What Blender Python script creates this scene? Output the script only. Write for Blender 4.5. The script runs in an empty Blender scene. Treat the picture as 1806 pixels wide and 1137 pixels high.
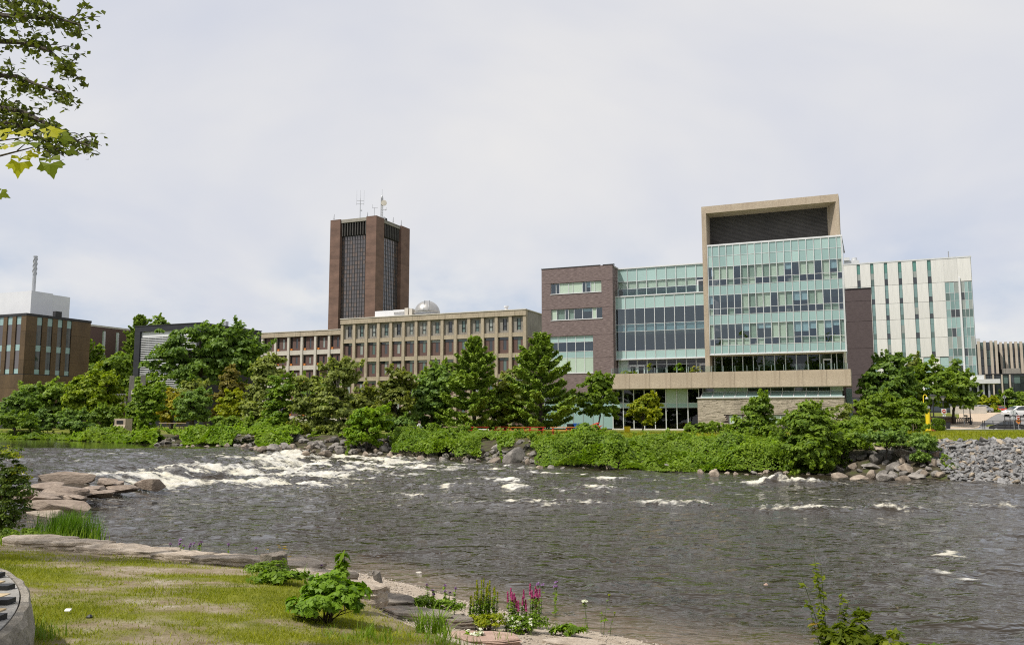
import bpy, math, random
import numpy as np
from mathutils import Vector, Matrix

# ------------------------------------------------------------------ camera, world, sun, exposure
SC = bpy.context.scene
COL = SC.collection
R = math.radians
EYE = 3.4                                   # eye height above the lower river
PITCH = math.atan(168.5 / 1500.0)
cam_d = bpy.data.cameras.new('camera')
cam_d.sensor_width = 36.0
cam_d.lens = 36.0 * 1500.0 / 1806.0
cam_d.clip_start = 0.1
cam_d.clip_end = 9000.0
cam = bpy.data.objects.new('camera', cam_d)
cam.location = (0, 0, EYE)
cam.rotation_euler = (R(90) + PITCH, 0, 0)
COL.objects.link(cam)
SC.camera = cam

SUN_AZ = (-0.86, -0.51)                     # horizontal direction towards the sun: left and a little behind
SUN_EL = R(55)
SKY_OFF = (0.35, 0.7, 0.0)
world = bpy.data.worlds.new('World')
SC.world = world
world.use_nodes = True
wn, wl = world.node_tree.nodes, world.node_tree.links
wn.clear()


w_out = wn.new('ShaderNodeOutputWorld')
w_bg = wn.new('ShaderNodeBackground')
w_bg.inputs['Strength'].default_value = 0.1
w_sky = wn.new('ShaderNodeTexSky')
w_sky.sky_type = 'NISHITA'
w_sky.sun_disc = False
w_sky.sun_elevation = SUN_EL
w_sky.sun_rotation = math.atan2(SUN_AZ[0], SUN_AZ[1])
w_sky.dust_density = 1.5
w_tc = wn.new('ShaderNodeTexCoord')
w_sep = wn.new('ShaderNodeSeparateXYZ')
wl.new(w_tc.outputs['Generated'], w_sep.inputs[0])
# cloud sheet projected on a high plane: streaks grow finer towards the horizon
w_zz = wn.new('ShaderNodeMath'); w_zz.operation = 'ADD'; w_zz.inputs[1].default_value = 0.22
w_mx = wn.new('ShaderNodeMath'); w_mx.operation = 'MAXIMUM'; w_mx.inputs[1].default_value = 0.0
wl.new(w_sep.outputs['Z'], w_mx.inputs[0]); wl.new(w_mx.outputs[0], w_zz.inputs[0])
w_dx = wn.new('ShaderNodeMath'); w_dx.operation = 'DIVIDE'
w_dy = wn.new('ShaderNodeMath'); w_dy.operation = 'DIVIDE'
wl.new(w_sep.outputs['X'], w_dx.inputs[0]); wl.new(w_zz.outputs[0], w_dx.inputs[1])
wl.new(w_sep.outputs['Y'], w_dy.inputs[0]); wl.new(w_zz.outputs[0], w_dy.inputs[1])
w_cmb = wn.new('ShaderNodeCombineXYZ')
wl.new(w_dx.outputs[0], w_cmb.inputs[0]); wl.new(w_dy.outputs[0], w_cmb.inputs[1])
w_n1 = wn.new('ShaderNodeTexNoise')
w_n1.inputs['Scale'].default_value = 0.75; w_n1.inputs['Detail'].default_value = 5.0
w_n1.inputs['Roughness'].default_value = 0.52; w_n1.inputs['Distortion'].default_value = 0.5
wl.new(w_cmb.outputs[0], w_n1.inputs['Vector'])
w_r1 = wn.new('ShaderNodeValToRGB')
e = w_r1.color_ramp.elements
e[0].position = 0.34; e[0].color = (6.7, 7.0, 8.0, 1)
e[1].position = 0.60; e[1].color = (8.8, 8.65, 8.55, 1)
wl.new(w_n1.outputs['Fac'], w_r1.inputs[0])
# bluer breaks with cumulus heads low over the horizon
w_map = wn.new('ShaderNodeMapping'); w_map.inputs['Scale'].default_value = (1.0, 1.0, 1.7)
w_map.inputs['Location'].default_value = (0.37, 0.1, 0.0)
wl.new(w_tc.outputs['Generated'], w_map.inputs[0])
w_n2 = wn.new('ShaderNodeTexNoise')
w_n2.inputs['Scale'].default_value = 7.0; w_n2.inputs['Detail'].default_value = 8.0
w_n2.inputs['Roughness'].default_value = 0.52
wl.new(w_map.outputs[0], w_n2.inputs['Vector'])
w_r2 = wn.new('ShaderNodeValToRGB')
e = w_r2.color_ramp.elements
e[0].position = 0.40; e[0].color = (5.5, 6.3, 7.7, 1)
e[1].position = 0.60; e[1].color = (8.6, 8.6, 8.65, 1)
wl.new(w_n2.outputs['Fac'], w_r2.inputs[0])
w_n3 = wn.new('ShaderNodeTexNoise'); w_n3.inputs['Scale'].default_value = 2.6; w_n3.inputs['Detail'].default_value = 4.0
w_map3 = wn.new('ShaderNodeMapping'); w_map3.inputs['Scale'].default_value = (1.0, 1.0, 1.6)
w_map3.inputs['Location'].default_value = SKY_OFF
wl.new(w_tc.outputs['Generated'], w_map3.inputs[0]); wl.new(w_map3.outputs[0], w_n3.inputs['Vector'])
w_r3 = wn.new('ShaderNodeMapRange'); w_r3.interpolation_type = 'SMOOTHSTEP'
w_r3.inputs['From Min'].default_value = 0.40; w_r3.inputs['From Max'].default_value = 0.52
wl.new(w_n3.outputs['Fac'], w_r3.inputs['Value'])
w_low = wn.new('ShaderNodeMix'); w_low.data_type = 'RGBA'
w_mul = wn.new('ShaderNodeMath'); w_mul.operation = 'MULTIPLY'; w_mul.inputs[1].default_value = 1.0
w_band = wn.new('ShaderNodeMapRange'); w_band.interpolation_type = 'SMOOTHSTEP'
w_band.inputs['From Min'].default_value = 0.10; w_band.inputs['From Max'].default_value = 0.25
w_band.inputs['To Min'].default_value = 1.0; w_band.inputs['To Max'].default_value = 0.0
wl.new(w_sep.outputs['Z'], w_band.inputs['Value'])
w_mb = wn.new('ShaderNodeMath'); w_mb.operation = 'MULTIPLY'
wl.new(w_r3.outputs[0], w_mb.inputs[0]); wl.new(w_band.outputs[0], w_mb.inputs[1])
wl.new(w_mb.outputs[0], w_mul.inputs[0])
wl.new(w_mul.outputs[0], w_low.inputs[0])
wl.new(w_r1.outputs[0], w_low.inputs[6]); wl.new(w_r2.outputs[0], w_low.inputs[7])
w_fin = wn.new('ShaderNodeMix'); w_fin.data_type = 'RGBA'; w_fin.inputs[0].default_value = 0.90
wl.new(w_sky.outputs[0], w_fin.inputs[6]); wl.new(w_low.outputs[2], w_fin.inputs[7])
wl.new(w_fin.outputs[2], w_bg.inputs['Color'])
wl.new(w_bg.outputs[0], w_out.inputs[0])

sun_d = bpy.data.lights.new('sun', 'SUN')
sun_d.energy = 4.5
sun_d.angle = R(1.0)
sun_d.color = (1.0, 0.945, 0.86)
sun = bpy.data.objects.new('sun', sun_d)
h = math.hypot(*SUN_AZ)
S_DIR = Vector((SUN_AZ[0] / h * math.cos(SUN_EL), SUN_AZ[1] / h * math.cos(SUN_EL), math.sin(SUN_EL)))
sun.rotation_euler = S_DIR.to_track_quat('Z', 'Y').to_euler()
COL.objects.link(sun)

SC.view_settings.view_transform = 'Standard'
SC.view_settings.look = 'None'
SC.view_settings.exposure = 0.0
SC.view_settings.gamma = 1.0
SC.view_settings.use_curve_mapping = False
SC.render.engine = 'CYCLES'
SC.cycles.use_denoising = False
SC.cycles.filter_width = 1.1
SC.cycles.max_bounces = 6
SC.cycles.diffuse_bounces = 3
SC.cycles.glossy_bounces = 3
SC.cycles.transparent_max_bounces = 10
SC.cycles.sample_clamp_indirect = 6.0

random.seed(11)
rng = np.random.default_rng(11)

# ------------------------------------------------------------------ noise and survey helpers
_P = np.random.default_rng(5).permutation(256).astype(np.int64)


def vnoise(x, y, z=0.0, seed=0):
    x = np.asarray(x, float); y = np.asarray(y, float); z = np.asarray(z, float) + seed * 17.3
    x, y, z = np.broadcast_arrays(x, y, z)
    ix, iy, iz = np.floor(x).astype(np.int64), np.floor(y).astype(np.int64), np.floor(z).astype(np.int64)
    fx, fy, fz = x - ix, y - iy, z - iz
    fx, fy, fz = fx * fx * (3 - 2 * fx), fy * fy * (3 - 2 * fy), fz * fz * (3 - 2 * fz)

    def g(a, b, c):
        return _P[(_P[(_P[(ix + a) & 255] + iy + b) & 255] + iz + c) & 255] / 127.5 - 1.0
    x00 = g(0, 0, 0) * (1 - fx) + g(1, 0, 0) * fx
    x10 = g(0, 1, 0) * (1 - fx) + g(1, 1, 0) * fx
    x01 = g(0, 0, 1) * (1 - fx) + g(1, 0, 1) * fx
    x11 = g(0, 1, 1) * (1 - fx) + g(1, 1, 1) * fx
    return (x00 * (1 - fy) + x10 * fy) * (1 - fz) + (x01 * (1 - fy) + x11 * fy) * fz


def fbm(x, y, z=0.0, seed=0, octaves=4, gain=0.5):
    s, a, f, t = 0.0, 1.0, 1.0, 0.0
    for o in range(octaves):
        s = s + a * vnoise(np.asarray(x) * f, np.asarray(y) * f, np.asarray(z) * f, seed + o * 3)
        t += a; a *= gain; f *= 2.03
    return s / t


def sstep(a, b, x):
    t = np.clip((np.asarray(x, float) - a) / (b - a), 0, 1)
    return t * t * (3 - 2 * t)


CP, SP = math.cos(PITCH), math.sin(PITCH)


def sight(px, py):
    """Direction in which the surveyed point (px, py) of the reference lies from the survey station."""
    u, v = (px - 903.0) / 1500.0, (568.5 - py) / 1500.0
    return np.array([u, CP - v * SP, SP + v * CP])


def at_depth(px, py, Y):
    d = sight(px, py)
    return np.array([0, 0, EYE]) + d * (Y / d[1])


# ------------------------------------------------------------------ ground of the two banks
# far shoreline (X, Y) of the river
FAR_SHORE = np.array([(-160, 118), (-90, 112), (-54, 101), (-42, 90), (-33, 82), (-25.6, 76.5), (-20, 74), (-16.5, 72.5), (-10, 72.5),
                      (-2, 66.5), (2, 60.5), (7, 56), (14, 53.5), (19.5, 51.5), (22, 48.2), (25, 45.4), (27, 43.3), (31, 42.4), (45, 40), (70, 36)])
NEAR_SHORE = np.array([(-60, 29), (-30, 27), (-18, 26.4), (-12.4, 24.6), (-6.5, 21.6), (-3.4, 19.3), (-2.2, 18.1), (-.57, 16.0), (.93, 14.4),
                       (2.2, 13.3), (2.95, 12.75), (6, 11), (12, 9), (40, 4)])
LAWN_EDGE = np.array([(-60, 21), (-20, 18.5), (-9.3, 16.6), (-6.1, 15.1), (-3.55, 13.9), (-2.4, 12.4), (-1.45, 10.7), (-.33, 9.2), (.6, 8.4),
                      (3, 7.4), (10, 5.5), (40, 1)])


def far_shore(X):
    return np.interp(X, FAR_SHORE[:, 0], FAR_SHORE[:, 1])


def near_shore(X):
    return np.interp(X, NEAR_SHORE[:, 0], NEAR_SHORE[:, 1])


def water_z(X, Y=60.0):
    """Pool level above the weir at the left, rapids, then the lower river."""
    Xs = np.asarray(X, float) + 2.2 * vnoise(np.asarray(Y) * .11, 3.3)
    return 0.9 - 0.35 * sstep(-24, -19, Xs) - 0.55 * sstep(-19.2, -15.5, Xs)


def ground_far(X, Y):
    X = np.asarray(X, float); Y = np.asarray(Y, float)
    d = Y - far_shore(X)
    w = np.interp(X, [-60, -30, -22, -14, 0, 15, 22, 27, 40], [14, 12, 9, 8, 10, 11, 9, 7.5, 8])
    zw = 0.9 - 0.9 * sstep(-26, -17, X)
    top = 1.75 + .3 * sstep(24, 34, X)
    z = zw - .5 + (top - zw + .5) * np.clip((d + .8 * (1 + 0 * X)) / (w + .8), -1.5, 1) ** 1.0
    z = np.where(d > w, top, z)
    rise = 2.3 * sstep(44, 56, X) * sstep(104, 150, Y)
    dip = .42 * sstep(58, 63, X) * sstep(103, 106, Y) * (1 - sstep(112, 118, Y))
    return z + rise - dip


def ground_near(X, Y):
    X = np.asarray(X, float); Y = np.asarray(Y, float)
    ys = near_shore(X); yl = np.interp(X, LAWN_EDGE[:, 0], LAWN_EDGE[:, 1])
    t = (ys - Y) / np.maximum(ys - yl, .1)            # 0 at the water, 1 at the lawn edge
    beach = .62 * np.clip(t, -2, .9)
    ledge = .40 * sstep(.86, 1.0, t)
    lawn = .65 * np.clip((yl - Y) / 9.0, 0, 1) ** .8
    return beach + ledge + lawn + .03 * vnoise(X * .6, Y * .6, 0, 4) * sstep(.9, 1.1, t)


def ground(X, Y):
    return float(ground_far(X, Y)) if Y > 33 else float(ground_near(X, Y))


def px_ground(px, py, fn=None, lo=5.0, hi=140.0):
    """Where the line of sight through (px, py) meets a bank (fn) - used like a survey sight to set things on the ground."""
    d = sight(px, py); d = d / d[1]
    Ys = np.linspace(lo, hi, 3000)
    X = d[0] * Ys; Z = EYE + d[2] * Ys
    g = fn(X, Ys)
    i = np.argmax(Z < g)
    if Z[i] >= g[i]:
        i = len(Ys) - 1
    return np.array([X[i], Ys[i], float(g[i])])


# ------------------------------------------------------------------ materials
MATS = {}


def new_mat(name):
    m = bpy.data.materials.new(name)
    m.use_nodes = True
    m.node_tree.nodes.clear()
    MATS[name] = m
    return m, m.node_tree.nodes, m.node_tree.links


def ramp(nodes, links, src, stops):
    r = nodes.new('ShaderNodeValToRGB')
    el = r.color_ramp.elements
    while len(el) < len(stops):
        el.new(.5)
    for e_, (p, c) in zip(el, stops):
        e_.position = p
        e_.color = (c[0], c[1], c[2], 1) if len(c) == 3 else c
    links.new(src, r.inputs[0])
    return r.outputs[0]


def noise_tex(nodes, links, scale, detail=4.0, rough=.55, stretch=None, coord='Object', dist=0.0):
    tc = nodes.new('ShaderNodeTexCoord')
    src = tc.outputs[coord]
    if stretch:
        mp = nodes.new('ShaderNodeMapping')
        mp.inputs['Scale'].default_value = stretch
        links.new(src, mp.inputs[0]); src = mp.outputs[0]
    n = nodes.new('ShaderNodeTexNoise')
    n.inputs['Scale'].default_value = scale
    n.inputs['Detail'].default_value = detail
    n.inputs['Roughness'].default_value = rough
    n.inputs['Distortion'].default_value = dist
    links.new(src, n.inputs['Vector'])
    return n.outputs['Fac']


def mixc(nodes, links, fac, a, b, mode='MIX'):
    m = nodes.new('ShaderNodeMix'); m.data_type = 'RGBA'; m.blend_type = mode
    for s, v in ((0, fac), (6, a), (7, b)):
        if isinstance(v, (int, float)):
            m.inputs[s].default_value = v
        elif isinstance(v, tuple):
            m.inputs[s].default_value = (v[0], v[1], v[2], 1)
        else:
            links.new(v, m.inputs[s])
    return m.outputs[2]


def surf(name, c1, c2=None, scale=1.0, rough=.8, metal=0.0, stretch=None, bump=0.0, bscale=None, detail=5, spec=.4, obj_var=0.0, fine=None, stain=None):
    """Mottled principled surface: two tones of the same stuff, grain, optional streaky stains and per-object variation."""
    m, n, l = new_mat(name)
    out = n.new('ShaderNodeOutputMaterial')
    b = n.new('ShaderNodeBsdfPrincipled')
    l.new(b.outputs[0], out.inputs[0])
    b.inputs['Roughness'].default_value = rough
    b.inputs['Metallic'].default_value = metal
    b.inputs['Specular IOR Level'].default_value = spec
    c2 = c2 or tuple(min(1, x * 1.25) for x in c1)
    f = noise_tex(n, l, scale, detail, .6, stretch, dist=.2)
    col = ramp(n, l, f, [(.32, c1), (.68, c2)])
    if fine:
        f2 = noise_tex(n, l, fine, 3, .7, stretch)
        col = mixc(n, l, .55, col, ramp(n, l, f2, [(.3, (.55, .55, .55)), (.7, (1.25, 1.25, 1.25))]), 'MULTIPLY')
    if stain:
        f3 = noise_tex(n, l, stain[0], 5, .65, stain[1])
        col = mixc(n, l, ramp(n, l, f3, [(.52, (0, 0, 0)), (.72, (stain[3],) * 3)]), col, stain[2])
    if obj_var:
        oi = n.new('ShaderNodeObjectInfo')
        v = ramp(n, l, oi.outputs['Random'], [(0, (1 - obj_var,) * 3), (1, (1 + obj_var,) * 3)])
        col = mixc(n, l, 1.0, col, v, 'MULTIPLY')
    l.new(col, b.inputs['Base Color'])
    if bump:
        bp = n.new('ShaderNodeBump')
        bp.inputs['Strength'].default_value = min(1, bump)
        bp.inputs['Distance'].default_value = .05
        l.new(noise_tex(n, l, bscale or scale * 6, 6, .65, stretch), bp.inputs['Height'])
        l.new(bp.outputs[0], b.inputs['Normal'])
    return m


def leaf_mat(name, dark, light, trans=.42, gloss=.25):
    """Leaves: colour varies leaf by leaf (the 'tint' attribute) and over the plant; light passes through."""
    m, n, l = new_mat(name)
    out = n.new('ShaderNodeOutputMaterial')
    at = n.new('ShaderNodeAttribute'); at.attribute_name = 'tint'
    col = ramp(n, l, at.outputs['Fac'], [(0.0, dark), (.75, light), (1.0, tuple(min(1, c * 1.25) for c in light))])
    b = n.new('ShaderNodeBsdfPrincipled')
    b.inputs['Roughness'].default_value = .5
    b.inputs['Specular IOR Level'].default_value = gloss
    l.new(col, b.inputs['Base Color'])
    t = n.new('ShaderNodeBsdfTranslucent')
    l.new(mixc(n, l, 1.0, col, (1.25, 1.3, .6), 'MULTIPLY'), t.inputs['Color'])
    mx = n.new('ShaderNodeMixShader'); mx.inputs[0].default_value = trans
    l.new(b.outputs[0], mx.inputs[1]); l.new(t.outputs[0], mx.inputs[2])
    l.new(mx.outputs[0], out.inputs[0])
    return m


def glass_mat(name, tint, refl=.10, gcol=(1, 1, 1), wob=.008):
    m, n, l = new_mat(name)
    out = n.new('ShaderNodeOutputMaterial')
    fr = n.new('ShaderNodeFresnel'); fr.inputs['IOR'].default_value = 1.55
    ad = n.new('ShaderNodeMath'); ad.operation = 'ADD'; ad.use_clamp = True
    ad.inputs[1].default_value = refl
    l.new(fr.outputs[0], ad.inputs[0])
    ge = n.new('ShaderNodeNewGeometry')           # only the outer face of a pane mirrors
    sb = n.new('ShaderNodeMath'); sb.operation = 'SUBTRACT'; sb.inputs[0].default_value = 1.0
    l.new(ge.outputs['Backfacing'], sb.inputs[1])
    mu = n.new('ShaderNodeMath'); mu.operation = 'MULTIPLY'; l.new(ad.outputs[0], mu.inputs[0]); l.new(sb.outputs[0], mu.inputs[1])
    tr = n.new('ShaderNodeBsdfTransparent'); tr.inputs[0].default_value = (*tint, 1)
    g = n.new('ShaderNodeBsdfGlossy'); g.inputs['Roughness'].default_value = .01
    g.inputs['Color'].default_value = (*gcol, 1)
    bp = n.new('ShaderNodeBump'); bp.inputs['Strength'].default_value = wob; bp.inputs['Distance'].default_value = .2
    l.new(noise_tex(n, l, .9, 1, .5), bp.inputs['Height']); l.new(bp.outputs[0], g.inputs['Normal'])
    mx = n.new('ShaderNodeMixShader')
    l.new(mu.outputs[0], mx.inputs[0]); l.new(tr.outputs[0], mx.inputs[1]); l.new(g.outputs[0], mx.inputs[2])
    l.new(mx.outputs[0], out.inputs[0])
    return m


def panel_glass(name, col, rough=.06, spec=.8, var=.07):
    """Opaque back-painted glass (spandrels, glass in front of closed shades)."""
    m, n, l = new_mat(name)
    out = n.new('ShaderNodeOutputMaterial')
    b = n.new('ShaderNodeBsdfPrincipled')
    b.inputs['Roughness'].default_value = rough
    b.inputs['Specular IOR Level'].default_value = spec
    oi = n.new('ShaderNodeObjectInfo')
    v = ramp(n, l, oi.outputs['Random'], [(0, (1 - var,) * 3), (1, (1 + var,) * 3)])
    l.new(mixc(n, l, 1.0, col, v, 'MULTIPLY'), b.inputs['Base Color'])
    l.new(b.outputs[0], out.inputs[0])
    return m


M = {}
M['brick_purple'] = surf('purple_brick', (.10, .072, .070), (.26, .20, .193), 1.6, .9, stretch=(1, 1, 7), fine=9, bump=.2)
M['brick_dark'] = surf('dark_brick', (.072, .055, .056), (.112, .088, .088), 1.6, .9, stretch=(1, 1, 6), fine=40)
M['brick_red'] = surf('red_brick', (.10, .060, .052), (.155, .098, .086), 6, .9, stretch=(1, 1, 6), fine=30)
M['brick_tower'] = surf('tower_brick', (.118, .074, .060), (.205, .126, .100), .16, .9, stretch=(1, 1, 2.2), fine=9, obj_var=.08)
M['concrete_beige'] = surf('beige_concrete', (.40, .325, .245), (.47, .395, .305), .5, .85, fine=9, obj_var=.05, stain=(.8, (2.2, 1, .22), (.27, .21, .155), .5))
M['concrete_old'] = surf('old_concrete', (.34, .285, .205), (.45, .385, .29), .6, .9, fine=7, obj_var=.06, stain=(.9, (2.5, 2.5, .25), (.17, .145, .11), .8))
M['concrete_grey'] = surf('grey_concrete', (.22, .205, .18), (.31, .29, .255), .6, .9, fine=7, obj_var=.08, stain=(.9, (2.5, 2.5, .25), (.12, .11, .09), .6))
M['concrete_pale'] = surf('pale_concrete', (.50, .47, .41), (.62, .58, .51), .7, .85, fine=8)
M['stone_wall'] = surf('ledge_stone', (.33, .28, .22), (.56, .49, .395), 1.8, .9, stretch=(1, 1, 4), fine=5, stain=(.35, (1.6, 1, .5), (.13, .115, .095), .6))
M['white_metal'] = surf('white_metal', (.62, .63, .65), (.68, .69, .70), .4, .45)
M['white_panel'] = surf('white_panel', (.57, .57, .55), (.67, .665, .64), .8, .7, stretch=(6, 6, .3), obj_var=.05)
M['aluminium'] = surf('aluminium', (.55, .57, .57), (.66, .67, .67), 2, .4, .2)
M['dark_metal'] = surf('dark_metal', (.018, .018, .02), (.035, .035, .038), 2, .55)
M['navy_metal'] = surf('navy_metal', (.014, .015, .02), (.026, .027, .034), .6, .5)
M['charcoal'] = surf('charcoal_louvre', (.045, .042, .04), (.075, .07, .066), .5, .7)
M['bronze'] = surf('bronze_cladding', (.085, .054, .026), (.135, .086, .042), .35, .5, .2, stretch=(1, 1, .5), fine=5, obj_var=.12)
M['bronze_shaded'] = surf('shaded_bronze_cladding', (.05, .033, .018), (.085, .054, .03), .35, .5, .2, fine=5, obj_var=.15)  # unused darker copy of the bronze, made for the face in shade
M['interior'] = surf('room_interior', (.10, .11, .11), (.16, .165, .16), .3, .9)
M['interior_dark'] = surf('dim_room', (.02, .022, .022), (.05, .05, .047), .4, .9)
M['slab'] = surf('floor_slab', (.42, .45, .43), (.5, .52, .5), .5, .8)
M['shade'] = surf('roller_shade', (.56, .555, .51), (.63, .62, .57), .4, .8, obj_var=.08)
M['shade_dim'] = surf('half_drawn_shade', (.26, .30, .28), (.33, .37, .34), .4, .8, obj_var=.12)
M['soffit'] = surf('soffit', (.50, .43, .34), (.56, .49, .40), .5, .8)
M['roofing'] = surf('roofing', (.28, .27, .25), (.38, .37, .35), .3, .9)
M['fin_beige'] = surf('beige_fin', (.42, .365, .30), (.5, .44, .37), .6, .8)
M['orange'] = surf('orange_paint', (.60, .20, .03), (.68, .25, .05), 3, .5)
M['red'] = surf('red_paint', (.42, .04, .025), (.5, .055, .03), 3, .5)
M['yellow'] = surf('yellow_paint', (.80, .58, .01), (.86, .66, .03), 2, .45)
M['blue'] = surf('blue_plastic', (.02, .09, .42), (.03, .12, .5), 3, .5)
M['black'] = surf('black_paint', (.012, .012, .013), (.022, .022, .024), 3, .5)
M['white'] = surf('white_paint', (.74, .74, .73), (.8, .8, .79), 3, .5)
M['steel'] = surf('galvanised_steel', (.36, .37, .38), (.46, .47, .48), 5, .45, .6)
M['terracotta'] = surf('terracotta', (.42, .16, .07), (.5, .2, .09), 4, .8)
M['wood_grey'] = surf('weathered_wood', (.13, .115, .10), (.26, .235, .205), 7, .9, stretch=(4, 4, .6), bump=.5, bscale=30)
M['wood_tan'] = surf('tan_wood', (.38, .27, .18), (.48, .36, .25), 5, .8, stretch=(.6, 4, 4))
M['bark'] = surf('bark', (.045, .036, .028), (.11, .09, .07), 6, .95, stretch=(3, 3, .5), bump=.6, bscale=20)
M['bark_pale'] = surf('pale_bark', (.2, .18, .155), (.34, .31, .27), 5, .9, stretch=(3, 3, .6))
M['twig'] = surf('twig', (.05, .03, .025), (.09, .06, .045), 20, .8)
M['rock'] = surf('boulder_rock', (.115, .105, .095), (.30, .275, .245), 1.6, .92, bump=.7, bscale=9, obj_var=.35, fine=14)
M['rock_warm'] = surf('warm_boulder_rock', (.17, .135, .105), (.37, .31, .245), 1.3, .92, bump=.7, bscale=9, obj_var=.2, fine=14)
M['rock_pink'] = surf('pink_granite', (.36, .24, .185), (.5, .36, .29), 1.4, .92, bump=.6, bscale=9, obj_var=.12, fine=14)
M['riprap'] = surf('quarry_stone', (.13, .13, .132), (.27, .265, .26), 2.2, .9, bump=.5, bscale=9, obj_var=.42, fine=12)
M['riprap_tan'] = surf('tan_quarry_stone', (.3, .25, .19), (.42, .355, .27), 2.2, .9, bump=.5, bscale=9, obj_var=.25)
M['ledge'] = surf('ledge_rock', (.38, .31, .24), (.60, .52, .43), 1.5, .95, bump=.8, bscale=12, fine=26, obj_var=.1, stain=(2.2, (1, 1, 1), (.13, .105, .085), .7))
M['ledge_grey'] = surf('grey_ledge_rock', (.17, .145, .12), (.33, .29, .245), 2.0, .95, bump=.8, bscale=12, fine=26, stain=(1.5, (1, 1, 1), (.26, .15, .085), .6))
M['river_rock'] = surf('wet_ledge_rock', (.17, .125, .092), (.38, .305, .24), 1.3, .6, bump=.8, bscale=7, fine=9, stain=(.9, (1, 1, 2), (.10, .075, .055), .9))
M['gravel'] = surf('gravel', (.30, .245, .19), (.47, .40, .325), 2.2, .95, bump=.9, bscale=60, fine=55)
M['pebble'] = surf('pebble', (.26, .22, .18), (.52, .46, .39), 14, .9)
M['paver_tan'] = surf('tan_paving', (.46, .36, .26), (.53, .43, .32), .5, .9, fine=5)
M['asphalt'] = surf('asphalt', (.20, .195, .19), (.25, .245, .24), .4, .95, fine=6)
M['sidewalk'] = surf('sidewalk_concrete', (.42, .41, .40), (.5, .49, .47), .4, .9)
M['dirt'] = surf('dirt', (.28, .19, .12), (.4, .3, .21), 1.2, .95)
M['grass_far'] = surf('mown_grass', (.13, .165, .02), (.235, .25, .045), .35, .95, fine=3.5, stain=(.25, (1, 1, 1), (.34, .27, .13), .55))
M['lamp_glass'] = surf('frosted_lamp', (.42, .42, .41), (.5, .5, .48), 3, .3)
M['hair'] = surf('hair', (.03, .02, .015), (.05, .035, .03), 9, .6)
M['skin'] = surf('skin', (.5, .32, .24), (.55, .36, .27), 3, .6)
M['pink'] = leaf_mat('pink_petals', (.36, .04, .16), (.55, .11, .31), .35)
M['purple'] = leaf_mat('purple_petals', (0.200, 0.100, 0.280), (0.330, 0.190, 0.430), .35)
M['umbel'] = leaf_mat('white_florets', (0.600, 0.620, 0.500), (0.780, 0.800, 0.680), .2)
M['rustleaf'] = leaf_mat('rusty_leaves', (0.330, 0.165, 0.033), (0.561, 0.412, 0.049), .35)
M['redleaf'] = leaf_mat('red_leaves', (0.462, 0.083, 0.033), (0.660, 0.165, 0.049), .35)
# foliage: base colours of real leaves
M['lf_mid'] = leaf_mat('mid_green_leaves', (0.107, 0.184, 0.027), (0.246, 0.346, 0.041))
M['lf_dark'] = leaf_mat('dark_green_leaves', (0.085, 0.158, 0.029), (0.189, 0.289, 0.042))
M['lf_deep'] = leaf_mat('deep_green_leaves', (0.094, 0.176, 0.043), (0.227, 0.334, 0.064))
M['lf_bright'] = leaf_mat('bright_green_leaves', (0.133, 0.251, 0.016), (0.252, 0.371, 0.019))
M['lf_yellow'] = leaf_mat('yellow_green_leaves', (0.181, 0.254, 0.011), (0.349, 0.363, 0.014))
M['lf_gold'] = leaf_mat('golden_leaves', (0.212, 0.227, 0.015), (0.436, 0.363, 0.022))
M['lf_olive'] = leaf_mat('olive_leaves', (0.112, 0.152, 0.029), (0.237, 0.261, 0.041))
M['lf_brown'] = leaf_mat('bronzed_leaves', (0.133, 0.126, 0.024), (0.260, 0.216, 0.040))
M['lf_grey'] = leaf_mat('grey_green_leaves', (0.142, 0.189, 0.045), (0.320, 0.361, 0.084))
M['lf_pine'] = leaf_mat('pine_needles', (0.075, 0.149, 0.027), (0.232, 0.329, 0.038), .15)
M['lf_vine'] = leaf_mat('vine_leaves', (0.104, 0.198, 0.018), (0.225, 0.328, 0.024))
M['lf_blade'] = leaf_mat('grass_blades', (0.125, 0.163, 0.008), (0.318, 0.333, 0.015), .35)
M['lf_maple'] = leaf_mat('sunlit_maple_leaves', (.34, .40, .012), (.52, .50, .02), .55)  # bright copy of the maple leaf colour, sunlight put into the tone
M['glass_clear'] = glass_mat('clear_glass', (.60, .66, .65), .0)
M['glass_blue'] = glass_mat('blue_tinted_glass', (.74, .84, .88), .085, (.74, .88, 1.0))
M['glass_green'] = glass_mat('green_glass', (.85, .91, .885), .03, (.9, 1, .97))
M['glass_rail'] = glass_mat('railing_glass', (.86, .94, .91), .0)
M['teal'] = panel_glass('teal_spandrel', (.27, .40, .39), .08, .6)
M['teal_light'] = panel_glass('pale_teal_spandrel', (.34, .48, .46), .08, .6)
M['glass_shade'] = panel_glass('glass_over_shade', (.42, .52, .42), .06, .6)
M['glass_dark'] = panel_glass('dark_window', (.03, .036, .042), .03, .9, .25)
M['glass_tower'] = panel_glass('smoked_window', (.085, .075, .078), .05, .8, .2)
M['lf_mid2'] = leaf_mat('fresh_green_leaves', (0.098, 0.176, 0.019), (0.210, 0.303, 0.027))
M['lf_bright2'] = leaf_mat('meadow_green_leaves', (0.110, 0.198, 0.019), (0.221, 0.306, 0.026))
M['lf_yellow2'] = leaf_mat('lime_green_leaves', (0.130, 0.211, 0.014), (0.285, 0.355, 0.018))
M['lf_yellow3'] = leaf_mat('yellowing_leaves', (0.118, 0.186, 0.018), (0.285, 0.316, 0.024))
M['lf_lime'] = leaf_mat('feathery_lime_leaves', (0.094, 0.143, 0.008), (0.242, 0.297, 0.014), .45)
M['dial'] = surf('dial_slate', (.26, .25, .235), (.38, .365, .34), 2.2, .85, fine=30, bump=.4, bscale=40, stain=(3, (1, 1, 1), (.18, .17, .15), .5))
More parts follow.
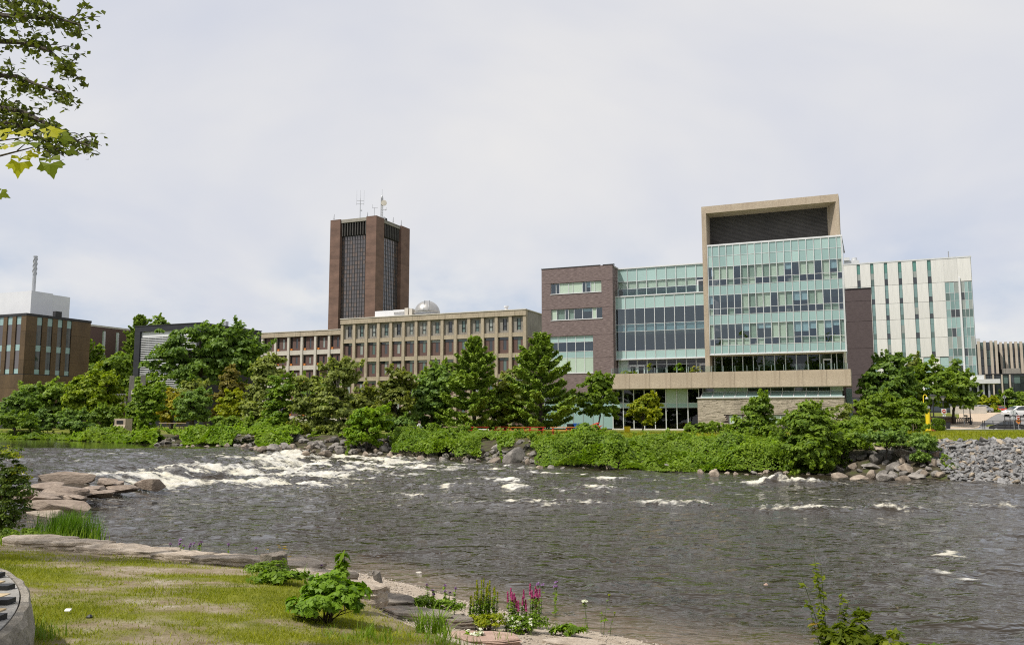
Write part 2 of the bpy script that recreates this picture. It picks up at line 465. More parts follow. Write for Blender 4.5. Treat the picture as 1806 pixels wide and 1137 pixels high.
M['dial_rim'] = surf('dial_rim_stone', (.27, .235, .19), (.44, .40, .34), 3.0, .95, fine=22, bump=.9, bscale=26, stain=(2.5, (1, 1, 1), (.09, .08, .065), .8))
M['inlay'] = surf('yellow_inlay_stone', (.44, .33, .18), (.52, .41, .26), 8, .8, fine=30)
M['dark_rock'] = surf('dark_wet_rock', (.05, .045, .04), (.1, .09, .08), 3, .5)
M['lf_reed'] = leaf_mat('reed_blades', (0.042, 0.102, 0.006), (0.120, 0.228, 0.012), .35)
M['lf_tuft'] = leaf_mat('lush_grass_blades', (0.079, 0.152, 0.007), (0.198, 0.311, 0.017), .4)
M['lf_lush'] = leaf_mat('lush_leaves', (0.071, 0.151, 0.009), (0.201, 0.338, 0.019), .4)
M['lf_stem'] = surf('green_stem', (.07, .10, .03), (.12, .15, .05), 20, .7)
M['lf_hang'] = leaf_mat('small_hanging_leaves', (0.067, 0.094, 0.018), (0.151, 0.180, 0.024), .3)  # dark green tone of the small hanging leaves
M['lf_bushy'] = leaf_mat('bushy_leaves', (0.047, 0.090, 0.014), (0.133, 0.189, 0.024))
M['lf_mapleshade'] = leaf_mat('shaded_maple_leaves', (0.078, 0.130, 0.012), (0.208, 0.260, 0.024), .5)  # darker copy of the maple leaf colour, shade put into the tone
M['teal_green'] = panel_glass('deep_green_panel', (.09, .22, .19), .1, .6)
M['teal_dim'] = panel_glass('dim_teal_panel', (.10, .15, .14), .08, .6)
M['shade_grey'] = panel_glass('window_with_blind', (.27, .30, .28), .08, .6)
M['teal_mid'] = panel_glass('mid_teal_glass', (.17, .27, .265), .06, .7, .12)
M['dome'] = surf('dome_panels', (.34, .335, .32), (.46, .45, .43), .8, .34, .6, stretch=(1, 1, .2))

# ------------------------------------------------------------------ object helpers
def new_obj(name, data, parent=None, loc=(0, 0, 0), rotz=0.0, label=None, cat=None, group=None, kind=None):
    o = bpy.data.objects.new(name, data)
    COL.objects.link(o)
    o.location = loc
    if rotz:
        o.rotation_euler = (0, 0, rotz)
    if parent is not None:
        o.parent = parent
    for k, v in (('label', label), ('category', cat), ('group', group), ('kind', kind)):
        if v:
            o[k] = v
    return o


def thing(name, label, cat, loc=(0, 0, 0), rotz=0.0, group=None):
    o = new_obj(name, None, None, loc, rotz, label, cat, group)
    o.empty_display_size = .3
    return o


def mesh_np(name, verts, faces, mats, tint=None, smooth=False, mat_idx=None, attrs=None):
    """faces: (N,k) array of one polygon size, or a list of such arrays."""
    me = bpy.data.meshes.new(name)
    verts = np.asarray(verts, np.float32)
    fl = faces if isinstance(faces, list) else [faces]
    fl = [np.asarray(f, np.int32) for f in fl if len(f)]
    nl = sum(f.size for f in fl); nf = sum(len(f) for f in fl)
    me.vertices.add(len(verts)); me.vertices.foreach_set('co', verts.ravel())
    me.loops.add(nl); me.loops.foreach_set('vertex_index', np.concatenate([f.ravel() for f in fl]))
    sizes = np.concatenate([np.full(len(f), f.shape[1], np.int32) for f in fl])
    starts = np.concatenate([[0], np.cumsum(sizes)[:-1]]).astype(np.int32)
    me.polygons.add(nf); me.polygons.foreach_set('loop_start', starts)
    if mat_idx is not None:
        me.polygons.foreach_set('material_index', np.asarray(mat_idx, np.int32))
    if smooth:
        me.polygons.foreach_set('use_smooth', np.ones(nf, bool))
    for m in (mats if isinstance(mats, (list, tuple)) else [mats]):
        me.materials.append(m)
    if tint is not None:
        a = me.attributes.new('tint', 'FLOAT', 'FACE')
        a.data.foreach_set('value', np.asarray(tint, np.float32))
    for k, v in (attrs or {}).items():
        a = me.attributes.new(k, 'FLOAT', 'POINT')
        a.data.foreach_set('value', np.asarray(v, np.float32))
    me.update(calc_edges=True)
    return me


class MB:
    """Collects boxes, prisms and tubes and links them as ONE mesh object."""
    def __init__(s):
        s.v, s.f, s.mi = [], [], []

    def face(s, pts, mi=0):
        i = len(s.v); s.v += [tuple(p) for p in pts]; s.f.append(tuple(range(i, i + len(pts)))); s.mi.append(mi)

    def box(s, x0, x1, y0, y1, z0, z1, mi=0):
        i = len(s.v)
        s.v += [(x0, y0, z0), (x1, y0, z0), (x1, y1, z0), (x0, y1, z0), (x0, y0, z1), (x1, y0, z1), (x1, y1, z1), (x0, y1, z1)]
        for q in ((0, 3, 2, 1), (4, 5, 6, 7), (0, 1, 5, 4), (1, 2, 6, 5), (2, 3, 7, 6), (3, 0, 4, 7)):
            s.f.append(tuple(i + k for k in q)); s.mi.append(mi)
        return s

    def prism(s, poly, z0, z1, mi=0):
        """Vertical prism over a counter-clockwise plan polygon; z may be numbers."""
        n = len(poly); i = len(s.v)
        s.v += [(x, y, z0) for x, y in poly] + [(x, y, z1) for x, y in poly]
        s.f.append(tuple(i + k for k in range(n - 1, -1, -1))); s.mi.append(mi)
        s.f.append(tuple(i + n + k for k in range(n))); s.mi.append(mi)
        for k in range(n):
            j = (k + 1) % n
            s.f.append((i + k, i + j, i + n + j, i + n + k)); s.mi.append(mi)
        return s

    def extrude_x(s, prof, x0, x1, mi=0):
        """Profile of (y, z) points extruded along x."""
        n = len(prof); i = len(s.v)
        s.v += [(x0, y, z) for y, z in prof] + [(x1, y, z) for y, z in prof]
        s.f.append(tuple(i + k for k in range(n))); s.mi.append(mi)
        s.f.append(tuple(i + n + k for k in range(n - 1, -1, -1))); s.mi.append(mi)
        for k in range(n):
            j = (k + 1) % n
            s.f.append((i + k, i + n + k, i + n + j, i + j)); s.mi.append(mi)
        return s

    def tube(s, pts, rad, sides=6, mi=0, caps=True):
        pts = [Vector(p) for p in pts]
        if not hasattr(rad, '__len__'):
            rad = [rad] * len(pts)
        rings = []
        up = Vector((0, 0, 1))
        for k, p in enumerate(pts):
            d = (pts[min(k + 1, len(pts) - 1)] - pts[max(k - 1, 0)])
            d = d.normalized() if d.length > 1e-9 else up
            a = d.cross(Vector((1, 0, 0)) if abs(d.x) < .8 else Vector((0, 1, 0))).normalized()
            b = d.cross(a)
            i = len(s.v)
            for q in range(sides):
                t = 2 * math.pi * q / sides
                w = p + (a * math.cos(t) + b * math.sin(t)) * rad[k]
                s.v.append((w.x, w.y, w.z))
            rings.append(i)
        for k in range(len(rings) - 1):
            for q in range(sides):
                r = (q + 1) % sides
                s.f.append((rings[k] + q, rings[k] + r, rings[k + 1] + r, rings[k + 1] + q)); s.mi.append(mi)
        if caps:
            s.f.append(tuple(rings[0] + q for q in range(sides - 1, -1, -1))); s.mi.append(mi)
            s.f.append(tuple(rings[-1] + q for q in range(sides))); s.mi.append(mi)
        return s

    def cyl(s, x, y, z0, z1, r, sides=12, mi=0, r2=None):
        return s.tube([(x, y, z0), (x, y, z1)], [r, r if r2 is None else r2], sides, mi)

    def lathe(s, x, y, prof, sides=14, mi=0):
        return s.tube([(x, y, z) for r, z in prof], [r for r, z in prof], sides, mi)

    def mesh(s, name, mat, smooth=False):
        me = bpy.data.meshes.new(name)
        me.from_pydata(s.v, [], s.f)
        for m in (mat if isinstance(mat, (list, tuple)) else [mat]):
            me.materials.append(m)
        if any(s.mi):
            me.polygons.foreach_set('material_index', s.mi)
        if smooth:
            me.polygons.foreach_set('use_smooth', [True] * len(s.f))
        me.update()
        return me

    def build(s, name, mat, parent=None, smooth=False, **kw):
        return new_obj(name, s.mesh(name, mat, smooth), parent, **kw)


_BOX = {}


def box(name, parent, x0, x1, y0, y1, z0, z1, mat, label=None, kind=None, top=None, **kw):
    """One box part; boxes of one size and material share their mesh."""
    k = (round(x1 - x0, 3), round(y1 - y0, 3), round(z1 - z0, 3), mat)
    me = _BOX.get(k)
    if me is None:
        a, b, c = k[0] / 2, k[1] / 2, k[2] / 2
        me = _BOX[k] = MB().box(-a, a, -b, b, -c, c).mesh(name, M[mat])
    return new_obj(name, me, parent, ((x0 + x1) / 2, (y0 + y1) / 2, (z0 + z1) / 2), label=label, kind=kind, **kw)


GZ = 1.75      # level of the far lawn


class Building:
    """A building on the campus grid: local x runs along the river front (towards the right), local y away from the river."""
    TH = R(23)

    def __init__(s, name, label, ox, oy, cat='building'):
        s.root = thing(name, label, cat, (ox, oy, GZ), -s.TH)

    def box(s, name, x0, x1, y0, y1, z0, z1, mat, **kw):
        return box(name, s.root, x0, x1, y0, y1, z0 - GZ, z1 - GZ, mat, **kw)

    def mb(s, name, mb, mat, **kw):
        mb.v = [(x, y, z - GZ) for x, y, z in mb.v]
        return mb.build(name, mat if isinstance(mat, (list, tuple)) and not isinstance(mat, str) else M[mat], s.root, **kw)

    def wall(s, name, x0, x1, y0, y1, z0, z1, openings, mat, axis='x', **kw):
        """A wall slab with rectangular openings (a0, a1, z0, z1), as boxes between them in one mesh."""
        mb = MB()
        ops = sorted(openings)
        lo, hi = (x0, x1) if axis == 'x' else (y0, y1)

        def add(a, b, c, d):
            if b - a > 1e-3 and d - c > 1e-3:
                if axis == 'x':
                    mb.box(a, b, y0, y1, c, d)
                else:
                    mb.box(x0, x1, a, b, c, d)
        cur = lo
        for a, b, c, d in ops:
            add(cur, a, z0, z1)
            add(a, b, z0, max(z0, c)); add(a, b, min(d, z1), z1)
            cur = b
        add(cur, hi, z0, z1)
        return s.mb(name, mb, mat, **kw)

    def curtain(s, xs, zs, y, pick, mull='aluminium', vw=.085, hw=.055, proud=.09, skip=None):
        """Curtain wall: one pane per cell (pick(i, j) gives its material) and the frame of mullions and transoms."""
        for i in range(len(xs) - 1):
            for j in range(len(zs) - 1):
                if skip and skip(i, j):
                    continue
                m = pick(i, j)
                if m is None:
                    continue
                mat, extra = m if isinstance(m, tuple) else (m, None)
                s.box('spandrel_panel' if mat.startswith('teal') else 'pane', xs[i] + .02, xs[i + 1] - .02, y, y + .03, zs[j] + .02, zs[j + 1] - .02, mat)
                if extra:                         # a shade hanging behind the pane
                    frac, smat = extra
                    s.box('shade', xs[i] + .05, xs[i + 1] - .05, y + .18, y + .2, zs[j + 1] - (zs[j + 1] - zs[j]) * frac, zs[j + 1] - .03, smat)
        mb = MB()
        for x in xs:
            mb.box(x - vw / 2, x + vw / 2, y - proud, y + .06, zs[0], zs[-1])
        for z in zs:
            for i in range(len(xs) - 1):
                mb.box(xs[i] + vw / 2 + .002, xs[i + 1] - vw / 2 - .002, y - .03, y + .05, z - hw / 2, z + hw / 2)
        return s.mb('mullion_frame', mb, mull, kind='stuff')


# ------------------------------------------------------------------ terrain
def grid_faces(nr, nc):
    i = np.arange((nr - 1) * (nc - 1)); r, c = i // (nc - 1), i % (nc - 1)
    a = r * nc + c
    return np.stack([a, a + 1, a + nc + 1, a + nc], 1)


def terrain_mat():
    m, n, l = new_mat('bank_ground')
    out = n.new('ShaderNodeOutputMaterial'); b = n.new('ShaderNodeBsdfPrincipled'); l.new(b.outputs[0], out.inputs[0])
    b.inputs['Roughness'].default_value = .95; b.inputs['Specular IOR Level'].default_value = .15
    g = ramp(n, l, noise_tex(n, l, .35, 6, .65), [(.3, (.095, .125, .016)), (.7, (.20, .215, .035))])
    g = mixc(n, l, .6, g, ramp(n, l, noise_tex(n, l, 5, 3, .7), [(.25, (.5, .5, .5)), (.75, (1.3, 1.3, 1.2))]), 'MULTIPLY')
    dry = ramp(n, l, noise_tex(n, l, .16, 5, .6), [(.54, (0, 0, 0)), (.68, (.7, .7, .7))])
    g = mixc(n, l, dry, g, (.34, .27, .13))
    soil = ramp(n, l, noise_tex(n, l, 1.2, 5, .6), [(.3, (.035, .032, .016)), (.5, (.07, .06, .04)), (.7, (.07, .095, .02))])
    at = n.new('ShaderNodeAttribute'); at.attribute_name = 'soil'
    l.new(mixc(n, l, at.outputs['Fac'], g, soil), b.inputs['Base Color'])
    bp = n.new('ShaderNodeBump'); bp.inputs['Strength'].default_value = .8; bp.inputs['Distance'].default_value = .12
    l.new(noise_tex(n, l, 3.5, 6, .7), bp.inputs['Height']); l.new(bp.outputs[0], b.inputs['Normal'])
    return m


def build_far_bank():
    xs = np.concatenate([np.linspace(-150, -60, 60), np.linspace(-59.6, 72, 330), np.linspace(73, 170, 50)])
    vs = np.concatenate([np.linspace(-6, 22, 90), np.linspace(23, 90, 60), np.linspace(95, 300, 20)])
    X, V = np.meshgrid(xs, vs)
    Y = far_shore(X) + V
    Z = ground_far(X, Y)
    bankness = 1 - sstep(9, 13, V)
    Z = Z + .12 * fbm(X * .9, Y * .9, 0, 2) * (.25 + .75 * bankness) * sstep(-1, 2, V)
    soil = np.clip(bankness * 1.0, 0, 1) * (1 - sstep(28, 34, X) * sstep(5, 8, V))
    me = mesh_np('far_bank', np.stack([X, Y, Z], -1).reshape(-1, 3), grid_faces(len(vs), len(xs)), terrain_mat(), smooth=True, attrs={'soil': soil.ravel()})
    new_obj('far_bank', me, kind='structure', label='grassy far bank that slopes down to the river')
    mb = MB(); mb.box(-4000, 4000, 380, 6000, -2.0, 1.2)
    mb.box(-4000, -140, 90, 380, -2, 1.55); mb.box(165, 4000, 60, 380, -2, 1.55)
    mb.build('ground', M['grass_far'], kind='structure', label='flat land behind the campus')


build_far_bank()

BARE = lambda X, Y: fbm(X * .42 + 3, Y * .75, 0, 9, 5, .6)


def lawn_mat():
    m, n, l = new_mat('near_lawn')
    out = n.new('ShaderNodeOutputMaterial'); b = n.new('ShaderNodeBsdfPrincipled'); l.new(b.outputs[0], out.inputs[0])
    b.inputs['Roughness'].default_value = .95; b.inputs['Specular IOR Level'].default_value = .15
    at = n.new('ShaderNodeAttribute'); at.attribute_name = 'bare'
    at2 = n.new('ShaderNodeAttribute'); at2.attribute_name = 'beach'
    grass = ramp(n, l, noise_tex(n, l, 1.6, 6, .7), [(.3, (.10, .12, .012)), (.7, (.21, .22, .022))])
    grass = mixc(n, l, .6, grass, ramp(n, l, noise_tex(n, l, 26, 4, .75), [(.25, (.45, .45, .45)), (.75, (1.4, 1.35, 1.2))]), 'MULTIPLY')
    dirt = ramp(n, l, noise_tex(n, l, 2.4, 6, .7), [(.3, (.16, .115, .065)), (.55, (.30, .245, .17)), (.75, (.46, .41, .35))])
    dirt = mixc(n, l, .6, dirt, ramp(n, l, noise_tex(n, l, 34, 4, .75), [(.25, (.55, .55, .55)), (.75, (1.3, 1.3, 1.3))]), 'MULTIPLY')
    base = mixc(n, l, at.outputs['Fac'], grass, dirt)
    grav = ramp(n, l, noise_tex(n, l, 2.2, 5, .6), [(.3, (.33, .27, .205)), (.7, (.50, .43, .35))])
    grav = mixc(n, l, .8, grav, ramp(n, l, noise_tex(n, l, 48, 3, .75), [(.25, (.4, .4, .4)), (.75, (1.45, 1.45, 1.45))]), 'MULTIPLY')
    l.new(mixc(n, l, at2.outputs['Fac'], base, grav), b.inputs['Base Color'])
    bp = n.new('ShaderNodeBump'); bp.inputs['Strength'].default_value = .8; bp.inputs['Distance'].default_value = .03
    l.new(noise_tex(n, l, 22, 5, .75), bp.inputs['Height']); l.new(bp.outputs[0], b.inputs['Normal'])
    return m


def lawn_t(X, Y):
    ys = near_shore(X); yl = np.interp(X, LAWN_EDGE[:, 0], LAWN_EDGE[:, 1])
    return (ys - Y) / np.maximum(ys - yl, .1)


def bareness(X, Y):
    b = sstep(-.06, .24, BARE(X, Y))
    edge = sstep(1.1, .1, np.interp(X, LAWN_EDGE[:, 0], LAWN_EDGE[:, 1]) - Y + .5 * vnoise(X * 1.3, Y * 1.3, 0, 2)) * .8
    return np.clip(np.maximum(b, edge), 0, 1)


def build_near_bank():
    xs = np.concatenate([np.linspace(-60, -13, 60), np.linspace(-12.9, 6, 290), np.linspace(6.3, 45, 60)])
    ts = np.concatenate([np.linspace(-9, 3, 40), np.linspace(3.05, 20, 300), np.linspace(20.2, 32, 60)])
    X, Y = np.meshgrid(xs, ts)
    Z = ground_near(X, Y) + .022 * fbm(X * 2.2, Y * 2.2, 0, 7, 4)
    t = lawn_t(X, Y)
    keep = t > -1.6
    Z = np.where(keep, Z, -.9)
    beach = sstep(1.0, .93, t + .06 * vnoise(X * 2, Y * 2))
    me = mesh_np('near_bank', np.stack([X, Y, Z], -1).reshape(-1, 3), grid_faces(len(ts), len(xs)), lawn_mat(), smooth=True,
                 attrs={'bare': bareness(X, Y).ravel(), 'beach': beach.ravel()})
    new_obj('near_bank', me, kind='structure', label='near bank of patchy lawn and a gravel beach')


build_near_bank()


# ------------------------------------------------------------------ river
def water_mat():
    m, n, l = new_mat('river_water')
    out = n.new('ShaderNodeOutputMaterial')
    w = n.new('ShaderNodeBsdfPrincipled')
    w.inputs['Roughness'].default_value = .06
    w.inputs['IOR'].default_value = 1.333
    w.inputs['Specular IOR Level'].default_value = .5
    sh = n.new('ShaderNodeAttribute'); sh.attribute_name = 'shallow'
    ca = n.new('ShaderNodeAttribute'); ca.attribute_name = 'calm'
    col = mixc(n, l, sh.outputs['Fac'], (.034, .027, .018), (.14, .105, .07))
    l.new(col, w.inputs['Base Color'])
    n1 = noise_tex(n, l, 1.6, 2.5, .5, (1.0, 1.35, 1.0), dist=.35)
    n2 = noise_tex(n, l, 5.1, 2, .5, (1.0, 1.35, 1.0), dist=.3)
    ad = n.new('ShaderNodeMath'); ad.operation = 'MULTIPLY_ADD'; ad.inputs[1].default_value = .16
    l.new(n2, ad.inputs[0]); l.new(n1, ad.inputs[2])
    b1 = n.new('ShaderNodeBump'); b1.inputs['Distance'].default_value = .23
    st = n.new('ShaderNodeMapRange'); st.inputs['To Min'].default_value = 1.0; st.inputs['To Max'].default_value = .03
    l.new(ca.outputs['Fac'], st.inputs['Value']); l.new(st.outputs[0], b1.inputs['Strength'])
    l.new(ad.outputs[0], b1.inputs['Height']); l.new(b1.outputs[0], w.inputs['Normal'])
    # white water: aerated patches carried by the 'foam' attribute and broken up by noise
    fo = n.new('ShaderNodeAttribute'); fo.attribute_name = 'foam'
    f1 = noise_tex(n, l, 2.4, 8, .72, (1.0, 1.9, 1.0), dist=.9)
    a2 = n.new('ShaderNodeMath'); a2.operation = 'ADD'; l.new(fo.outputs['Fac'], a2.inputs[0]); l.new(f1, a2.inputs[1])
    fac = ramp(n, l, a2.outputs[0], [(.0, (0, 0, 0)), (1.0, (1, 1, 1))])
    mr = n.new('ShaderNodeMapRange'); mr.interpolation_type = 'SMOOTHSTEP'
    mr.inputs['From Min'].default_value = .84; mr.inputs['From Max'].default_value = 1.22
    l.new(a2.outputs[0], mr.inputs['Value'])
    # small pale flecks: bits of foam and painted glints, spread by noise
    fl = noise_tex(n, l, 2.3, 7, .74, (.9, 2.2, 1.0), dist=1.2)
    zo = n.new('ShaderNodeAttribute'); zo.attribute_name = 'foam_glint'
    fa = n.new('ShaderNodeMath'); fa.operation = 'MULTIPLY_ADD'; fa.inputs[1].default_value = .17
    l.new(zo.outputs['Fac'], fa.inputs[0]); l.new(fl, fa.inputs[2])
    fr2 = n.new('ShaderNodeMapRange'); fr2.interpolation_type = 'SMOOTHSTEP'
    fr2.inputs['From Min'].default_value = .73; fr2.inputs['From Max'].default_value = .84; fr2.inputs['To Max'].default_value = .7
    l.new(fa.outputs[0], fr2.inputs['Value'])
    mxx = n.new('ShaderNodeMath'); mxx.operation = 'MAXIMUM'; l.new(mr.outputs[0], mxx.inputs[0]); l.new(fr2.outputs[0], mxx.inputs[1])
    fm = n.new('ShaderNodeBsdfPrincipled')
    fm.inputs['Roughness'].default_value = .7
    fcol = ramp(n, l, noise_tex(n, l, .5, 4, .6), [(.35, (.62, .61, .57)), (.7, (.66, .61, .45))])
    l.new(fcol, fm.inputs['Base Color'])
    bf = n.new('ShaderNodeBump'); bf.inputs['Strength'].default_value = .8; bf.inputs['Distance'].default_value = .12
    l.new(noise_tex(n, l, 5, 6, .7, (1, 1.8, 1)), bf.inputs['Height']); l.new(bf.outputs[0], fm.inputs['Normal'])
    mx = n.new('ShaderNodeMixShader'); l.new(mxx.outputs[0], mx.inputs[0])
    l.new(w.outputs[0], mx.inputs[1]); l.new(fm.outputs[0], mx.inputs[2]); l.new(mx.outputs[0], out.inputs[0])
    return m


# standing white caps in the lower river: place, length along the flow, width, strength
CAPS = [(1190, 888, 2.6, .7, .75), (1230, 893, 2.0, .5, .6), (1390, 899, 3.0, .5, .75), (1440, 902, 2.0, .4, .5), (1675, 983, .75, .5, .95), (1668, 975, .5, .35, .7),
        (1655, 1011, .7, .25, .55), (1595, 968, .6, .2, .6), (1765, 1008, .6, .25, .5), (1710, 1019, .5, .2, .5), (1780, 896, 2.2, .7, .8),
        (895, 888, 3.6, .6, .72), (945, 892, 2.0, .4, .5), (1038, 862, 3.0, .7, .72), (1085, 866, 2.4, .5, .55), (1010, 872, 1.4, .5, .55), (1045, 889, 1.2, .5, .62),
        (1080, 846, 2.6, .8, .6), (1440, 853, 3.4, .7, .6), (1385, 853, 2.4, .6, .66), (1345, 852, 2, .6, .5), (830, 846, 1.4, .5, .62), (895, 847, 1.5, .5, .66),
        (800, 858, 2.4, .5, .55), (860, 858, .9, .4, .5), (1610, 902, 2, .4, .45), (1665, 925, .8, .3, .5), (1800, 945, .9, .3, .5), (980, 856, 1.0, .4, .5),
        (770, 872, 2.2, .5, .5), (910, 860, 2.4, .5, .5), (1570, 900, 1.5, .35, .4), (840, 823, 3, .9, .6), (770, 826, 3.4, .9, .62), (950, 835, 2.5, .7, .4)]


def build_river():
    us = np.concatenate([np.linspace(-1.0, -.66, 50), np.linspace(-.655, .655, 560), np.linspace(.66, 1.0, 40)])
    ys = [6.0]
    while ys[-1] < 128:
        ys.append(ys[-1] * 1.0058)
    ys = np.array(ys)
    U, Y = np.meshgrid(us, ys)
    X = U * Y
    zw = water_z(X, Y)
    Xw = X + 2.2 * vnoise(Y * .11, 3.3)
    # rapids below and on the weir line
    rap = sstep(-23, -18.5, Xw) * (1 - sstep(-11.5, -3, X + .12 * (58 - Y))) * sstep(37, 44, Y) * 1.0
    lead = sstep(-36, -26, X) * sstep(-18, -22, Xw) * sstep(40, 52, Y)
    tail = sstep(-16, -9, X) * (1 - sstep(0, 16, X)) * sstep(38, 45, Y) * (1 - sstep(66, 72, Y))
    calm = sstep(-22, -27, X) * sstep(68.5, 73.5, Y + .22 * (X + 36) + 1.2 * vnoise(X * .4, Y * .1, 0, 8))
    shore_n = Y - near_shore(X)
    edge = sstep(.2, 3.0, shore_n)
    # wind and current ripples: long crests across the view, flatter water between them
    gust = .45 + .55 * sstep(-.35, .35, fbm(X * .09, Y * .16, 0, 42, 3))
    farw = sstep(22, 44, Y)
    chop = (.05 + .10 * farw) * fbm(X * .5, Y * .8, 0, 1, 2, .5) + (.08 + .07 * farw) * fbm(X * 1.2, Y * 1.7, 0, 2, 2, .55)
    chop = chop * gust
    swell = .06 * fbm(X * .45, Y * 1.3, 0, 41, 2, .45) * (1 - sstep(24, 40, Y)) * gust
    big = fbm(X * .55, Y * .42, 0, 11, 5, .62)
    Z = zw + (chop + swell) * edge * (1 - .93 * calm)
    Z = Z + rap * (.55 * np.abs(big) + .24 * np.abs(fbm(X * 1.3, Y * 1.3, 0, 12, 4, .6))) + .16 * np.abs(big) * (lead + tail)
    brk = fbm(X * .35, Y * .55, 0, 21, 6, .68)
    foam = .60 * rap * (.30 + .90 * sstep(-.28, .30, brk))
    spk = fbm(X * .75, Y * .95, 0, 23, 5, .7)
    foam = foam + .50 * tail * sstep(.02, .40, spk) + .46 * lead * sstep(.10, .50, brk)
    foam = foam + .40 * np.exp(-((Xw + 18.2) / .7) ** 2) * sstep(40, 46, Y) * (.6 + .8 * sstep(-.2, .3, brk))
    foam = foam + .50 * sstep(.20, .50, fbm(X * .9, Y * 1.3, 0, 31, 5, .68)) * sstep(22, 38, Y) * (1 - calm)
    foam = foam + .5 * np.exp(-(((X + 18.5) / 4.5) ** 2 + ((Y - 37.5) / 3.5) ** 2)) * sstep(-.15, .3, brk)
    for px, py, lx, ly, a in CAPS:
        p = at_depth(px, py, 10); d = p - np.array([0, 0, EYE]); t = -(EYE) / d[2]
        cx, cy = d[0] * t, d[1] * t
        wob_ = .5 * ly * vnoise(X * .9, Y * .2, 0, int(px) % 50)
        g = np.exp(-(((X - cx) / (lx * .8)) ** 2 + ((Y - cy + wob_) / (ly * 1.2)) ** 2))
        foam = foam + a * g * np.clip(.62 + 1.1 * fbm(X * 1.5, Y * 1.9, 0, 14, 4, .65), 0, 1.3)
        Z = Z + (.12 + .22 * a) * min(1.0, lx / 1.8) * g * (.45 + 1.0 * np.abs(fbm(X * 1.6, Y * 1.6, 0, 15, 4, .6)))
    foam = np.clip(foam, 0, 1) * (1 - calm)
    shallow = sstep(3.2, 0.0, shore_n) * sstep(-8, -2, X)
    me = mesh_np('river', np.stack([X, Y, Z], -1).reshape(-1, 3), grid_faces(len(ys), len(us)), water_mat(), smooth=True,
                 attrs={'foam': foam.ravel(), 'shallow': shallow.ravel(), 'calm': calm.ravel(),
                        'foam_glint': (sstep(17, 34, Y) * (1 - calm) * np.clip(.45 + 1.4 * fbm(X * .12, Y * .14, 0, 51, 3), 0, 1)).ravel()})
    new_obj('river', me, kind='structure', label='dark rippled river with white rapids below a low weir')


build_river()

# ------------------------------------------------------------------ buildings
def lin(a, b, n):
    return [a + (b - a) * i / n for i in range(n + 1)]


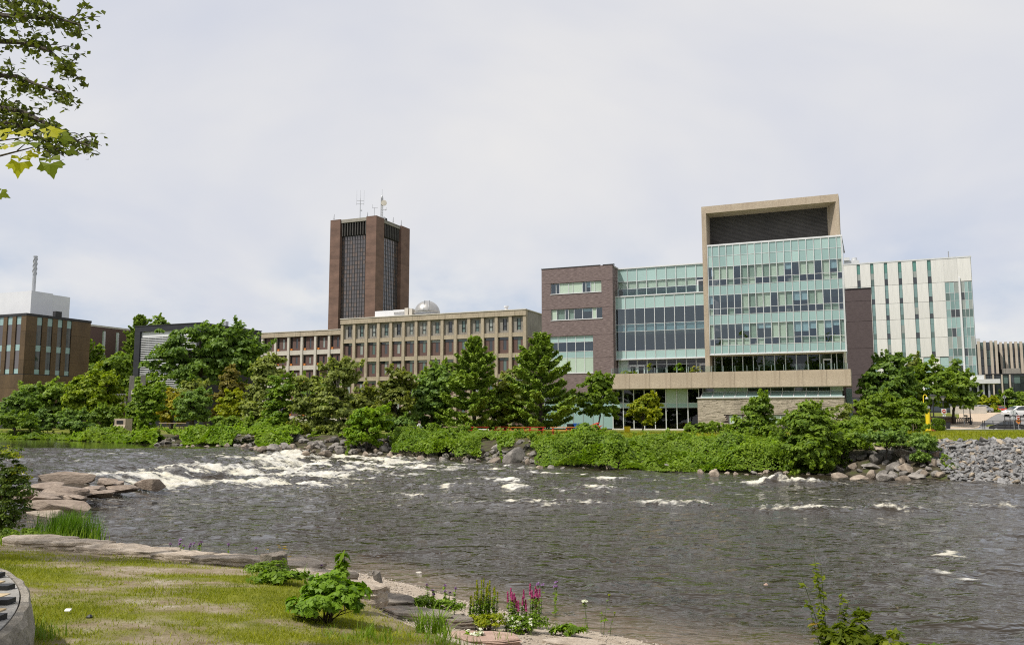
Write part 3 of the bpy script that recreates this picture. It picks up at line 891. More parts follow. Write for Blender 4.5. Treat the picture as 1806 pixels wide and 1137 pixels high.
def build_glass_building():
    B = Building('glass_office_building', 'teal glass and purple brick office block with a beige concrete frame on its roof', 34.94, 113.0)
    rr = random.Random(3)
    # ---- main glass block
    xs = [-8.44] + [-7.84 + .948 * i for i in range(18)] + [8.86]
    zs = [12.12, 13.24, 14.1, 16.13, 17.42, 18.3, 20.18, 21.48, 22.34, 24.1, 25.6, 27.02]

    def pick(i, j):
        if j in (0, 3, 6, 9, 10):
            return 'teal' if j < 7 else ('teal' if rr.random() < .6 else 'teal_light')
        up = j in (2, 5, 8)
        r = rr.random()
        dark_side = {2: i < 5 and i > 0, 5: i in (1, 2, 3), 8: False}.get(j if up else j + 1, False)
        if up:
            if dark_side or r < .26:
                return 'glass_blue'
            if r < .50:
                return ('glass_blue', (rr.choice([.35, .5, .65]), 'shade'))
            return ('glass_green', (1.0, rr.choice(['shade', 'shade', 'shade_dim'])))
        if r < .52:
            return 'glass_blue'
        return ('glass_green', (1.0, 'shade_dim')) if r < .8 else ('glass_green', (1.0, 'shade'))
    B.curtain(xs, zs, 0.0, pick)
    # right flank of the block
    for j in range(len(zs) - 1):
        for k in range(3):
            B.box('pane', 8.93, 8.96, .1 + 2.0 * k, 2.05 + 2.0 * k, zs[j] + .02, zs[j + 1] - .02, 'teal' if j in (0, 3, 6, 9, 10) else 'glass_dark')
    B.box('edge_trim', 8.89, 9.0, -.06, .06, 12.05, 27.05, 'white_metal')
    B.box('parapet_trim', -8.5, 9.02, -.10, .5, 27.03, 27.25, 'white_metal')
    B.box('lower_trim', -8.5, 9.02, -.12, .5, 11.93, 12.09, 'white_metal')
    mb = MB()
    for z in (12.1, 16.2, 20.25, 24.2, 26.8):
        mb.box(-8.4, 8.85, .35, 8.0, z, z + .3)
    B.mb('floor_slab', mb, 'slab')
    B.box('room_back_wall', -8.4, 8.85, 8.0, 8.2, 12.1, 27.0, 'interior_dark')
    mb = MB()
    for k in range(16):
        x = rr.uniform(-8, 8); z = rr.choice([12.4, 16.5, 20.55])
        mb.box(x, x + rr.uniform(.4, 1.0), .5, 1.1, z, z + rr.uniform(.7, 1.5))
    B.mb('office_furniture', mb, 'wood_tan', kind='stuff')
    B.box('roof', -8.5, 9.0, .5, 12, 27.0, 27.1, 'roofing')
    # ---- the concrete frame that rises beside and above the block
    B.box('frame_column', -9.16, -8.53, -.05, 3.2, 7.7, 31.75, 'concrete_beige')
    B.box('frame_beam', -9.16, 8.78, -.05, 3.2, 31.75, 32.75, 'concrete_beige')
    mb = MB(); mb.prism([(8.78, -.05), (8.78, 3.2), (7.25, 3.2), (7.2, 2.75), (8.45, -.05)], 27.26, 31.748)
    B.mb('frame_end_wall', mb, 'concrete_beige')
    B.box('louvre_wall', -8.5, 7.2, 2.95, 3.1, 27.1, 31.74, 'charcoal')
    mb = MB()
    for k in range(24):
        mb.box(-8.5, 7.2, 2.80, 2.945, 27.3 + k * .185, 27.455 + k * .185)
    B.mb('louvre_slats', mb, 'charcoal', kind='stuff')
    # ---- atrium wing
    xa = lin(-22.12, -9.2, 9)
    za = [11.86, 13.0, 15.8, 16.85, 19.1, 20.85]
    B.curtain(xa, za, 1.3, lambda i, j: {0: 'teal_light', 4: 'teal_light'}.get(j, ('glass_blue', (1.0, 'shade_dim')) if (j == 2) else 'glass_blue'), hw=.05)
    B.box('atrium_floor', -22.1, -9.2, 1.8, 9, 15.9, 16.6, 'slab')
    B.box('atrium_base', -22.1, -9.2, 1.4, 9, 11.7, 12.1, 'soffit')
    B.box('room_back_wall', -22.1, -9.2, 9, 9.2, 11.9, 20.6, 'interior_dark')
    mb = MB()
    for x in xa[1:-1:2]:
        for z in (19.3, 15.6):
            mb.box(x - .5, x + .5, 3, 3.2, z, z + .06); mb.box(x + .3, x + 1.1, 5, 5.2, z, z + .06)
    B.mb('ceiling_fixtures', mb, 'lamp_glass', kind='stuff')
    B.box('lower_trim', -22.2, -9.2, 1.1, 1.6, 11.7, 11.84, 'white_metal')
    B.box('parapet_trim', -22.2, -9.2, 1.15, 2.6, 20.86, 21.0, 'white_metal')
    zt = [21.1, 22.2, 23.3, 25.15]
    B.curtain(xa, zt, 2.7, lambda i, j: 'teal_light' if j == 2 else (('glass_green', (1.0, 'shade')) if j == 1 else 'glass_blue') if i < 8 else ('glass_blue' if j else None))
    B.box('door', -10.5, -9.35, 2.62, 2.7, 21.05, 22.9, 'white_metal')
    B.box('door_glass', -10.3, -9.55, 2.59, 2.617, 21.2, 22.75, 'glass_dark')
    B.box('room_back_wall', -22.1, -9.2, 7, 7.2, 21, 25, 'interior')
    B.box('parapet_trim', -22.1, -9.2, 2.5, 7, 25.17, 25.34, 'white_metal')
    for k in range(9):
        B.box('railing_pane', xa[k] + .02, xa[k + 1] - .02, 1.2, 1.23, 21.02, 21.95, 'glass_rail')
    # ---- purple brick block, laid in bands between recessed joints
    W1 = (-31.7, -23.85, 21.7, 23.25); W2 = (-31.65, -23.75, 17.8, 19.36); W3 = (-32.0, -25.2, 9.95, 15.35)
    bands = [(23.29, 25.5), (19.40, 23.25), (15.40, 19.36), (12.1, 15.36), (7.05, 12.06)]
    for z0, z1 in bands:
        ops = [(a, b, max(c, z0), min(d, z1)) for a, b, c, d in (W1, W2, W3) if min(d, z1) - max(c, z0) > .05]
        B.wall('brick_band', -33.15, -22.15, 0, .35, z0, z1, ops, 'brick_purple')
        B.box('brick_flank', -22.45, -22.15, .36, 12, z0, z1, 'brick_purple')
        B.box('brick_flank', -33.15, -32.85, .36, 12, z0, z1, 'brick_purple')
    for z in (23.27, 19.38, 15.38, 12.08):
        B.wall('recessed_joint', -33.12, -22.18, .06, .34, z - .025, z + .025, [(a, b, z - .025, z + .025) for a, b, c, d in (W1, W2, W3) if c - .1 < z < d + .1 and not abs(z - d) < .1], 'brick_dark')
    B.box('coping', -33.2, -24.0, -.05, .4, 25.5, 25.62, 'dark_metal')
    B.box('coping', -23.6, -21.9, -.05, .4, 25.5, 25.62, 'dark_metal')
    B.box('roof', -33.1, -22, .4, 12, 25.2, 25.4, 'roofing')
    s1 = [-31.7, -30.9, -30.35, -28.95, -28.25, -26.8, -26.25, -25.5, -24.9, -23.85]
    B.curtain(s1, [21.72, 23.24], .22, lambda i, j: ['glass_blue', 'glass_blue', 'glass_shade', 'glass_shade', 'glass_shade', 'glass_blue', ('glass_blue', (.5, 'shade')), 'glass_shade', 'glass_shade'][i], proud=.05)
    s2 = [-31.65, -30.8, -29.5, -29.0, -28.1, -26.8, -25.3, -24.7, -23.75]
    B.curtain(s2, [17.82, 19.35], .22, lambda i, j: ['glass_shade', ('glass_green', (1., 'shade_dim')), 'glass_blue', ('glass_green', (1., 'shade_dim')), 'glass_blue', ('glass_blue', (.3, 'shade')), 'glass_shade', 'glass_blue'][i], proud=.05)
    B.curtain(lin(-32.0, -25.2, 5), [9.97, 12.15, 13.08, 14.47, 15.34], .22, lambda i, j: ['glass_shade', 'teal', 'glass_blue', 'teal_light'][j], proud=.05)
    B.box('sill', -31.75, -23.8, -.08, .2, 21.6, 21.69, 'white_metal')
    B.box('sill', -31.7, -23.7, -.08, .2, 17.7, 17.79, 'white_metal')
    B.box('sill', -32.05, -25.15, -.08, .2, 9.84, 9.94, 'white_metal')
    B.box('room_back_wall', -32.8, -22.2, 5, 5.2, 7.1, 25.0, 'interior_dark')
    # base under the brick: tall teal panels and dark glazing
    xb = lin(-33.1, -22.6, 7)
    B.curtain(xb, [1.9, 5.0, 5.9, 7.04], .9, lambda i, j: ['teal', 'teal', 'glass_dark'][j], mull='steel', proud=.04)
    B.box('base_wall', -33.1, -22.5, 1.2, 1.4, 1.7, 7.0, 'interior_dark')
    # ---- terrace with its concrete parapet
    tx = [-22.45 + 2.89 * i for i in range(12)]
    tx[-1] = 9.37
    for i in range(11):
        B.box('parapet_panel', tx[i] + .012, tx[i + 1] - .012, -1.2, -.9, 7.48, 9.6, 'concrete_beige')
    B.box('parapet_panel', 9.1, 9.37, -.895, 4.0, 7.48, 9.6, 'concrete_beige')
    B.box('parapet_panel', -22.45, -22.2, -.895, .0, 7.48, 9.6, 'concrete_beige')
    B.box('terrace_floor', -22.2, 9.1, -.895, 4.5, 7.5, 8.5, 'soffit')
    k = 0
    x = -22.6
    for x0 in lin(-22.3, 9.0, 20)[:-1]:
        B.box('railing_pane', x0 + .02, x0 + 1.545, -.72, -.70, 9.0, 10.45, 'glass_rail')
    for x0 in lin(-22.3, 9.0, 20):
        B.box('railing_post', x0 - .03, x0 + .03, -.69, -.63, 8.5, 10.4, 'steel')
    # terrace-level glazing
    xl = [-21.95, -20.55, -19.2, -17.75, -16.35, -14.9, -13.5, -12.1, -10.75, -9.25]
    B.curtain(xl, [8.55, 11.0, 11.7], 2.0, lambda i, j: ('glass_shade' if i == 0 else 'glass_clear') if not (i in (1, 2, 8) and j == 0) else None, vw=.11)
    for x0, x1 in ((-20.35, -19.3), (-19.15, -18.1), (-10.3, -9.35)):
        mb = MB(); mb.box(x0, x0 + .13, 1.9, 2.0, 8.5, 10.95); mb.box(x1 - .13, x1, 1.9, 2.0, 8.5, 10.95)
        mb.box(x0 + .13, x1 - .13, 1.9, 2.0, 10.75, 10.95); mb.box(x0 + .13, x1 - .13, 1.9, 2.0, 8.5, 8.8)
        B.mb('door', mb, 'white_metal')
        B.box('door_glass', x0 + .14, x1 - .14, 1.93, 1.96, 8.8, 10.75, 'glass_clear')
    for x0, x1 in ((-20.52, -20.38), (-18.07, -17.8), (-10.7, -10.33)):
        B.box('sidelight', x0, x1, 1.95, 1.98, 8.55, 10.97, 'glass_dark')
    xr = [-8.2, -7.2, -5.8, -4.4, -3.0, -1.6, -.2, 1.2, 2.6, 4.05, 5.55, 7.0, 7.65, 8.5]
    B.curtain(xr, [8.55, 11.9], 2.0, lambda i, j: None if i == 10 else ('glass_clear', (.42, 'shade_dim')) if i == 5 else 'glass_clear', vw=.11)
    mb = MB(); mb.box(5.95, 6.1, 1.9, 2.0, 8.5, 11.2); mb.box(6.85, 6.98, 1.9, 2.0, 8.5, 11.2); mb.box(6.1, 6.85, 1.9, 2.0, 11.0, 11.2); mb.box(6.1, 6.85, 1.9, 2.0, 8.5, 8.8)
    B.mb('door', mb, 'white_metal')
    B.box('door_glass', 6.11, 6.84, 1.93, 1.96, 8.8, 11.0, 'glass_clear')
    B.box('sidelight', 5.57, 5.93, 1.95, 1.98, 8.55, 11.88, 'glass_dark')
    B.box('door_head', 5.95, 6.98, 1.95, 1.98, 11.22, 11.88, 'glass_dark')
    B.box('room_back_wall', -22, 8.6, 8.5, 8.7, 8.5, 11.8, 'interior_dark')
    B.box('room_ceiling', -22, 8.6, 2.1, 8.5, 11.72, 11.85, 'interior')
    B.box('block_soffit', -8.45, 8.9, .5, 2.6, 11.86, 11.92, 'soffit')
    mb = MB(); mb.extrude_x([(-.05, 11.9), (2.5, 11.9), (2.5, 9.6), (2.2, 9.6)], 8.62, 8.9)
    B.mb('sloped_bracket', mb, 'aluminium')
    # ---- two lower storeys on the left
    xg = lin(-22.5, -10.25, 8)
    pat = {(4, 2): 0, (5, 2): 0, (6, 2): 0}

    def pg(i, j):
        if j == 1:
            return 'teal_light'
        if j == 2 and i in (5, 6):
            return 'glass_shade'
        return 'glass_clear'
    B.curtain(xg, [1.9, 4.85, 5.5, 7.42], .6, pg, vw=.12)
    B.box('room_back_wall', -22.5, -10.2, 5, 5.2, 1.8, 7.4, 'interior_dark')
    B.box('room_ceiling', -22.5, -10.2, .7, 5, 4.9, 5.2, 'interior')
    B.box('plinth', -22.6, -10.2, .3, .59, 1.6, 1.9, 'concrete_pale')
    mb = MB()
    for x, z, w_, h_ in ((-21.6, 2.6, .5, 2), (-12.6, 2.3, .9, .12), (-21.8, 5.6, .3, 1.4), (-20.9, 5.6, .3, 1.2), (-10.9, 5.55, .7, .5)):
        mb.box(x, x + w_, 2.2, 2.5, z, z + h_)
    B.mb('indoor_furniture', mb, 'concrete_pale', kind='stuff')
    # ---- rough stone wall: strips of ledge stone laid with ragged faces
    mb = MB()
    z = 1.6
    rs = random.Random(5)
    lows = [(-6.1, -4.4, 2.7, 3.8), (-1.4, 1.55, 2.7, 3.8)]
    while z < 6.02:
        hh = rs.uniform(.09, .16)
        x = -10.2
        while x < 8.38:
            w_ = min(rs.uniform(.3, 1.1), 8.4 - x)
            if not any(a - .02 < x + w_ and x < b + .02 and z + hh > c and z < d for a, b, c, d in lows):
                p = rs.uniform(0, .07)
                mb.box(x + .008, x + w_ - .008, -.75 - p, -.5, z + .008, min(z + hh, 6.05) - .004)
            x += w_
        z += hh
    B.mb('stone', mb, 'stone_wall', kind='stuff', label='long rough courses of the ledge stone wall')
    B.wall('wall_core', -10.15, 8.35, -.64, -.2, 1.5, 6.0, lows, 'brick_dark')
    B.box('stone_flank', 8.36, 8.42, -.6, 6, 1.5, 6.0, 'stone_wall')
    B.box('stone_flank', -10.22, -10.16, -.6, .6, 1.5, 6.0, 'stone_wall')
    B.curtain(lin(-6.1, -4.4, 2), [2.72, 3.78], -.5, lambda i, j: 'glass_shade')
    B.curtain(lin(-1.4, 1.55, 3), [2.72, 3.78], -.5, lambda i, j: 'glass_shade')
    B.box('sill', -1.45, 1.6, -.85, -.55, 2.6, 2.7, 'concrete_pale')
    B.box('wall_coping', -10.3, 8.5, -.95, -.35, 6.06, 6.2, 'white_metal')
    xc = lin(-9.7, 8.3, 12)
    for i in range(12):                       # sloping rooflight panes
        mb = MB(); mb.extrude_x([(-.72, 6.22), (.75, 6.88), (.75, 6.92), (-.72, 6.26)], xc[i] + .06, xc[i + 1] - .06)
        B.mb('rooflight_pane', mb, 'teal_light')
        B.mb('rooflight_bar', MB().extrude_x([(-.76, 6.21), (.77, 6.9), (.77, 6.97), (-.76, 6.3)], xc[i] - .055, xc[i] + .055), 'white_metal')
    B.curtain(xc, [6.95, 7.46], .8, lambda i, j: 'glass_dark' if i in (0, 4, 5, 6, 7, 8, 9, 10) else 'glass_shade')
    B.box('room_back_wall', -10.1, 8.35, 1.5, 1.7, 1.8, 7.45, 'interior_dark')
    # ---- dark brick stair tower behind, on the right
    for z0, z1 in ((1.7, 5.9), (7.02, 10.95), (11.0, 15.55), (15.6, 20.3), (20.35, 23.9), (23.95, 26.1)):
        B.box('brick_band', 0.6, 12.25, 43.4, 52, z0, z1, 'brick_dark')
    B.box('tower_core', .7, 12.15, 43.5, 51.9, 1.7, 26.0, 'brick_dark')
    B.box('coping', .5, 12.3, 43.3, 52, 26.1, 26.25, 'dark_metal')
    B.box('link_canopy', 8.5, 13.5, 30.0, 43.3, 5.6, 6.6, 'steel')
    B.box('link_wall', 8.0, 13, 43.2, 43.39, 1.7, 5.5, 'brick_dark')
    B.box('link_glazing', 8.45, 9.2, 8, 8.1, 3.0, 7.4, 'teal')
    # planters' terrace floor continues behind; rear volume closes the building
    B.box('rear_wing', -33, 8.4, 12.01, 30, 1.7, 24.8, 'brick_purple')
    return B


GB = build_glass_building()


def build_science_building():
    B = Building('science_building', 'long beige concrete grid building with brick panels, slim windows and a dome on its roof', 2.46, 167.0)
    xs = [-42.75 + 3.053 * i for i in range(15)]
    rows = [(20.3, 23.8, 'grey'), (16.2, 19.45, 'brick'), (12.1, 15.4, 'brick'), (8.0, 11.25, 'brick'), (3.9, 7.1, 'brick')]
    rr = random.Random(8)
    for i, x in enumerate(xs):
        B.box('column', x - .33, x + .33, -.05, .75, 1.7, 23.6, 'concrete_old')
    for i in range(14):
        x0, x1 = xs[i] + .332, xs[i + 1] - .332
        w = x1 - x0
        for k, (z0, z1, kind) in enumerate(rows):
            B.box('spandrel', x0, x1, .08, .7, z0 - (.85 if k < 4 else .8), z0, 'concrete_old')
            wx0, wx1 = x0 + w * .44, x0 + w * .72
            if kind == 'grey':
                B.wall('wall_panel', x0, x1, .45, .7, z0, z1, [(wx0, wx1, z0 + .55, z1 - .7)], 'concrete_grey')
                f = B.box('window', wx0, wx1, .5, .54, z0 + .55, z1 - .7, rr.choice(['shade_grey', 'glass_dark', 'teal_dim', 'teal_dim']))
                B.mb('window_frame', MB().box(wx0 - .06, wx0, .36, .5, z0 + .5, z1 - .65).box(wx1, wx1 + .06, .36, .5, z0 + .5, z1 - .65).box(wx0, wx1, .36, .5, z0 + 1.35, z0 + 1.42), 'dark_metal')
            else:
                B.wall('brick_panel', x0, x1, .45, .7, z0, z1 - .55, [(wx0, wx1, z0 + .7, z1 - .55)], 'brick_red')
                lit = rr.random()
                B.box('window', wx0 + .02, wx1 - .02, .5, .54, z0 + .7, z1 - .56, rr.choice(['shade_grey', 'teal_dim', 'glass_dark', 'glass_dark', 'teal_dim']))
                h_ = x0 + w * rr.choice([.0, .5, .5, 1.0])
                if h_ - x0 > .1:
                    B.box('transom_window', x0 + .02, h_ - .02, .48, .52, z1 - .52, z1 - .04, 'glass_dark' if k == 1 else rr.choice(['shade_grey', 'glass_dark']))  # second row: the bay's shadow is put into the dark left pane
                if x1 - h_ > .1:
                    B.box('transom_window', h_ + .02, x1 - .02, .48, .52, z1 - .52, z1 - .04, rr.choice(['shade_grey', 'teal_dim', 'shade_grey']))
    B.box('ground_wall', -42.4, -.4, .5, .8, 1.7, 3.0, 'brick_red')
    B.box('cornice', -43.1, .34, -.2, .8, 23.6, 24.68, 'concrete_old')
    B.box('roof_edge', -43.2, .44, -.3, 16.2, 24.68, 24.86, 'concrete_pale')
    B.box('core', -42.4, -.1, .72, 15.9, 1.7, 24.6, 'concrete_grey')
    B.box('end_wall', -.09, .30, .81, 16, 19.4, 24.67, 'concrete_grey')
    B.box('end_wall', -.09, .22, .81, 16, 1.7, 19.38, 'brick_red')
    B.box('end_band', .23, .34, .81, 16, 19.3, 19.6, 'concrete_old')
    B.box('end_wall', -43.0, -42.41, .81, 16, 1.7, 24.67, 'concrete_old')
    # older stair porch at the left foot
    B.box('porch', -36.0, -33.4, -2.6, -.06, 1.7, 7.2, 'brick_red'); B.box('porch_roof', -36.2, -33.2, -2.8, -.06, 7.2, 7.45, 'dark_metal')
    # plant on the roof
    B.mb('roof_plant', MB().box(-36.4, -31.6, 3, 8, 24.9, 26.5).box(-31.6, -28.8, 2.6, 6, 26.0, 26.5).box(-31.5, -29.0, 3, 6, 24.9, 26.0), 'white_metal')
    B.mb('roof_vent', MB().box(-28.4, -27.6, 2, 3.2, 24.9, 26.7).box(-27.3, -26.6, 2, 3.2, 24.9, 26.5), 'concrete_pale')
    B.mb('roof_vent', MB().cyl(-5.2, 3, 24.9, 25.8, .35).cyl(-5.2, 3, 25.8, 26.05, .5), 'white_metal')
    return B


SB = build_science_building()


def build_dome():
    c = SB.root.matrix_basis @ Vector((-23.6, 3.2, 0))
    t = thing('observatory_dome', 'silver observatory dome on the roof of the long concrete building', 'dome', (c.x, c.y, 24.86))
    prof = [(2.75 * math.cos(a), .55 + 2.75 * math.sin(a)) for a in np.linspace(0, math.pi / 2 - .02, 9)]
    MB().lathe(0, 0, prof, 28).build('shell', M['dome'], t, smooth=True)
    MB().lathe(0, 0, [(2.6, 0), (2.6, .5), (2.85, .5), (2.85, .62), (2.7, .62)], 28).build('base_ring', M['steel'], t)
    mb = MB()
    for a in np.linspace(.1, 2.9, 12):
        x, z = 2.82 * math.cos(a), .55 + 2.82 * math.sin(a)
        mb.box(x - .3, x + .3, -.35, -.25, z - .05, z + .05)
    pts = [(-.5, 2.8 * -math.cos(a) * .99, .55 + 2.8 * math.sin(a)) for a in np.linspace(.2, 1.6, 8)]
    MB().tube(pts, .07, 5).build('slit_rail', M['steel'], t)
    MB().tube([(.5, y, z) for _, y, z in pts], .07, 5).build('slit_rail', M['steel'], t)



build_dome()


def build_office_wing():
    B = Building('office_wing', 'lower concrete and brick wing with white floor bands and orange boxes under its windows', -39.35, 196.0)
    xs = [-30.5 + 3.85 * i for i in range(9)]
    rows = [(19.3, 22.6), (15.7, 18.2), (11.7, 14.55), (7.8, 10.6), (3.9, 6.7)]
    for x in xs:
        B.box('column', x - .3, x + .3, -.1, .7, 1.7, 22.6, 'concrete_pale')
    for i in range(8):
        x0, x1 = xs[i] + .302, xs[i + 1] - .302
        w = x1 - x0
        for k, (z0, z1) in enumerate(rows):
            B.box('floor_band', x0, x1, .1, .7, z0 - 1.05, z0, 'concrete_pale')
            B.wall('brick_panel', x0, x1, .4, .7, z0, z1, [(x0 + .1, x0 + w * .2, z0 + .55, z1 - .05), (x0 + w * .5, x0 + w * .66, z0 + .5, z1 - .5)], 'brick_red')
            B.box('recessed_window', x0 + .1, x0 + w * .2, .6, .65, z0 + .55, z1 - .05, 'glass_dark')
            B.box('window', x0 + w * .5, x0 + w * .66, .46, .5, z0 + .5, z1 - .5, 'shade_grey' if (i + k) % 3 == 0 else 'glass_dark')
            B.box('window_box', x0 + .08, x0 + w * .22, .2, .39, z0 + .05, z0 + .5, 'orange_panel')
    B.box('cornice', -31, .3, -.25, .8, 22.6, 23.72, 'concrete_old')
    B.box('roof_edge', -31.1, .4, -.35, 14, 23.72, 23.9, 'concrete_pale')
    B.box('core', -30.8, .2, .72, 13.8, 1.7, 23.6, 'brick_red')


M['orange_panel'] = surf('orange_panel', (.50, .17, .035), (.6, .22, .05), 3, .6)
build_office_wing()


def build_tower():
    B = Building('brick_tower', 'tall red brick tower with smoked glass walls and a dark louvred top floor', -52.86, 325.0)
    W, D = 21.4, 26.0
    zt, zl = 81.9, 75.0
    def pier(x0, x1, y0, y1):
        z = 1.7
        for z1 in (14, 27, 40, 53, 66, zt):
            B.box('brick_pier', x0, x1, y0, y1, z + .015, z1 - .015, 'brick_tower')
            z = z1
    pier(-W, -16.75, 0, 5.9); pier(-4.6, 0, 0, 5.9); pier(-4.6, 0, 19.1, D); pier(-W, -16.75, 19.1, D)
    rr = random.Random(4)

    def glass_wall(name, a0, a1, along, pos):
        n, mcol = 10, []
        mb = MB(); fr = MB()
        zs = lin(1.8, zl, 44)
        xs = lin(a0, a1, n)
        for i in range(n):
            for j in range(44):
                t = [rr.uniform(-.02, .02) for _ in range(4)]
                q = [(xs[i] + .08, zs[j] + .08, t[0]), (xs[i + 1] - .08, zs[j] + .08, t[1]), (xs[i + 1] - .08, zs[j + 1] - .08, t[2]), (xs[i] + .08, zs[j + 1] - .08, t[3])]
                row_t = (j // 4) % 2
                mb.face([(a, pos + t_, z) if along == 'x' else (pos - t_, a, z) for a, z, t_ in q], 0 if rr.random() < .72 else 1)
        B.mb(name, mb, [M['glass_tower'], M['glass_tower2']], kind='stuff', label='grid of small smoked panes between the brick piers')
        for x in xs:
            if along == 'x':
                fr.box(x - .09, x + .09, pos - .12, pos + .1, 1.8, zl)
            else:
                fr.box(pos - .1, pos + .12, x - .09, x + .09, 1.8, zl)
        for z in zs:
            if along == 'x':
                fr.box(a0, a1, pos - .06, pos + .08, z - .07, z + .07)
            else:
                fr.box(pos - .08, pos + .06, a0, a1, z - .07, z + .07)
        B.mb('mullion_grid', fr, 'dark_metal', kind='stuff')
    glass_wall('window_grid', -16.7, -4.65, 'x', 1.7)
    glass_wall('window_grid', 5.95, 19.05, 'y', -1.7)
    B.box('tower_core', -19.5, -2.0, 2.0, D - 2, 1.7, 80.4, 'interior_dark')
    # louvred plant floor and concrete cap
    for i in range(10):
        x = -16.6 + 1.2 * i + .3
        B.box('louvre_fin', x, x + .35, .7, 1.9, 75.1, 80.4, 'charcoal')
        y = 6.1 + 1.3 * i + .3
        B.box('louvre_fin', -1.9, -.7, y, y + .38, 75.1, 80.4, 'charcoal')
    B.box('cap_beam', -16.74, -4.62, .5, 2.2, 80.4, 81.75, 'concrete_grey')
    B.box('cap_beam', -2.2, -.5, 5.92, 19.08, 80.4, 81.75, 'concrete_grey')
    B.box('roof', -W + .5, -.5, 6, D - .5, 81.0, 81.4, 'roofing')
    B.box('roof', -16.7, -4.7, 2.3, 6, 81.0, 81.4, 'roofing')
    return B


M['glass_tower2'] = panel_glass('smoked_window_warm', (.12, .088, .075), .07, .8, .2)
TW = build_tower()


def on_tower(x, y):
    c = TW.root.matrix_basis @ Vector((x, y, 0))
    return (c.x, c.y, 81.4)


def build_antennas():
    t = thing('antenna_mast', 'thin mast with a crossbar of whip antennas near the left side of the tower roof', 'antenna', on_tower(-10.5, 4.5))
    MB().tube([(0, 0, 0), (0, 0, 8.2), (0, 0, 9.8)], [.16, .14, .05], 6).build('pole', M['steel'], t)
    for dz in (7.1, 8.4):
        MB().box(-1.5, 1.5, -.06, .06, dz, dz + .12).build('crossbar', M['steel'], t)
    for dx in (-1.45, 0, 1.45):
        MB().tube([(dx, 0, 6.6), (dx, 0, 12.8)], [.06, .035], 5).build('whip', M['steel'], t)
    MB().box(.2, .8, -.1, .1, 4.2, 4.7).build('bracket', M['steel'], t)
    t = thing('lattice_mast', 'tall lattice mast with a round dish above the tower corner', 'antenna', on_tower(-.9, 3.2) if False else on_tower(-2.2, 7.4))
    for sx, sy in ((-.38, -.38), (.38, -.38), (.38, .38), (-.38, .38)):
        MB().tube([(sx, sy, 0), (sx, sy, 9.6)], .06, 5).build('leg', M['steel'], t)
    mb = MB()
    for k in range(14):
        z = k * .68
        for a, b in (((-.38, -.38), (.38, -.38)), ((.38, -.38), (.38, .38)), ((.38, .38), (-.38, .38)), ((-.38, .38), (-.38, -.38))):
            mb.tube([(*a, z), (*b, z + .68)], .04, 4); mb.tube([(*a, z), (*b, z)], .045, 4)
    mb.build('bracing', M['steel'], t, kind='stuff')
    MB().lathe(0, 0, [(.36, 6.4), (.36, 9.9), (.2, 10.4), (.06, 10.5), (.05, 13.0)], 10).build('radome', M['steel'], t)
    MB().tube([(.9, -1.0, 7.2), (.9, -.55, 7.2)], [1.15, 1.1], 18).build('dish', M['concrete_pale'], t)
    MB().box(.3, 2.0, -.06, .06, 4.6, 4.75).tube([(1.3, 0, 4.2), (1.9, -.2, 5.4)], .05, 5).build('side_arm', M['steel'], t)
    MB().tube([(1.0, -.7, 1.0), (1.0, -.4, 1.0)], [.6, .55], 14).build('dish', M['steel'], t)
    t = thing('tee_antenna', 'small T shaped antenna left of the lattice mast on the tower roof', 'antenna', on_tower(-2.4, 2.2))
    MB().tube([(0, 0, 0), (0, 0, 4.3)], .09, 5).build('pole', M['steel'], t)
    MB().box(-.8, 1.3, -.05, .05, 4.2, 4.32).tube([(-.75, 0, 4.0), (-.75, 0, 5.6)], .05, 5).build('crossbar', M['steel'], t)
    for x, y, h_, lab in ((-20.6, 1.2, 3.2, 'short rod antenna at the far left corner of the tower roof'), (-4.9, 1.2, 2.6, 'short rod antenna midway along the left face of the tower roof'),
                          (-1.0, 14.2, 3.0, 'short rod antenna halfway along the right face of the tower roof'), (-1.0, 20.6, 3.2, 'short forked antenna at the right end of the tower roof')):
        t = thing('rod_antenna', lab, 'antenna', on_tower(x, y), group='rod antennas on the tower roof')
        MB().tube([(0, 0, 0), (.0, 0, h_ * .6), (.12, 0, h_)], [.08, .16, .07], 5).build('rod', M['steel'], t)
        MB().box(-.25, .25, -.05, .05, h_ * .35, h_ * .42).build('clamp', M['steel'], t)
    t = thing('roof_ventilator', 'dark round ventilator on the tower roof right of the corner', 'ventilator', on_tower(-1.2, 8.6))
    MB().lathe(0, 0, [(.7, 0), (.75, .9), (.55, 1.3), (.1, 1.5)], 12).build('cowl', M['black'], t)
    MB().lathe(0, 0, [(.85, 0), (.85, .2)], 12).build('curb', M['dark_metal'], t)


build_antennas()


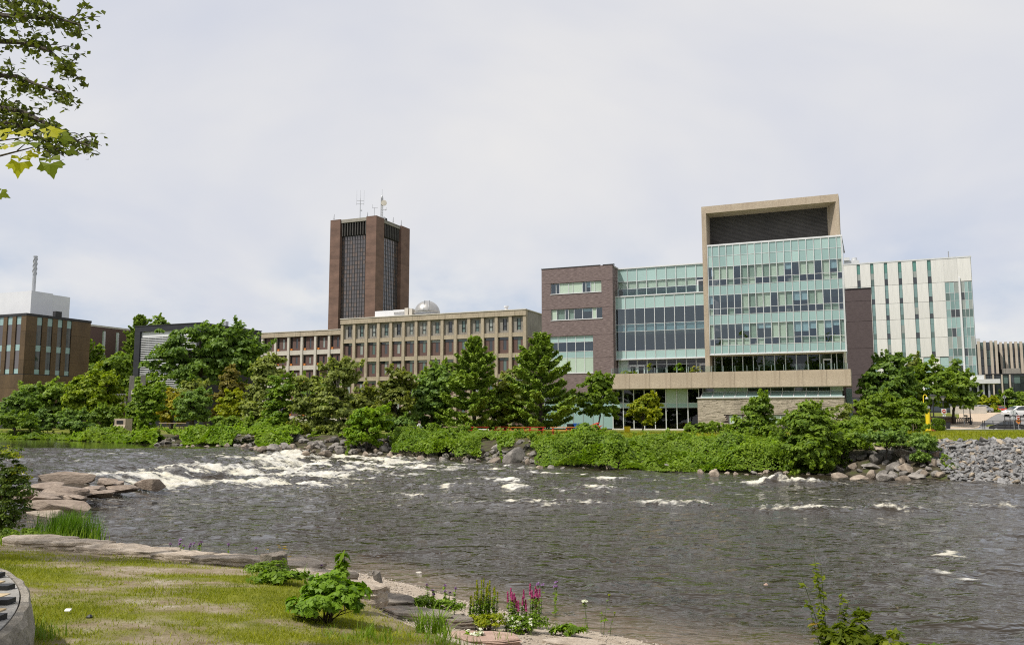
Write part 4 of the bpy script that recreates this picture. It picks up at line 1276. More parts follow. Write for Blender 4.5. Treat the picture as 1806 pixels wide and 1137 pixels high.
def build_white_building():
    B = Building('white_panel_building', 'tall white panelled building with slim green window strips and a glazed corner', 86.3, 185.0)
    strips = [(-9.55, -8.85), (-6.75, -6.05), (-3.95, -3.25), (-1.1, -.4), (1.8, 2.55), (4.7, 5.45)]
    lev = [16.5, 20.7, 24.9, 28.5, 32.6, 37.7]
    edges = [-12.2] + [v for s_ in strips for v in s_] + [7.9]
    rr = random.Random(6)
    for k in range(5):
        z0, z1 = lev[k] + .03, lev[k + 1] - .03
        for i in range(0, len(edges), 2):
            B.box('white_panel', edges[i], edges[i + 1], 0, .35, z0, z1, 'white_panel')
        for a, b in strips:
            sp = z1 - (z1 - z0) * (.3 if k < 4 else .45)
            lo = z0 + (z1 - z0) * .28
            B.box('window', a + .03, b - .03, .18, .22, lo, sp, 'shade_grey' if rr.random() < .3 else 'teal_mid')
            B.box('window', a + .03, b - .03, .18, .22, z0, lo - .02, rr.choice(['glass_dark', 'teal_dim']))
            B.box('window_head', a + .03, b - .03, .18, .22, sp + .02, z1, 'teal_green' if k >= 4 else 'teal_mid')
    for i in (0, 1):
        a, b = ((7.91, 10.5), (10.52, 13.1))[i]
        B.box('white_panel', a, b, 0, .35, 32.63, 37.67, 'white_panel')
    zs = [7.6, 9.0, 12.0, 14.6, 16.5, 18.2, 20.7, 22.6, 24.9, 26.6, 28.5, 30.2, 32.5]
    for x0, x1 in ((7.95, 10.55), (10.95, 13.05)):
        B.curtain(lin(x0, x1, 3), zs, .1, lambda i, j: rr.choice(('teal_mid', 'teal_mid', 'shade_grey', 'teal')) if j % 2 else rr.choice(('glass_dark', 'teal_dim', 'teal_mid')), vw=.07, hw=.06)
    B.box('corner_mullion', 10.6, 10.9, -.25, .3, 4, 33.5, 'white_metal')
    # glazed right flank
    B.box('flank_glass', 13.12, 13.2, .3, 11, 7.6, 32.5, 'teal')
    B.box('flank_panel', 13.12, 13.22, .3, 11, 32.6, 37.7, 'white_panel')
    # lower storey: wide panes between narrow white panels
    xb = [-12.2, -8.9, -7.6, -6.3, -4.9, -3.6, -2.3, -.9, .4, 1.8, 3.0, 4.4, 6.2, 7.9]
    for i in range(len(xb) - 1):
        if i % 2 == 1:
            B.box('white_panel', xb[i], xb[i + 1], 0, .35, 8.0, 16.44, 'white_panel')
        else:
            for z0, z1 in ((8.0, 11.2), (11.25, 14.5), (14.55, 16.4)):
                B.box('window', xb[i] + .03, xb[i + 1] - .03, .15, .19, z0, z1, 'teal_light')
    B.box('parapet', -12.3, 13.3, -.06, .4, 37.7, 38.0, 'aluminium')
    B.box('core', -12, 13, .4, 11, 1.7, 37.6, 'interior_dark')
    B.box('podium', -12, 13, .0, .36, 1.7, 7.9, 'glass_dark')
    # roof plant seen at the left end, mast at the right
    B.mb('roof_plant', MB().box(-14.5, -9, 3, 9, 36, 39.2).box(-13.8, -11, 2.5, 5, 39.2, 39.9).cyl(-10, 4, 39.2, 39.9, .6), 'aluminium')
    B.mb('lightning_rod', MB().cyl(9.3, 4, 37.9, 40.0, .1), 'steel')
    B.box('left_return', -14.5, -12.22, .6, 8, 10, 36, 'aluminium')
    # entrance canopy and its columns
    B.box('canopy', 10.0, 16.8, -4.0, 1.0, 10.5, 11.4, 'aluminium')
    B.box('canopy_fascia', 10.8, 14.0, -3.0, .0, 11.42, 12.3, 'aluminium')
    for x in (11.2, 12.6, 13.6, 14.6):
        B.box('canopy_column', x, x + .35, -3.2, -2.8, 3.5, 10.48, 'steel')
    B.box('entrance_glass', 11.0, 15.2, -2.2, -2.1, 4, 10.45, 'glass_dark')
    return B


build_white_building()


def build_fin_building():
    B = Building('finned_building', 'distant glass building striped with beige vertical fins', 118.14, 215.0)
    def fins(xs, y, z0, z1, w=.55, d=.9):
        for x in xs:
            B.box('fin', x - w / 2, x + w / 2, y - d, y, z0, z1, 'fin_beige')
    rr = random.Random(2)
    def glazing(x0, x1, y, zs, n):
        xs = lin(x0, x1, n)
        for i in range(n):
            for j in range(len(zs) - 1):
                B.box('pane', xs[i] + .03, xs[i + 1] - .03, y, y + .05, zs[j] + .04, zs[j + 1] - .04, rr.choice(['glass_dark', 'glass_dark', 'teal_dim', 'teal_dim']))
    fins([.1, 1.45, 2.9, 3.95], 0, 14.2, 22.7)
    glazing(0, 4, .0, lin(14.4, 22.5, 4), 3)
    fins([5.4 + 1.12 * i for i in range(14)], 3.5, 14.0, 22.6)
    glazing(5, 21, 3.5, lin(14.2, 22.3, 5), 14)
    B.box('core', -1, 24, 4.2, 20, 1.7, 22.2, 'interior_dark')
    B.box('core', 0, 4.2, .1, 4.2, 1.7, 22.2, 'interior_dark')
    B.box('brick_corner', 12.2, 16, -.5, 3.4, 1.7, 24.4, 'fin_beige')
    B.box('roof_plant', -.8, 1.2, 6, 9, 22.3, 24.0, 'aluminium')
    # lower glazed hall in front
    fins([.5, 2.35, 4.2, 5.9], -5.2, 6.6, 14.0, .32, .4)
    glazing(.3, 12, -5.2, [6.8, 9.0, 11.8, 13.9], 9)
    B.box('hall_roof', 0, 12.5, -5.6, 3.4, 13.95, 14.2, 'dark_metal')
    B.box('hall_core', .2, 12.2, -5.1, 3.3, 1.7, 13.9, 'interior_dark')
    B.box('hall_plinth', 0, 13, -5.9, -5.25, 3.0, 6.6, 'brick_red')
    B.box('roof_block', 5.0, 8.6, -3, 2, 14.22, 15.6, 'concrete_grey')


build_fin_building()


def build_dark_building():
    B = Building('dark_clad_building', 'black clad building with rows of white sunshade slats behind the big dark tree', -60.3, 165.0)
    B.box('frame_beam', -17.1, .05, -.6, 1.0, 20.65, 21.75, 'navy_metal')
    B.box('frame_leg', -17.1, -15.65, -.6, 1.0, 5.0, 20.648, 'navy_metal')
    B.box('frame_leg', -.9, .05, -.6, 1.0, 5.0, 20.648, 'navy_metal')
    B.box('head_panel', -15.64, -.92, -.2, .1, 19.5, 20.64, 'white_metal')
    z = 19.2
    while z > 5:
        B.box('slat', -15.64, -.92, -.35, -.2, z, z + .14, 'white_metal')
        z -= .36
    for x in lin(-15.6, -1, 8):
        B.box('slat_post', x - .04, x + .04, -.18, -.1, 5, 19.49, 'steel')
    B.box('glazing', -15.6, -.9, .2, .3, 5, 19.4, 'glass_dark')
    for k in range(9):
        B.box('cladding_panel', -.04, .05, 1.01 + 1.8 * k, 2.78 + 1.8 * k, 4, 21.75, 'navy_metal')
    for y in (9.6, 15.2):
        B.box('slim_window', .06, .12, y, y + .35, 12, 20.6, 'white_metal')  # white finish stands in for the bright light in these panes
    B.box('core', -17, -.06, 1.05, 17.2, 1.7, 21.5, 'navy_metal')
    B.box('roof_vent', -3.2, -2.4, 9, 9.8, 21.5, 23.2, 'steel')
    B.box('roof_edge', -17.2, .15, -.7, 17.3, 21.76, 21.9, 'dark_metal')


build_dark_building()


def build_bronze_building():
    B = Building('bronze_clad_building', 'brown metal clad building at the left edge with a white rooftop storey', -77.61, 135.0)
    L = [(-12.7, -11.6), (-10.6, -9.5), (-8.5, -7.4), (-6.45, -5.3), (-4.4, -3.2), (-2.35, -1.15)]
    Rr = [(1.95, 2.95), (3.85, 4.85), (5.75, 6.7), (7.5, 8.45)]
    for k, (z0, z1) in enumerate(((10.4, 12.6), (12.62, 14.9), (14.92, 17.2), (17.22, 19.7))):
        B.wall('cladding_band', -16, 0, 0, .3, z0, z1, [(a, b, z0, z1) for a, b in L], 'bronze')
        B.wall('cladding_band', -.3, .0, .301, 12.2, z0, z1, [(a, b, z0, z1) for a, b in Rr], 'bronze', axis='y')
    B.box('roof_edge', -16, .06, -.06, 12.3, 19.7, 20.1, 'dark_metal')
    for z0, z1 in ((5.85, 8.1), (8.12, 10.3)):
        B.box('cladding_panel', -16, .0, 0, .3, z0, z1, 'bronze'); B.box('cladding_panel', -.3, 0, .301, 12.2, z0, z1, 'bronze')
    B.box('recessed_band', -15.9, -.02, .03, 12.1, 10.3, 10.4, 'dark_metal')  # dark metal band set back between the cladding rows
    segs = [(10.45, 11.2, 'teal'), (11.22, 14.1, 'glass_tower'), (14.12, 15.1, 'teal'), (15.12, 18.35, 'glass_tower'), (18.37, 19.65, 'teal')]
    for a, b in L:
        for z0, z1, m_ in segs:
            B.box('window', a + .02, b - .02, .15, .2, z0, z1, m_)
    for a, b in Rr:
        for z0, z1, m_ in segs:
            B.box('window', -.2, -.15, a + .02, b - .02, z0, z1, 'glass_dark' if m_ == 'glass_tower' else m_)  # darker glass than the front: this flank's shade is put into the colour
    B.box('core', -15.9, -.31, .31, 12.0, 1.7, 19.6, 'interior_dark')
    B.box('ground_wall', -16, -1.5, 1.5, 1.7, 1.7, 5.84, 'concrete_grey')
    # rooftop storey set back
    B.box('rooftop_storey', -18, -5.9, 5.1, 9.2, 20.12, 24.75, 'white_metal')
    B.box('rooftop_storey', -18, -6.0, 9.202, 12.7, 20.12, 24.6, 'white_metal')
    B.box('roof_hatch', -.66, .0, 5.2, 6.4, 20.12, 21.0, 'dark_metal')
    return B


BB = build_bronze_building()


def build_stack():
    c = BB.root.matrix_basis @ Vector((-12.9, 10.8, 0))
    t = thing('steel_stack', 'thin grey flue stack with spiral strakes above the white rooftop storey', 'chimney', (c.x, c.y, 24.6))
    MB().cyl(0, 0, 0, 7.4, .30, 14).build('pipe', M['steel'], t)
    for ph in (0, 2.1, 4.2):
        pts = [(.34 * math.cos(ph + a), .34 * math.sin(ph + a), 4.2 + a * .42) for a in np.linspace(0, 7.2, 26)]
        MB().tube(pts, .06, 4).build('strake', M['steel'], t)
    MB().cyl(0, 0, 7.4, 7.6, .36, 14).build('cap', M['steel'], t)


build_stack()


def build_brick_block():
    B = Building('red_brick_block', 'plain red brick block with slim white window slits behind the bronze building', -94.48, 190.0)
    B.wall('brick_wall', -.3, 0, -6, 16, 1.7, 23.9, [(y, y + 1.0, 12, 23.2) for y in (-3.5, 3.1, 6.9, 10.9)], 'brick_red', axis='y')
    for y in (-3.5, 3.1, 6.9, 10.9):
        B.box('window', -.2, -.15, y, y + .45, 12, 23.2, 'glass_shade'); B.box('window', -.2, -.15, y + .5, y + 1.0, 12, 23.2, 'white_metal')
    B.box('roof_edge', -14, .1, -6, 16.1, 23.9, 24.3, 'concrete_pale')
    B.box('core', -14, -.31, -6, 16, 1.7, 23.8, 'brick_red')


build_brick_block()


def build_weir_works():
    p = at_depth(242, 700, 120)
    X, Y = p[0], p[1]
    t = thing('concrete_gateway', 'pair of tapered concrete pylons with a crossbeam showing above the bright green tree', 'pylons', (X, Y, GZ), -R(23))
    for x in (-1.15, .95):
        MB().tube([(x, 0, 0), (x, 0, 7.6)], [.72, .42], 4).build('pylon', M['concrete_grey'], t)
    box('crossbeam', t, -.9, .7, -.3, .3, 4.9, 5.5, 'concrete_pale')
    box('deck', t, -4.5, 1.4, -1, 1, 3.2, 4.0, 'concrete_grey')
    for k in range(8):
        box('railing_post', t, -4.4 + k * .45, -4.32 + k * .45, -1.02, -.95, 4.0, 5.0, 'steel')
    for z in (4.3, 4.65, 5.0):
        box('railing_bar', t, -4.4, -1.2, -1.03, -.96, z, z + .06, 'steel')
    p = at_depth(217, 740, 108)
    t = thing('concrete_bunker', 'small pale concrete block with a dark slot standing on the left bank', 'concrete block', (p[0], p[1], 1.6), -R(15))
    MB().extrude_x([(-1.0, 0), (.8, 0), (.8, 1.75), (-.45, 1.75), (-.45, .95)], -.95, .75).build('body', M['concrete_beige'], t)
    box('slot', t, -.55, .4, -.50, -.44, 1.1, 1.5, 'black')  # black plate stands in for the darkness inside the opening


build_weir_works()

# ------------------------------------------------------------------ foliage
def unit(v):
    return v / np.maximum(np.linalg.norm(v, axis=-1, keepdims=True), 1e-9)


def leaf_quads(c, nrm, size, aspect=1.6, r=None):
    """One pointed, slightly folded leaf (four corners, bent along the midrib) per centre."""
    r = r or rng
    n = len(c)
    nrm = unit(nrm)
    t = unit(np.cross(nrm, r.normal(size=(n, 3))))
    b = np.cross(nrm, t)
    s = (np.asarray(size) * r.uniform(.7, 1.3, n))[:, None]
    L, W = t * s * .5 * aspect, b * s * .5
    lift = nrm * s * .12
    v = np.stack([c - L, c + W - L * .1 + lift, c + L, c - W - L * .1 + lift], 1)
    i = np.arange(n)[:, None] * 4
    f = np.concatenate([i + np.array([[0, 1, 2]]), i + np.array([[0, 2, 3]])], 1).reshape(-1, 3)
    return v.reshape(-1, 3), f


def dirs(n, r, up=-.35):
    d = unit(r.normal(size=(int(n * 1.8) + 8, 3)))
    d = d[d[:, 2] > up]
    return d[:n] if len(d) >= n else np.concatenate([d, d])[:n]


def crown_points(blobs, n_clumps, per, clump_r, r, up=-.5, rough=.28):
    """Leaf clumps filling the outer part of overlapping uneven blobs (cx, cy, cz, rx, ry, rz)."""
    C, N, T = [], [], []
    vol = np.array([b[3] * b[4] * b[5] for b in blobs]) ** .67
    cnt = np.maximum(3, (n_clumps * vol / vol.sum()).astype(int))
    for b, k in zip(blobs, cnt):
        d = dirs(k, r, up)
        k = len(d)
        bump = 1 + rough * vnoise(d[:, 0] * 2.3 + b[0], d[:, 1] * 2.3 + b[1], d[:, 2] * 2.3) + r.normal(0, .12, k)
        rad = bump * r.uniform(.45, 1.0, k) ** .6
        cc = np.array(b[:3]) + d * np.array(b[3:]) * rad[:, None]
        cr = clump_r * r.uniform(.45, 1.25, k)
        tone = r.uniform(-.22, .22, k)
        m = per
        ld = unit(r.normal(size=(k, m, 3)))
        ld[..., 2] = np.where(ld[..., 2] < -.25, -ld[..., 2] * .6, ld[..., 2])
        lr = r.uniform(.25, 1.0, (k, m)) ** .5
        p = cc[:, None, :] + ld * (cr[:, None] * lr)[..., None] * np.array([1.1, 1.1, .72])
        nn = unit(ld * .7 + d[:, None, :] * .5 + np.array([0, 0, .55]) + r.normal(0, .45, (k, m, 3)))
        C.append(p.reshape(-1, 3)); N.append(nn.reshape(-1, 3))
        T.append(np.clip(.42 + tone[:, None] + r.normal(0, .2, (k, m)), 0, 1).ravel())
    return np.concatenate(C), np.concatenate(N), np.concatenate(T)


def crown_obj(name, C, N, T, size, mat, parent, aspect=1.6, r=None, **kw):
    v, f = leaf_quads(C, N, size, aspect, r)
    return new_obj(name, mesh_np(name, v, f, M[mat], tint=np.repeat(T, 2)), parent, **kw)


def limbs(mb, r, base, top, blobs, n, r0):
    """Tapered trunk and bowed limbs that reach into the crown."""
    base, top = np.array(base, float), np.array(top, float)
    k = 6
    pts = [base + (top - base) * i / k + np.array([r.normal(0, .02), r.normal(0, .02), 0]) * np.linalg.norm(top - base) * (0 < i) for i in range(k + 1)]
    mb.tube(pts, [r0 * (1.25 if i == 0 else 1) * (1 - .8 * i / k) for i in range(k + 1)], 8)
    for _ in range(n):
        b = blobs[r.integers(len(blobs))]
        d = unit(r.normal(size=3)); d[2] = abs(d[2]) * .8
        end = np.array(b[:3]) + d * np.array(b[3:]) * r.uniform(.5, .85)
        t = r.uniform(.25, .8)
        st = base + (top - base) * t
        if end[2] < st[2]:
            end[2] = st[2] + .2
        mid = (st + end) / 2 + np.array([0, 0, .12]) * np.linalg.norm(end - st)
        mb.tube([st, mid, end], [r0 * .42 * (1 - .5 * t), r0 * .22, r0 * .05], 5)


def px_blob(px0, px1, py0, py1, Y, base, ry=1.0):
    """Crown blob covering a sighted window at distance Y, relative to the tree's base."""
    a, b = at_depth(px0, py1, Y), at_depth(px1, py0, Y)
    cx, cz = (a[0] + b[0]) / 2, (a[2] + b[2]) / 2
    rx, rz = (b[0] - a[0]) / 2 * 1.02, (b[2] - a[2]) / 2 * 1.04
    return (cx - base[0], r_off(cx), cz - base[2], rx, rx * ry, rz)


def r_off(x):
    return .25 * math.sin(x * 12.7)


def broad_tree(label, px, Y, windows, mat, leaf=.30, clumps=70, per=70, cr=.85, trunk=.22, bark='bark', seed=0, name='tree', cat='tree', group=None, nlimb=9, base_z=None, up=-.8, bare=False, ry=.9, rough=.40):
    r = np.random.default_rng(1000 + seed)
    p = at_depth(px, 737, Y)
    z = ground(p[0], Y) if base_z is None else base_z
    base = np.array([p[0], Y, z])
    t = thing(name, label, cat, tuple(base), 0, group)
    bl = [px_blob(*w, Y, base, ry) for w in windows]
    C, N, T = crown_points(bl, int(clumps * 1.2), per, cr, r, up, rough)
    # young shoots standing out of the crown
    ns = max(10, int(clumps * .55))
    pk = r.integers(0, len(C), ns * 6)
    ctr = np.array([bl[0][0], bl[0][1], np.mean([b[2] for b in bl])])
    out_ = np.linalg.norm((C[pk] - ctr), axis=1)
    pk = pk[np.argsort(-out_)[:ns * 3]][r.permutation(ns * 3)[:ns]]
    sd = unit(unit(C[pk] - ctr) + [0, 0, .45] + r.normal(0, .3, (ns, 3)))
    m_ = 26
    q = r.uniform(0, 1, (ns, m_)) ** .8
    P = C[pk][:, None] + sd[:, None] * (q * (cr * r.uniform(.5, 1.35, ns))[:, None])[..., None] + r.normal(0, .10 * cr + .02, (ns, m_, 3))
    C = np.concatenate([C, P.reshape(-1, 3)]); N = np.concatenate([N, unit(r.normal(0, .7, (ns * m_, 3)) + [0, 0, .6])]); T = np.concatenate([T, np.clip(r.normal(.6, .2, ns * m_), 0, 1)])
    keep = C[:, 2] > .03
    crown_obj('crown', C[keep], N[keep], T[keep], leaf, mat, t, r=r)
    mb = MB()
    top = max(b[2] + b[5] * .5 for b in bl)
    main = max(bl, key=lambda b: b[2] + b[5])
    limbs(mb, r, (0, 0, -.2), (main[0] * .8, main[1] * .8, top), bl, nlimb, trunk)
    mb.build('trunk', M[bark], t)
    return t


def pine_tree(label, px, Y, py_top, py_bot, half_px, seed, mat='lf_pine', trunk=.24):
    """White pine: a straight trunk with whorls of level, layered boughs."""
    r = np.random.default_rng(2000 + seed)
    p = at_depth(px, 737, Y)
    z0 = ground(p[0], Y)
    t = thing('pine_tree', label, 'pine', (p[0], Y, z0))
    top = at_depth(px, py_top, Y)[2] - z0
    bot = at_depth(px, py_bot, Y)[2] - z0
    Rm = half_px * Y / 1500.0
    mb = MB()
    mb.tube([(0, 0, -.2), (.05, 0, top * .3), (0, .05, top * .7), (0, 0, top)], [trunk, trunk * .8, trunk * .4, .03], 8)
    C, N, T = [], [], []
    h = bot
    while h < top - .25:
        f = (h - bot) / (top - bot)
        Lw = 1.22 * Rm * (1.0 - f) ** .80 * (.75 + .25 * min(1, f * 6 + .3)) + .3
        nb = int(r.integers(5, 7))
        a0 = r.uniform(0, 6.28)
        for k in range(nb):
            a = a0 + 6.283 * k / nb + r.normal(0, .22)
            L = Lw * r.uniform(.62, 1.12)
            rise = .10 + .45 * f + r.normal(0, .06)
            d = np.array([math.cos(a), math.sin(a), 0])
            pts = [np.array([0, 0, h]) + d * L * s + np.array([0, 0, L * (rise * s - .10 * math.sin(3.1 * s))]) for s in (0, .35, .7, 1)]
            mb.tube(pts, [.05 * (1 - f) + .02, .04 * (1 - f) + .015, .02, .01], 4)
            n = int(60 + 95 * L)
            s = r.uniform(.22, 1.04, n) ** .75
            side = r.normal(0, .17, n) * (L * .55 + .25) * (1.15 - .6 * s)
            perp = np.array([-d[1], d[0], 0])
            zc = h + L * (rise * s - .10 * np.sin(3.1 * s))
            c = d[None] * (L * s)[:, None] + perp[None] * side[:, None]
            c[:, 2] = zc + r.normal(.05, .09, n) + .06 * np.abs(side)
            C.append(c)
            N.append(np.array([0, 0, 1.0]) + r.normal(0, .6, (n, 3)))
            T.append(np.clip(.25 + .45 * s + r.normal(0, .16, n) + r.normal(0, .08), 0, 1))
        h += r.uniform(.55, .85) * (1.1 - .45 * f)
    C, N, T = map(np.concatenate, (C, N, T))
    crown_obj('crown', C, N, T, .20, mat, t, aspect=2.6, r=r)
    mb.build('trunk', M['bark'], t)
    return t


# trees along the far bank, from the left edge of the view to the right; windows are (left, right, top, bottom) sightings of the crown
broad_tree('big mid green tree standing against the bronze clad building', 108, 150, [(40, 150, 612, 690), (100, 172, 602, 672), (60, 130, 650, 715)], 'lf_mid', seed=1, clumps=90, cr=1.2, leaf=.42)
broad_tree('dark rounded tree lowest at the far left edge of the bank', 26, 118, [(2, 62, 692, 752)], 'lf_dark', seed=2, clumps=60, leaf=.3)
broad_tree('wide spreading green tree between the dark rounded tree and the bright yellow green one', 85, 124, [(28, 92, 682, 735), (62, 128, 682, 750)], 'lf_mid', seed=3, clumps=90, leaf=.34, cr=1.0)
broad_tree('bright yellow green tree left of the concrete bunker', 158, 116, [(112, 168, 668, 735), (140, 212, 655, 720), (150, 215, 690, 752)], 'lf_yellow2', seed=4, clumps=120, leaf=.32, cr=.9)
broad_tree('soft green tree behind the bright yellow green tree', 190, 160, [(130, 205, 628, 690), (180, 240, 632, 690)], 'lf_mid', seed=5, clumps=80, leaf=.42, cr=1.1)
pine_tree('tall dark pine left of the black clad building', 238, 195, 556, 690, 44, 6, trunk=.4)
broad_tree('treetop peeping over the roof of the black clad building', 285, 205, [(262, 300, 561, 590)], 'lf_mid', seed=7, clumps=30, leaf=.4)
broad_tree('huge dark spreading tree in front of the black clad building', 365, 138, [(262, 345, 610, 672), (295, 395, 574, 650), (350, 450, 578, 660), (395, 472, 600, 680), (300, 420, 625, 690)], 'lf_dark', seed=8, clumps=230, per=75, leaf=.40, cr=1.25, trunk=.5, nlimb=16)
broad_tree('low green tree behind the golden sapling', 270, 130, [(232, 300, 660, 725)], 'lf_mid', seed=9, clumps=50, leaf=.32)
broad_tree('golden leaved young tree behind the vine covered trunk', 303, 116, [(284, 330, 700, 748), (292, 312, 684, 710)], 'lf_gold', seed=10, clumps=55, leaf=.28, cr=.6)
broad_tree('dense round dark tree with a lighter top beside the golden one', 340, 113, [(312, 370, 690, 750)], 'lf_deep', seed=11, clumps=80, leaf=.26, cr=.6)
broad_tree('pale green round treetop above the dense dark round tree', 336, 119, [(316, 362, 675, 712)], 'lf_grey', seed=12, clumps=45, leaf=.26, cr=.6)
broad_tree('bronzed brown green tree behind the small yellow green tree', 404, 122, [(376, 432, 675, 748), (392, 424, 650, 700)], 'lf_brown', seed=13, clumps=90, leaf=.28, cr=.6)
broad_tree('small yellow green tree with a pointed top on the left bank', 409, 104, [(389, 430, 700, 752), (398, 424, 688, 720)], 'lf_yellow', seed=14, clumps=60, leaf=.26, cr=.55)
broad_tree('airy pale green tree rising behind the vine covered column', 470, 102, [(448, 500, 628, 690), (434, 482, 670, 740)], 'lf_grey', seed=15, clumps=75, leaf=.27, cr=.7, bark='bark_pale')
broad_tree('light leaved shrubby tree left of the vine covered column', 440, 97, [(424, 462, 715, 772)], 'lf_grey', seed=16, clumps=50, leaf=.25, cr=.6)
broad_tree('green tree seen in the gap beneath the science building', 545, 118, [(505, 590, 668, 740)], 'lf_mid', seed=17, clumps=60, leaf=.32)
broad_tree('loose grey green birch at the waterline', 545, 88, [(512, 570, 670, 735), (520, 575, 715, 778)], 'lf_grey', seed=18, clumps=85, leaf=.23, cr=.6, bark='bark_pale', name='birch_tree')
broad_tree('tall loose grey green birch with bare pale stems', 598, 86, [(566, 624, 632, 690), (560, 620, 680, 740), (575, 628, 715, 775)], 'lf_grey', seed=19, clumps=110, leaf=.23, cr=.62, bark='bark_pale', name='birch_tree', nlimb=14)
broad_tree('shadowy green tree behind the tall birch', 640, 100, [(610, 665, 690, 745)], 'lf_olive', seed=20, clumps=50, leaf=.3)
broad_tree('olive green cedar like tree left of the big dark tree by the bank', 695, 92, [(668, 728, 672, 760), (680, 722, 655, 710)], 'lf_olive', seed=21, clumps=110, leaf=.24, cr=.55)
broad_tree('broad dark green tree left of the first pine', 758, 95, [(718, 778, 668, 752), (745, 802, 655, 735)], 'lf_deep', seed=22, clumps=120, leaf=.28, cr=.7)
broad_tree('yellow green treetop behind the broad dark tree', 775, 108, [(750, 806, 646, 690)], 'lf_mid', seed=23, clumps=45, leaf=.3)
pine_tree('tall layered pine in front of the science building', 836, 92, 596, 754, 58, 24)
broad_tree('small tree with a yellowing top between the two tall pines', 891, 94, [(864, 918, 694, 752), (874, 908, 674, 710)], 'lf_yellow3', seed=25, clumps=75, leaf=.25, cr=.55)
broad_tree('feathery light green tree peeping between the two tall pines', 905, 110, [(884, 930, 655, 720)], 'lf_grey', seed=26, clumps=50, leaf=.26, cr=.6)
pine_tree('tall broad pine beside the purple brick block', 953, 93, 590, 748, 68, 27)
broad_tree('young oval green tree in front of the terrace corner', 1056, 96, [(1026, 1086, 672, 742), (1040, 1074, 655, 700)], 'lf_mid2', seed=28, clumps=110, per=60, leaf=.24, cr=.5, trunk=.1)
broad_tree('small round yellow green tree in front of the ground floor glazing', 1133, 98, [(1107, 1162, 705, 750), (1114, 1156, 696, 730)], 'lf_yellow', seed=29, clumps=75, leaf=.22, cr=.45, trunk=.1)
broad_tree('dark tall tree in front of the white panelled building', 1566, 112, [(1527, 1600, 650, 745), (1545, 1605, 626, 690)], 'lf_dark', seed=30, clumps=120, leaf=.32, cr=.8, trunk=.25)
broad_tree('slender light green treetop right of the dark tall tree', 1612, 116, [(1602, 1626, 630, 700)], 'lf_grey', seed=31, clumps=35, leaf=.28, cr=.5)
broad_tree('fresh green street tree right of the dark tall tree', 1640, 114, [(1606, 1672, 648, 725)], 'lf_mid2', seed=32, clumps=95, leaf=.30, cr=.75)
broad_tree('rightmost green street tree below the white panelled building', 1683, 118, [(1655, 1711, 650, 728)], 'lf_mid', seed=33, clumps=90, leaf=.30, cr=.75)
broad_tree('thin light green tree in front of the distant glazed hall', 1747, 165, [(1737, 1759, 700, 735)], 'lf_yellow', seed=34, clumps=35, leaf=.34, cr=.6, trunk=.1)
broad_tree('dark green tree before the distant glazed hall at the right edge', 1780, 175, [(1758, 1802, 690, 728)], 'lf_mid', seed=35, clumps=50, leaf=.4, cr=.8)
broad_tree('narrow yellow green tree behind the entrance columns', 1731, 170, [(1724, 1738, 702, 728)], 'lf_yellow', seed=36, clumps=24, leaf=.34, cr=.6, trunk=.1)
broad_tree('thin grey green sapling in front of the ledge stone wall', 1476, 72, [(1452, 1494, 712, 762)], 'lf_grey', seed=37, clumps=26, per=40, leaf=.16, cr=.35, trunk=.05)

# shrubs
def shrub(label, px, Y, windows, mat, seed, leaf=.2, clumps=60, per=70, cr=.45, name='shrub', group=None, **kw):
    return broad_tree(label, px, Y, windows, mat, leaf=leaf, clumps=clumps, per=per, cr=cr, trunk=.06, seed=seed, name=name, cat='shrub', group=group, up=-.75, **kw)


shrub('arching bright green vine mound hanging over the dark boulders', 645, 76, [(612, 668, 735, 790), (632, 682, 716, 765), (625, 672, 720, 750)], 'lf_bright', 50, clumps=120, leaf=.2)
shrub('vine smothered column beside the pale birch, tallest on the left bank', 488, 88, [(466, 512, 690, 770), (452, 516, 735, 788), (496, 512, 658, 700), (472, 492, 665, 700)], 'lf_vine', 51, clumps=170, leaf=.22, cr=.5, name='vine_column')
shrub('forked trunk smothered in dark green vines at the pool edge', 258, 92, [(243, 272, 690, 780), (262, 290, 684, 735), (240, 266, 682, 712)], 'lf_vine', 52, clumps=150, leaf=.2, cr=.45, name='vine_column')
shrub('tall spiky green shrub in front of the ledge stone wall', 1334, 66, [(1302, 1372, 735, 800), (1318, 1358, 706, 760), (1333, 1350, 696, 720)], 'lf_mid2', 53, clumps=150, leaf=.17)
shrub('yellow green low bush at the waterline below the spiky shrub', 1370, 56, [(1330, 1400, 785, 830)], 'lf_bright', 54, clumps=90, leaf=.14)
shrub('largest dense dark green bush at the waterline left of the big rock pile', 1428, 53, [(1385, 1462, 755, 836), (1395, 1456, 722, 775), (1410, 1440, 713, 740)], 'lf_mid2', 55, clumps=240, leaf=.15, cr=.42)
shrub('light green bush right of the largest dense bush', 1492, 58, [(1450, 1530, 750, 800)], 'lf_bright2', 56, clumps=110, leaf=.15)
shrub('yellow topped rounded shrub in front of the dark stair tower', 1548, 88, [(1518, 1580, 698, 762)], 'lf_bright2', 57, clumps=90, leaf=.2)
shrub('green rounded shrub between the yellow topped one and the staked tree', 1592, 90, [(1562, 1618, 715, 762)], 'lf_mid2', 58, clumps=80, leaf=.2)
shrub('dark bush at the top of the rock pile', 1560, 52, [(1532, 1598, 764, 781)], 'lf_deep', 59, clumps=70, leaf=.13, cr=.35)
shrub('dark bushy growth between the rock pile and the quarry stones', 1635, 50.5, [(1618, 1652, 772, 795), (1614, 1636, 800, 818)], 'lf_deep', 60, clumps=80, leaf=.12, cr=.3)
shrub('dark low shrub under the wide tree at the pool edge', 60, 108, [(38, 62, 740, 757)], 'lf_deep', 61, clumps=24, leaf=.2)
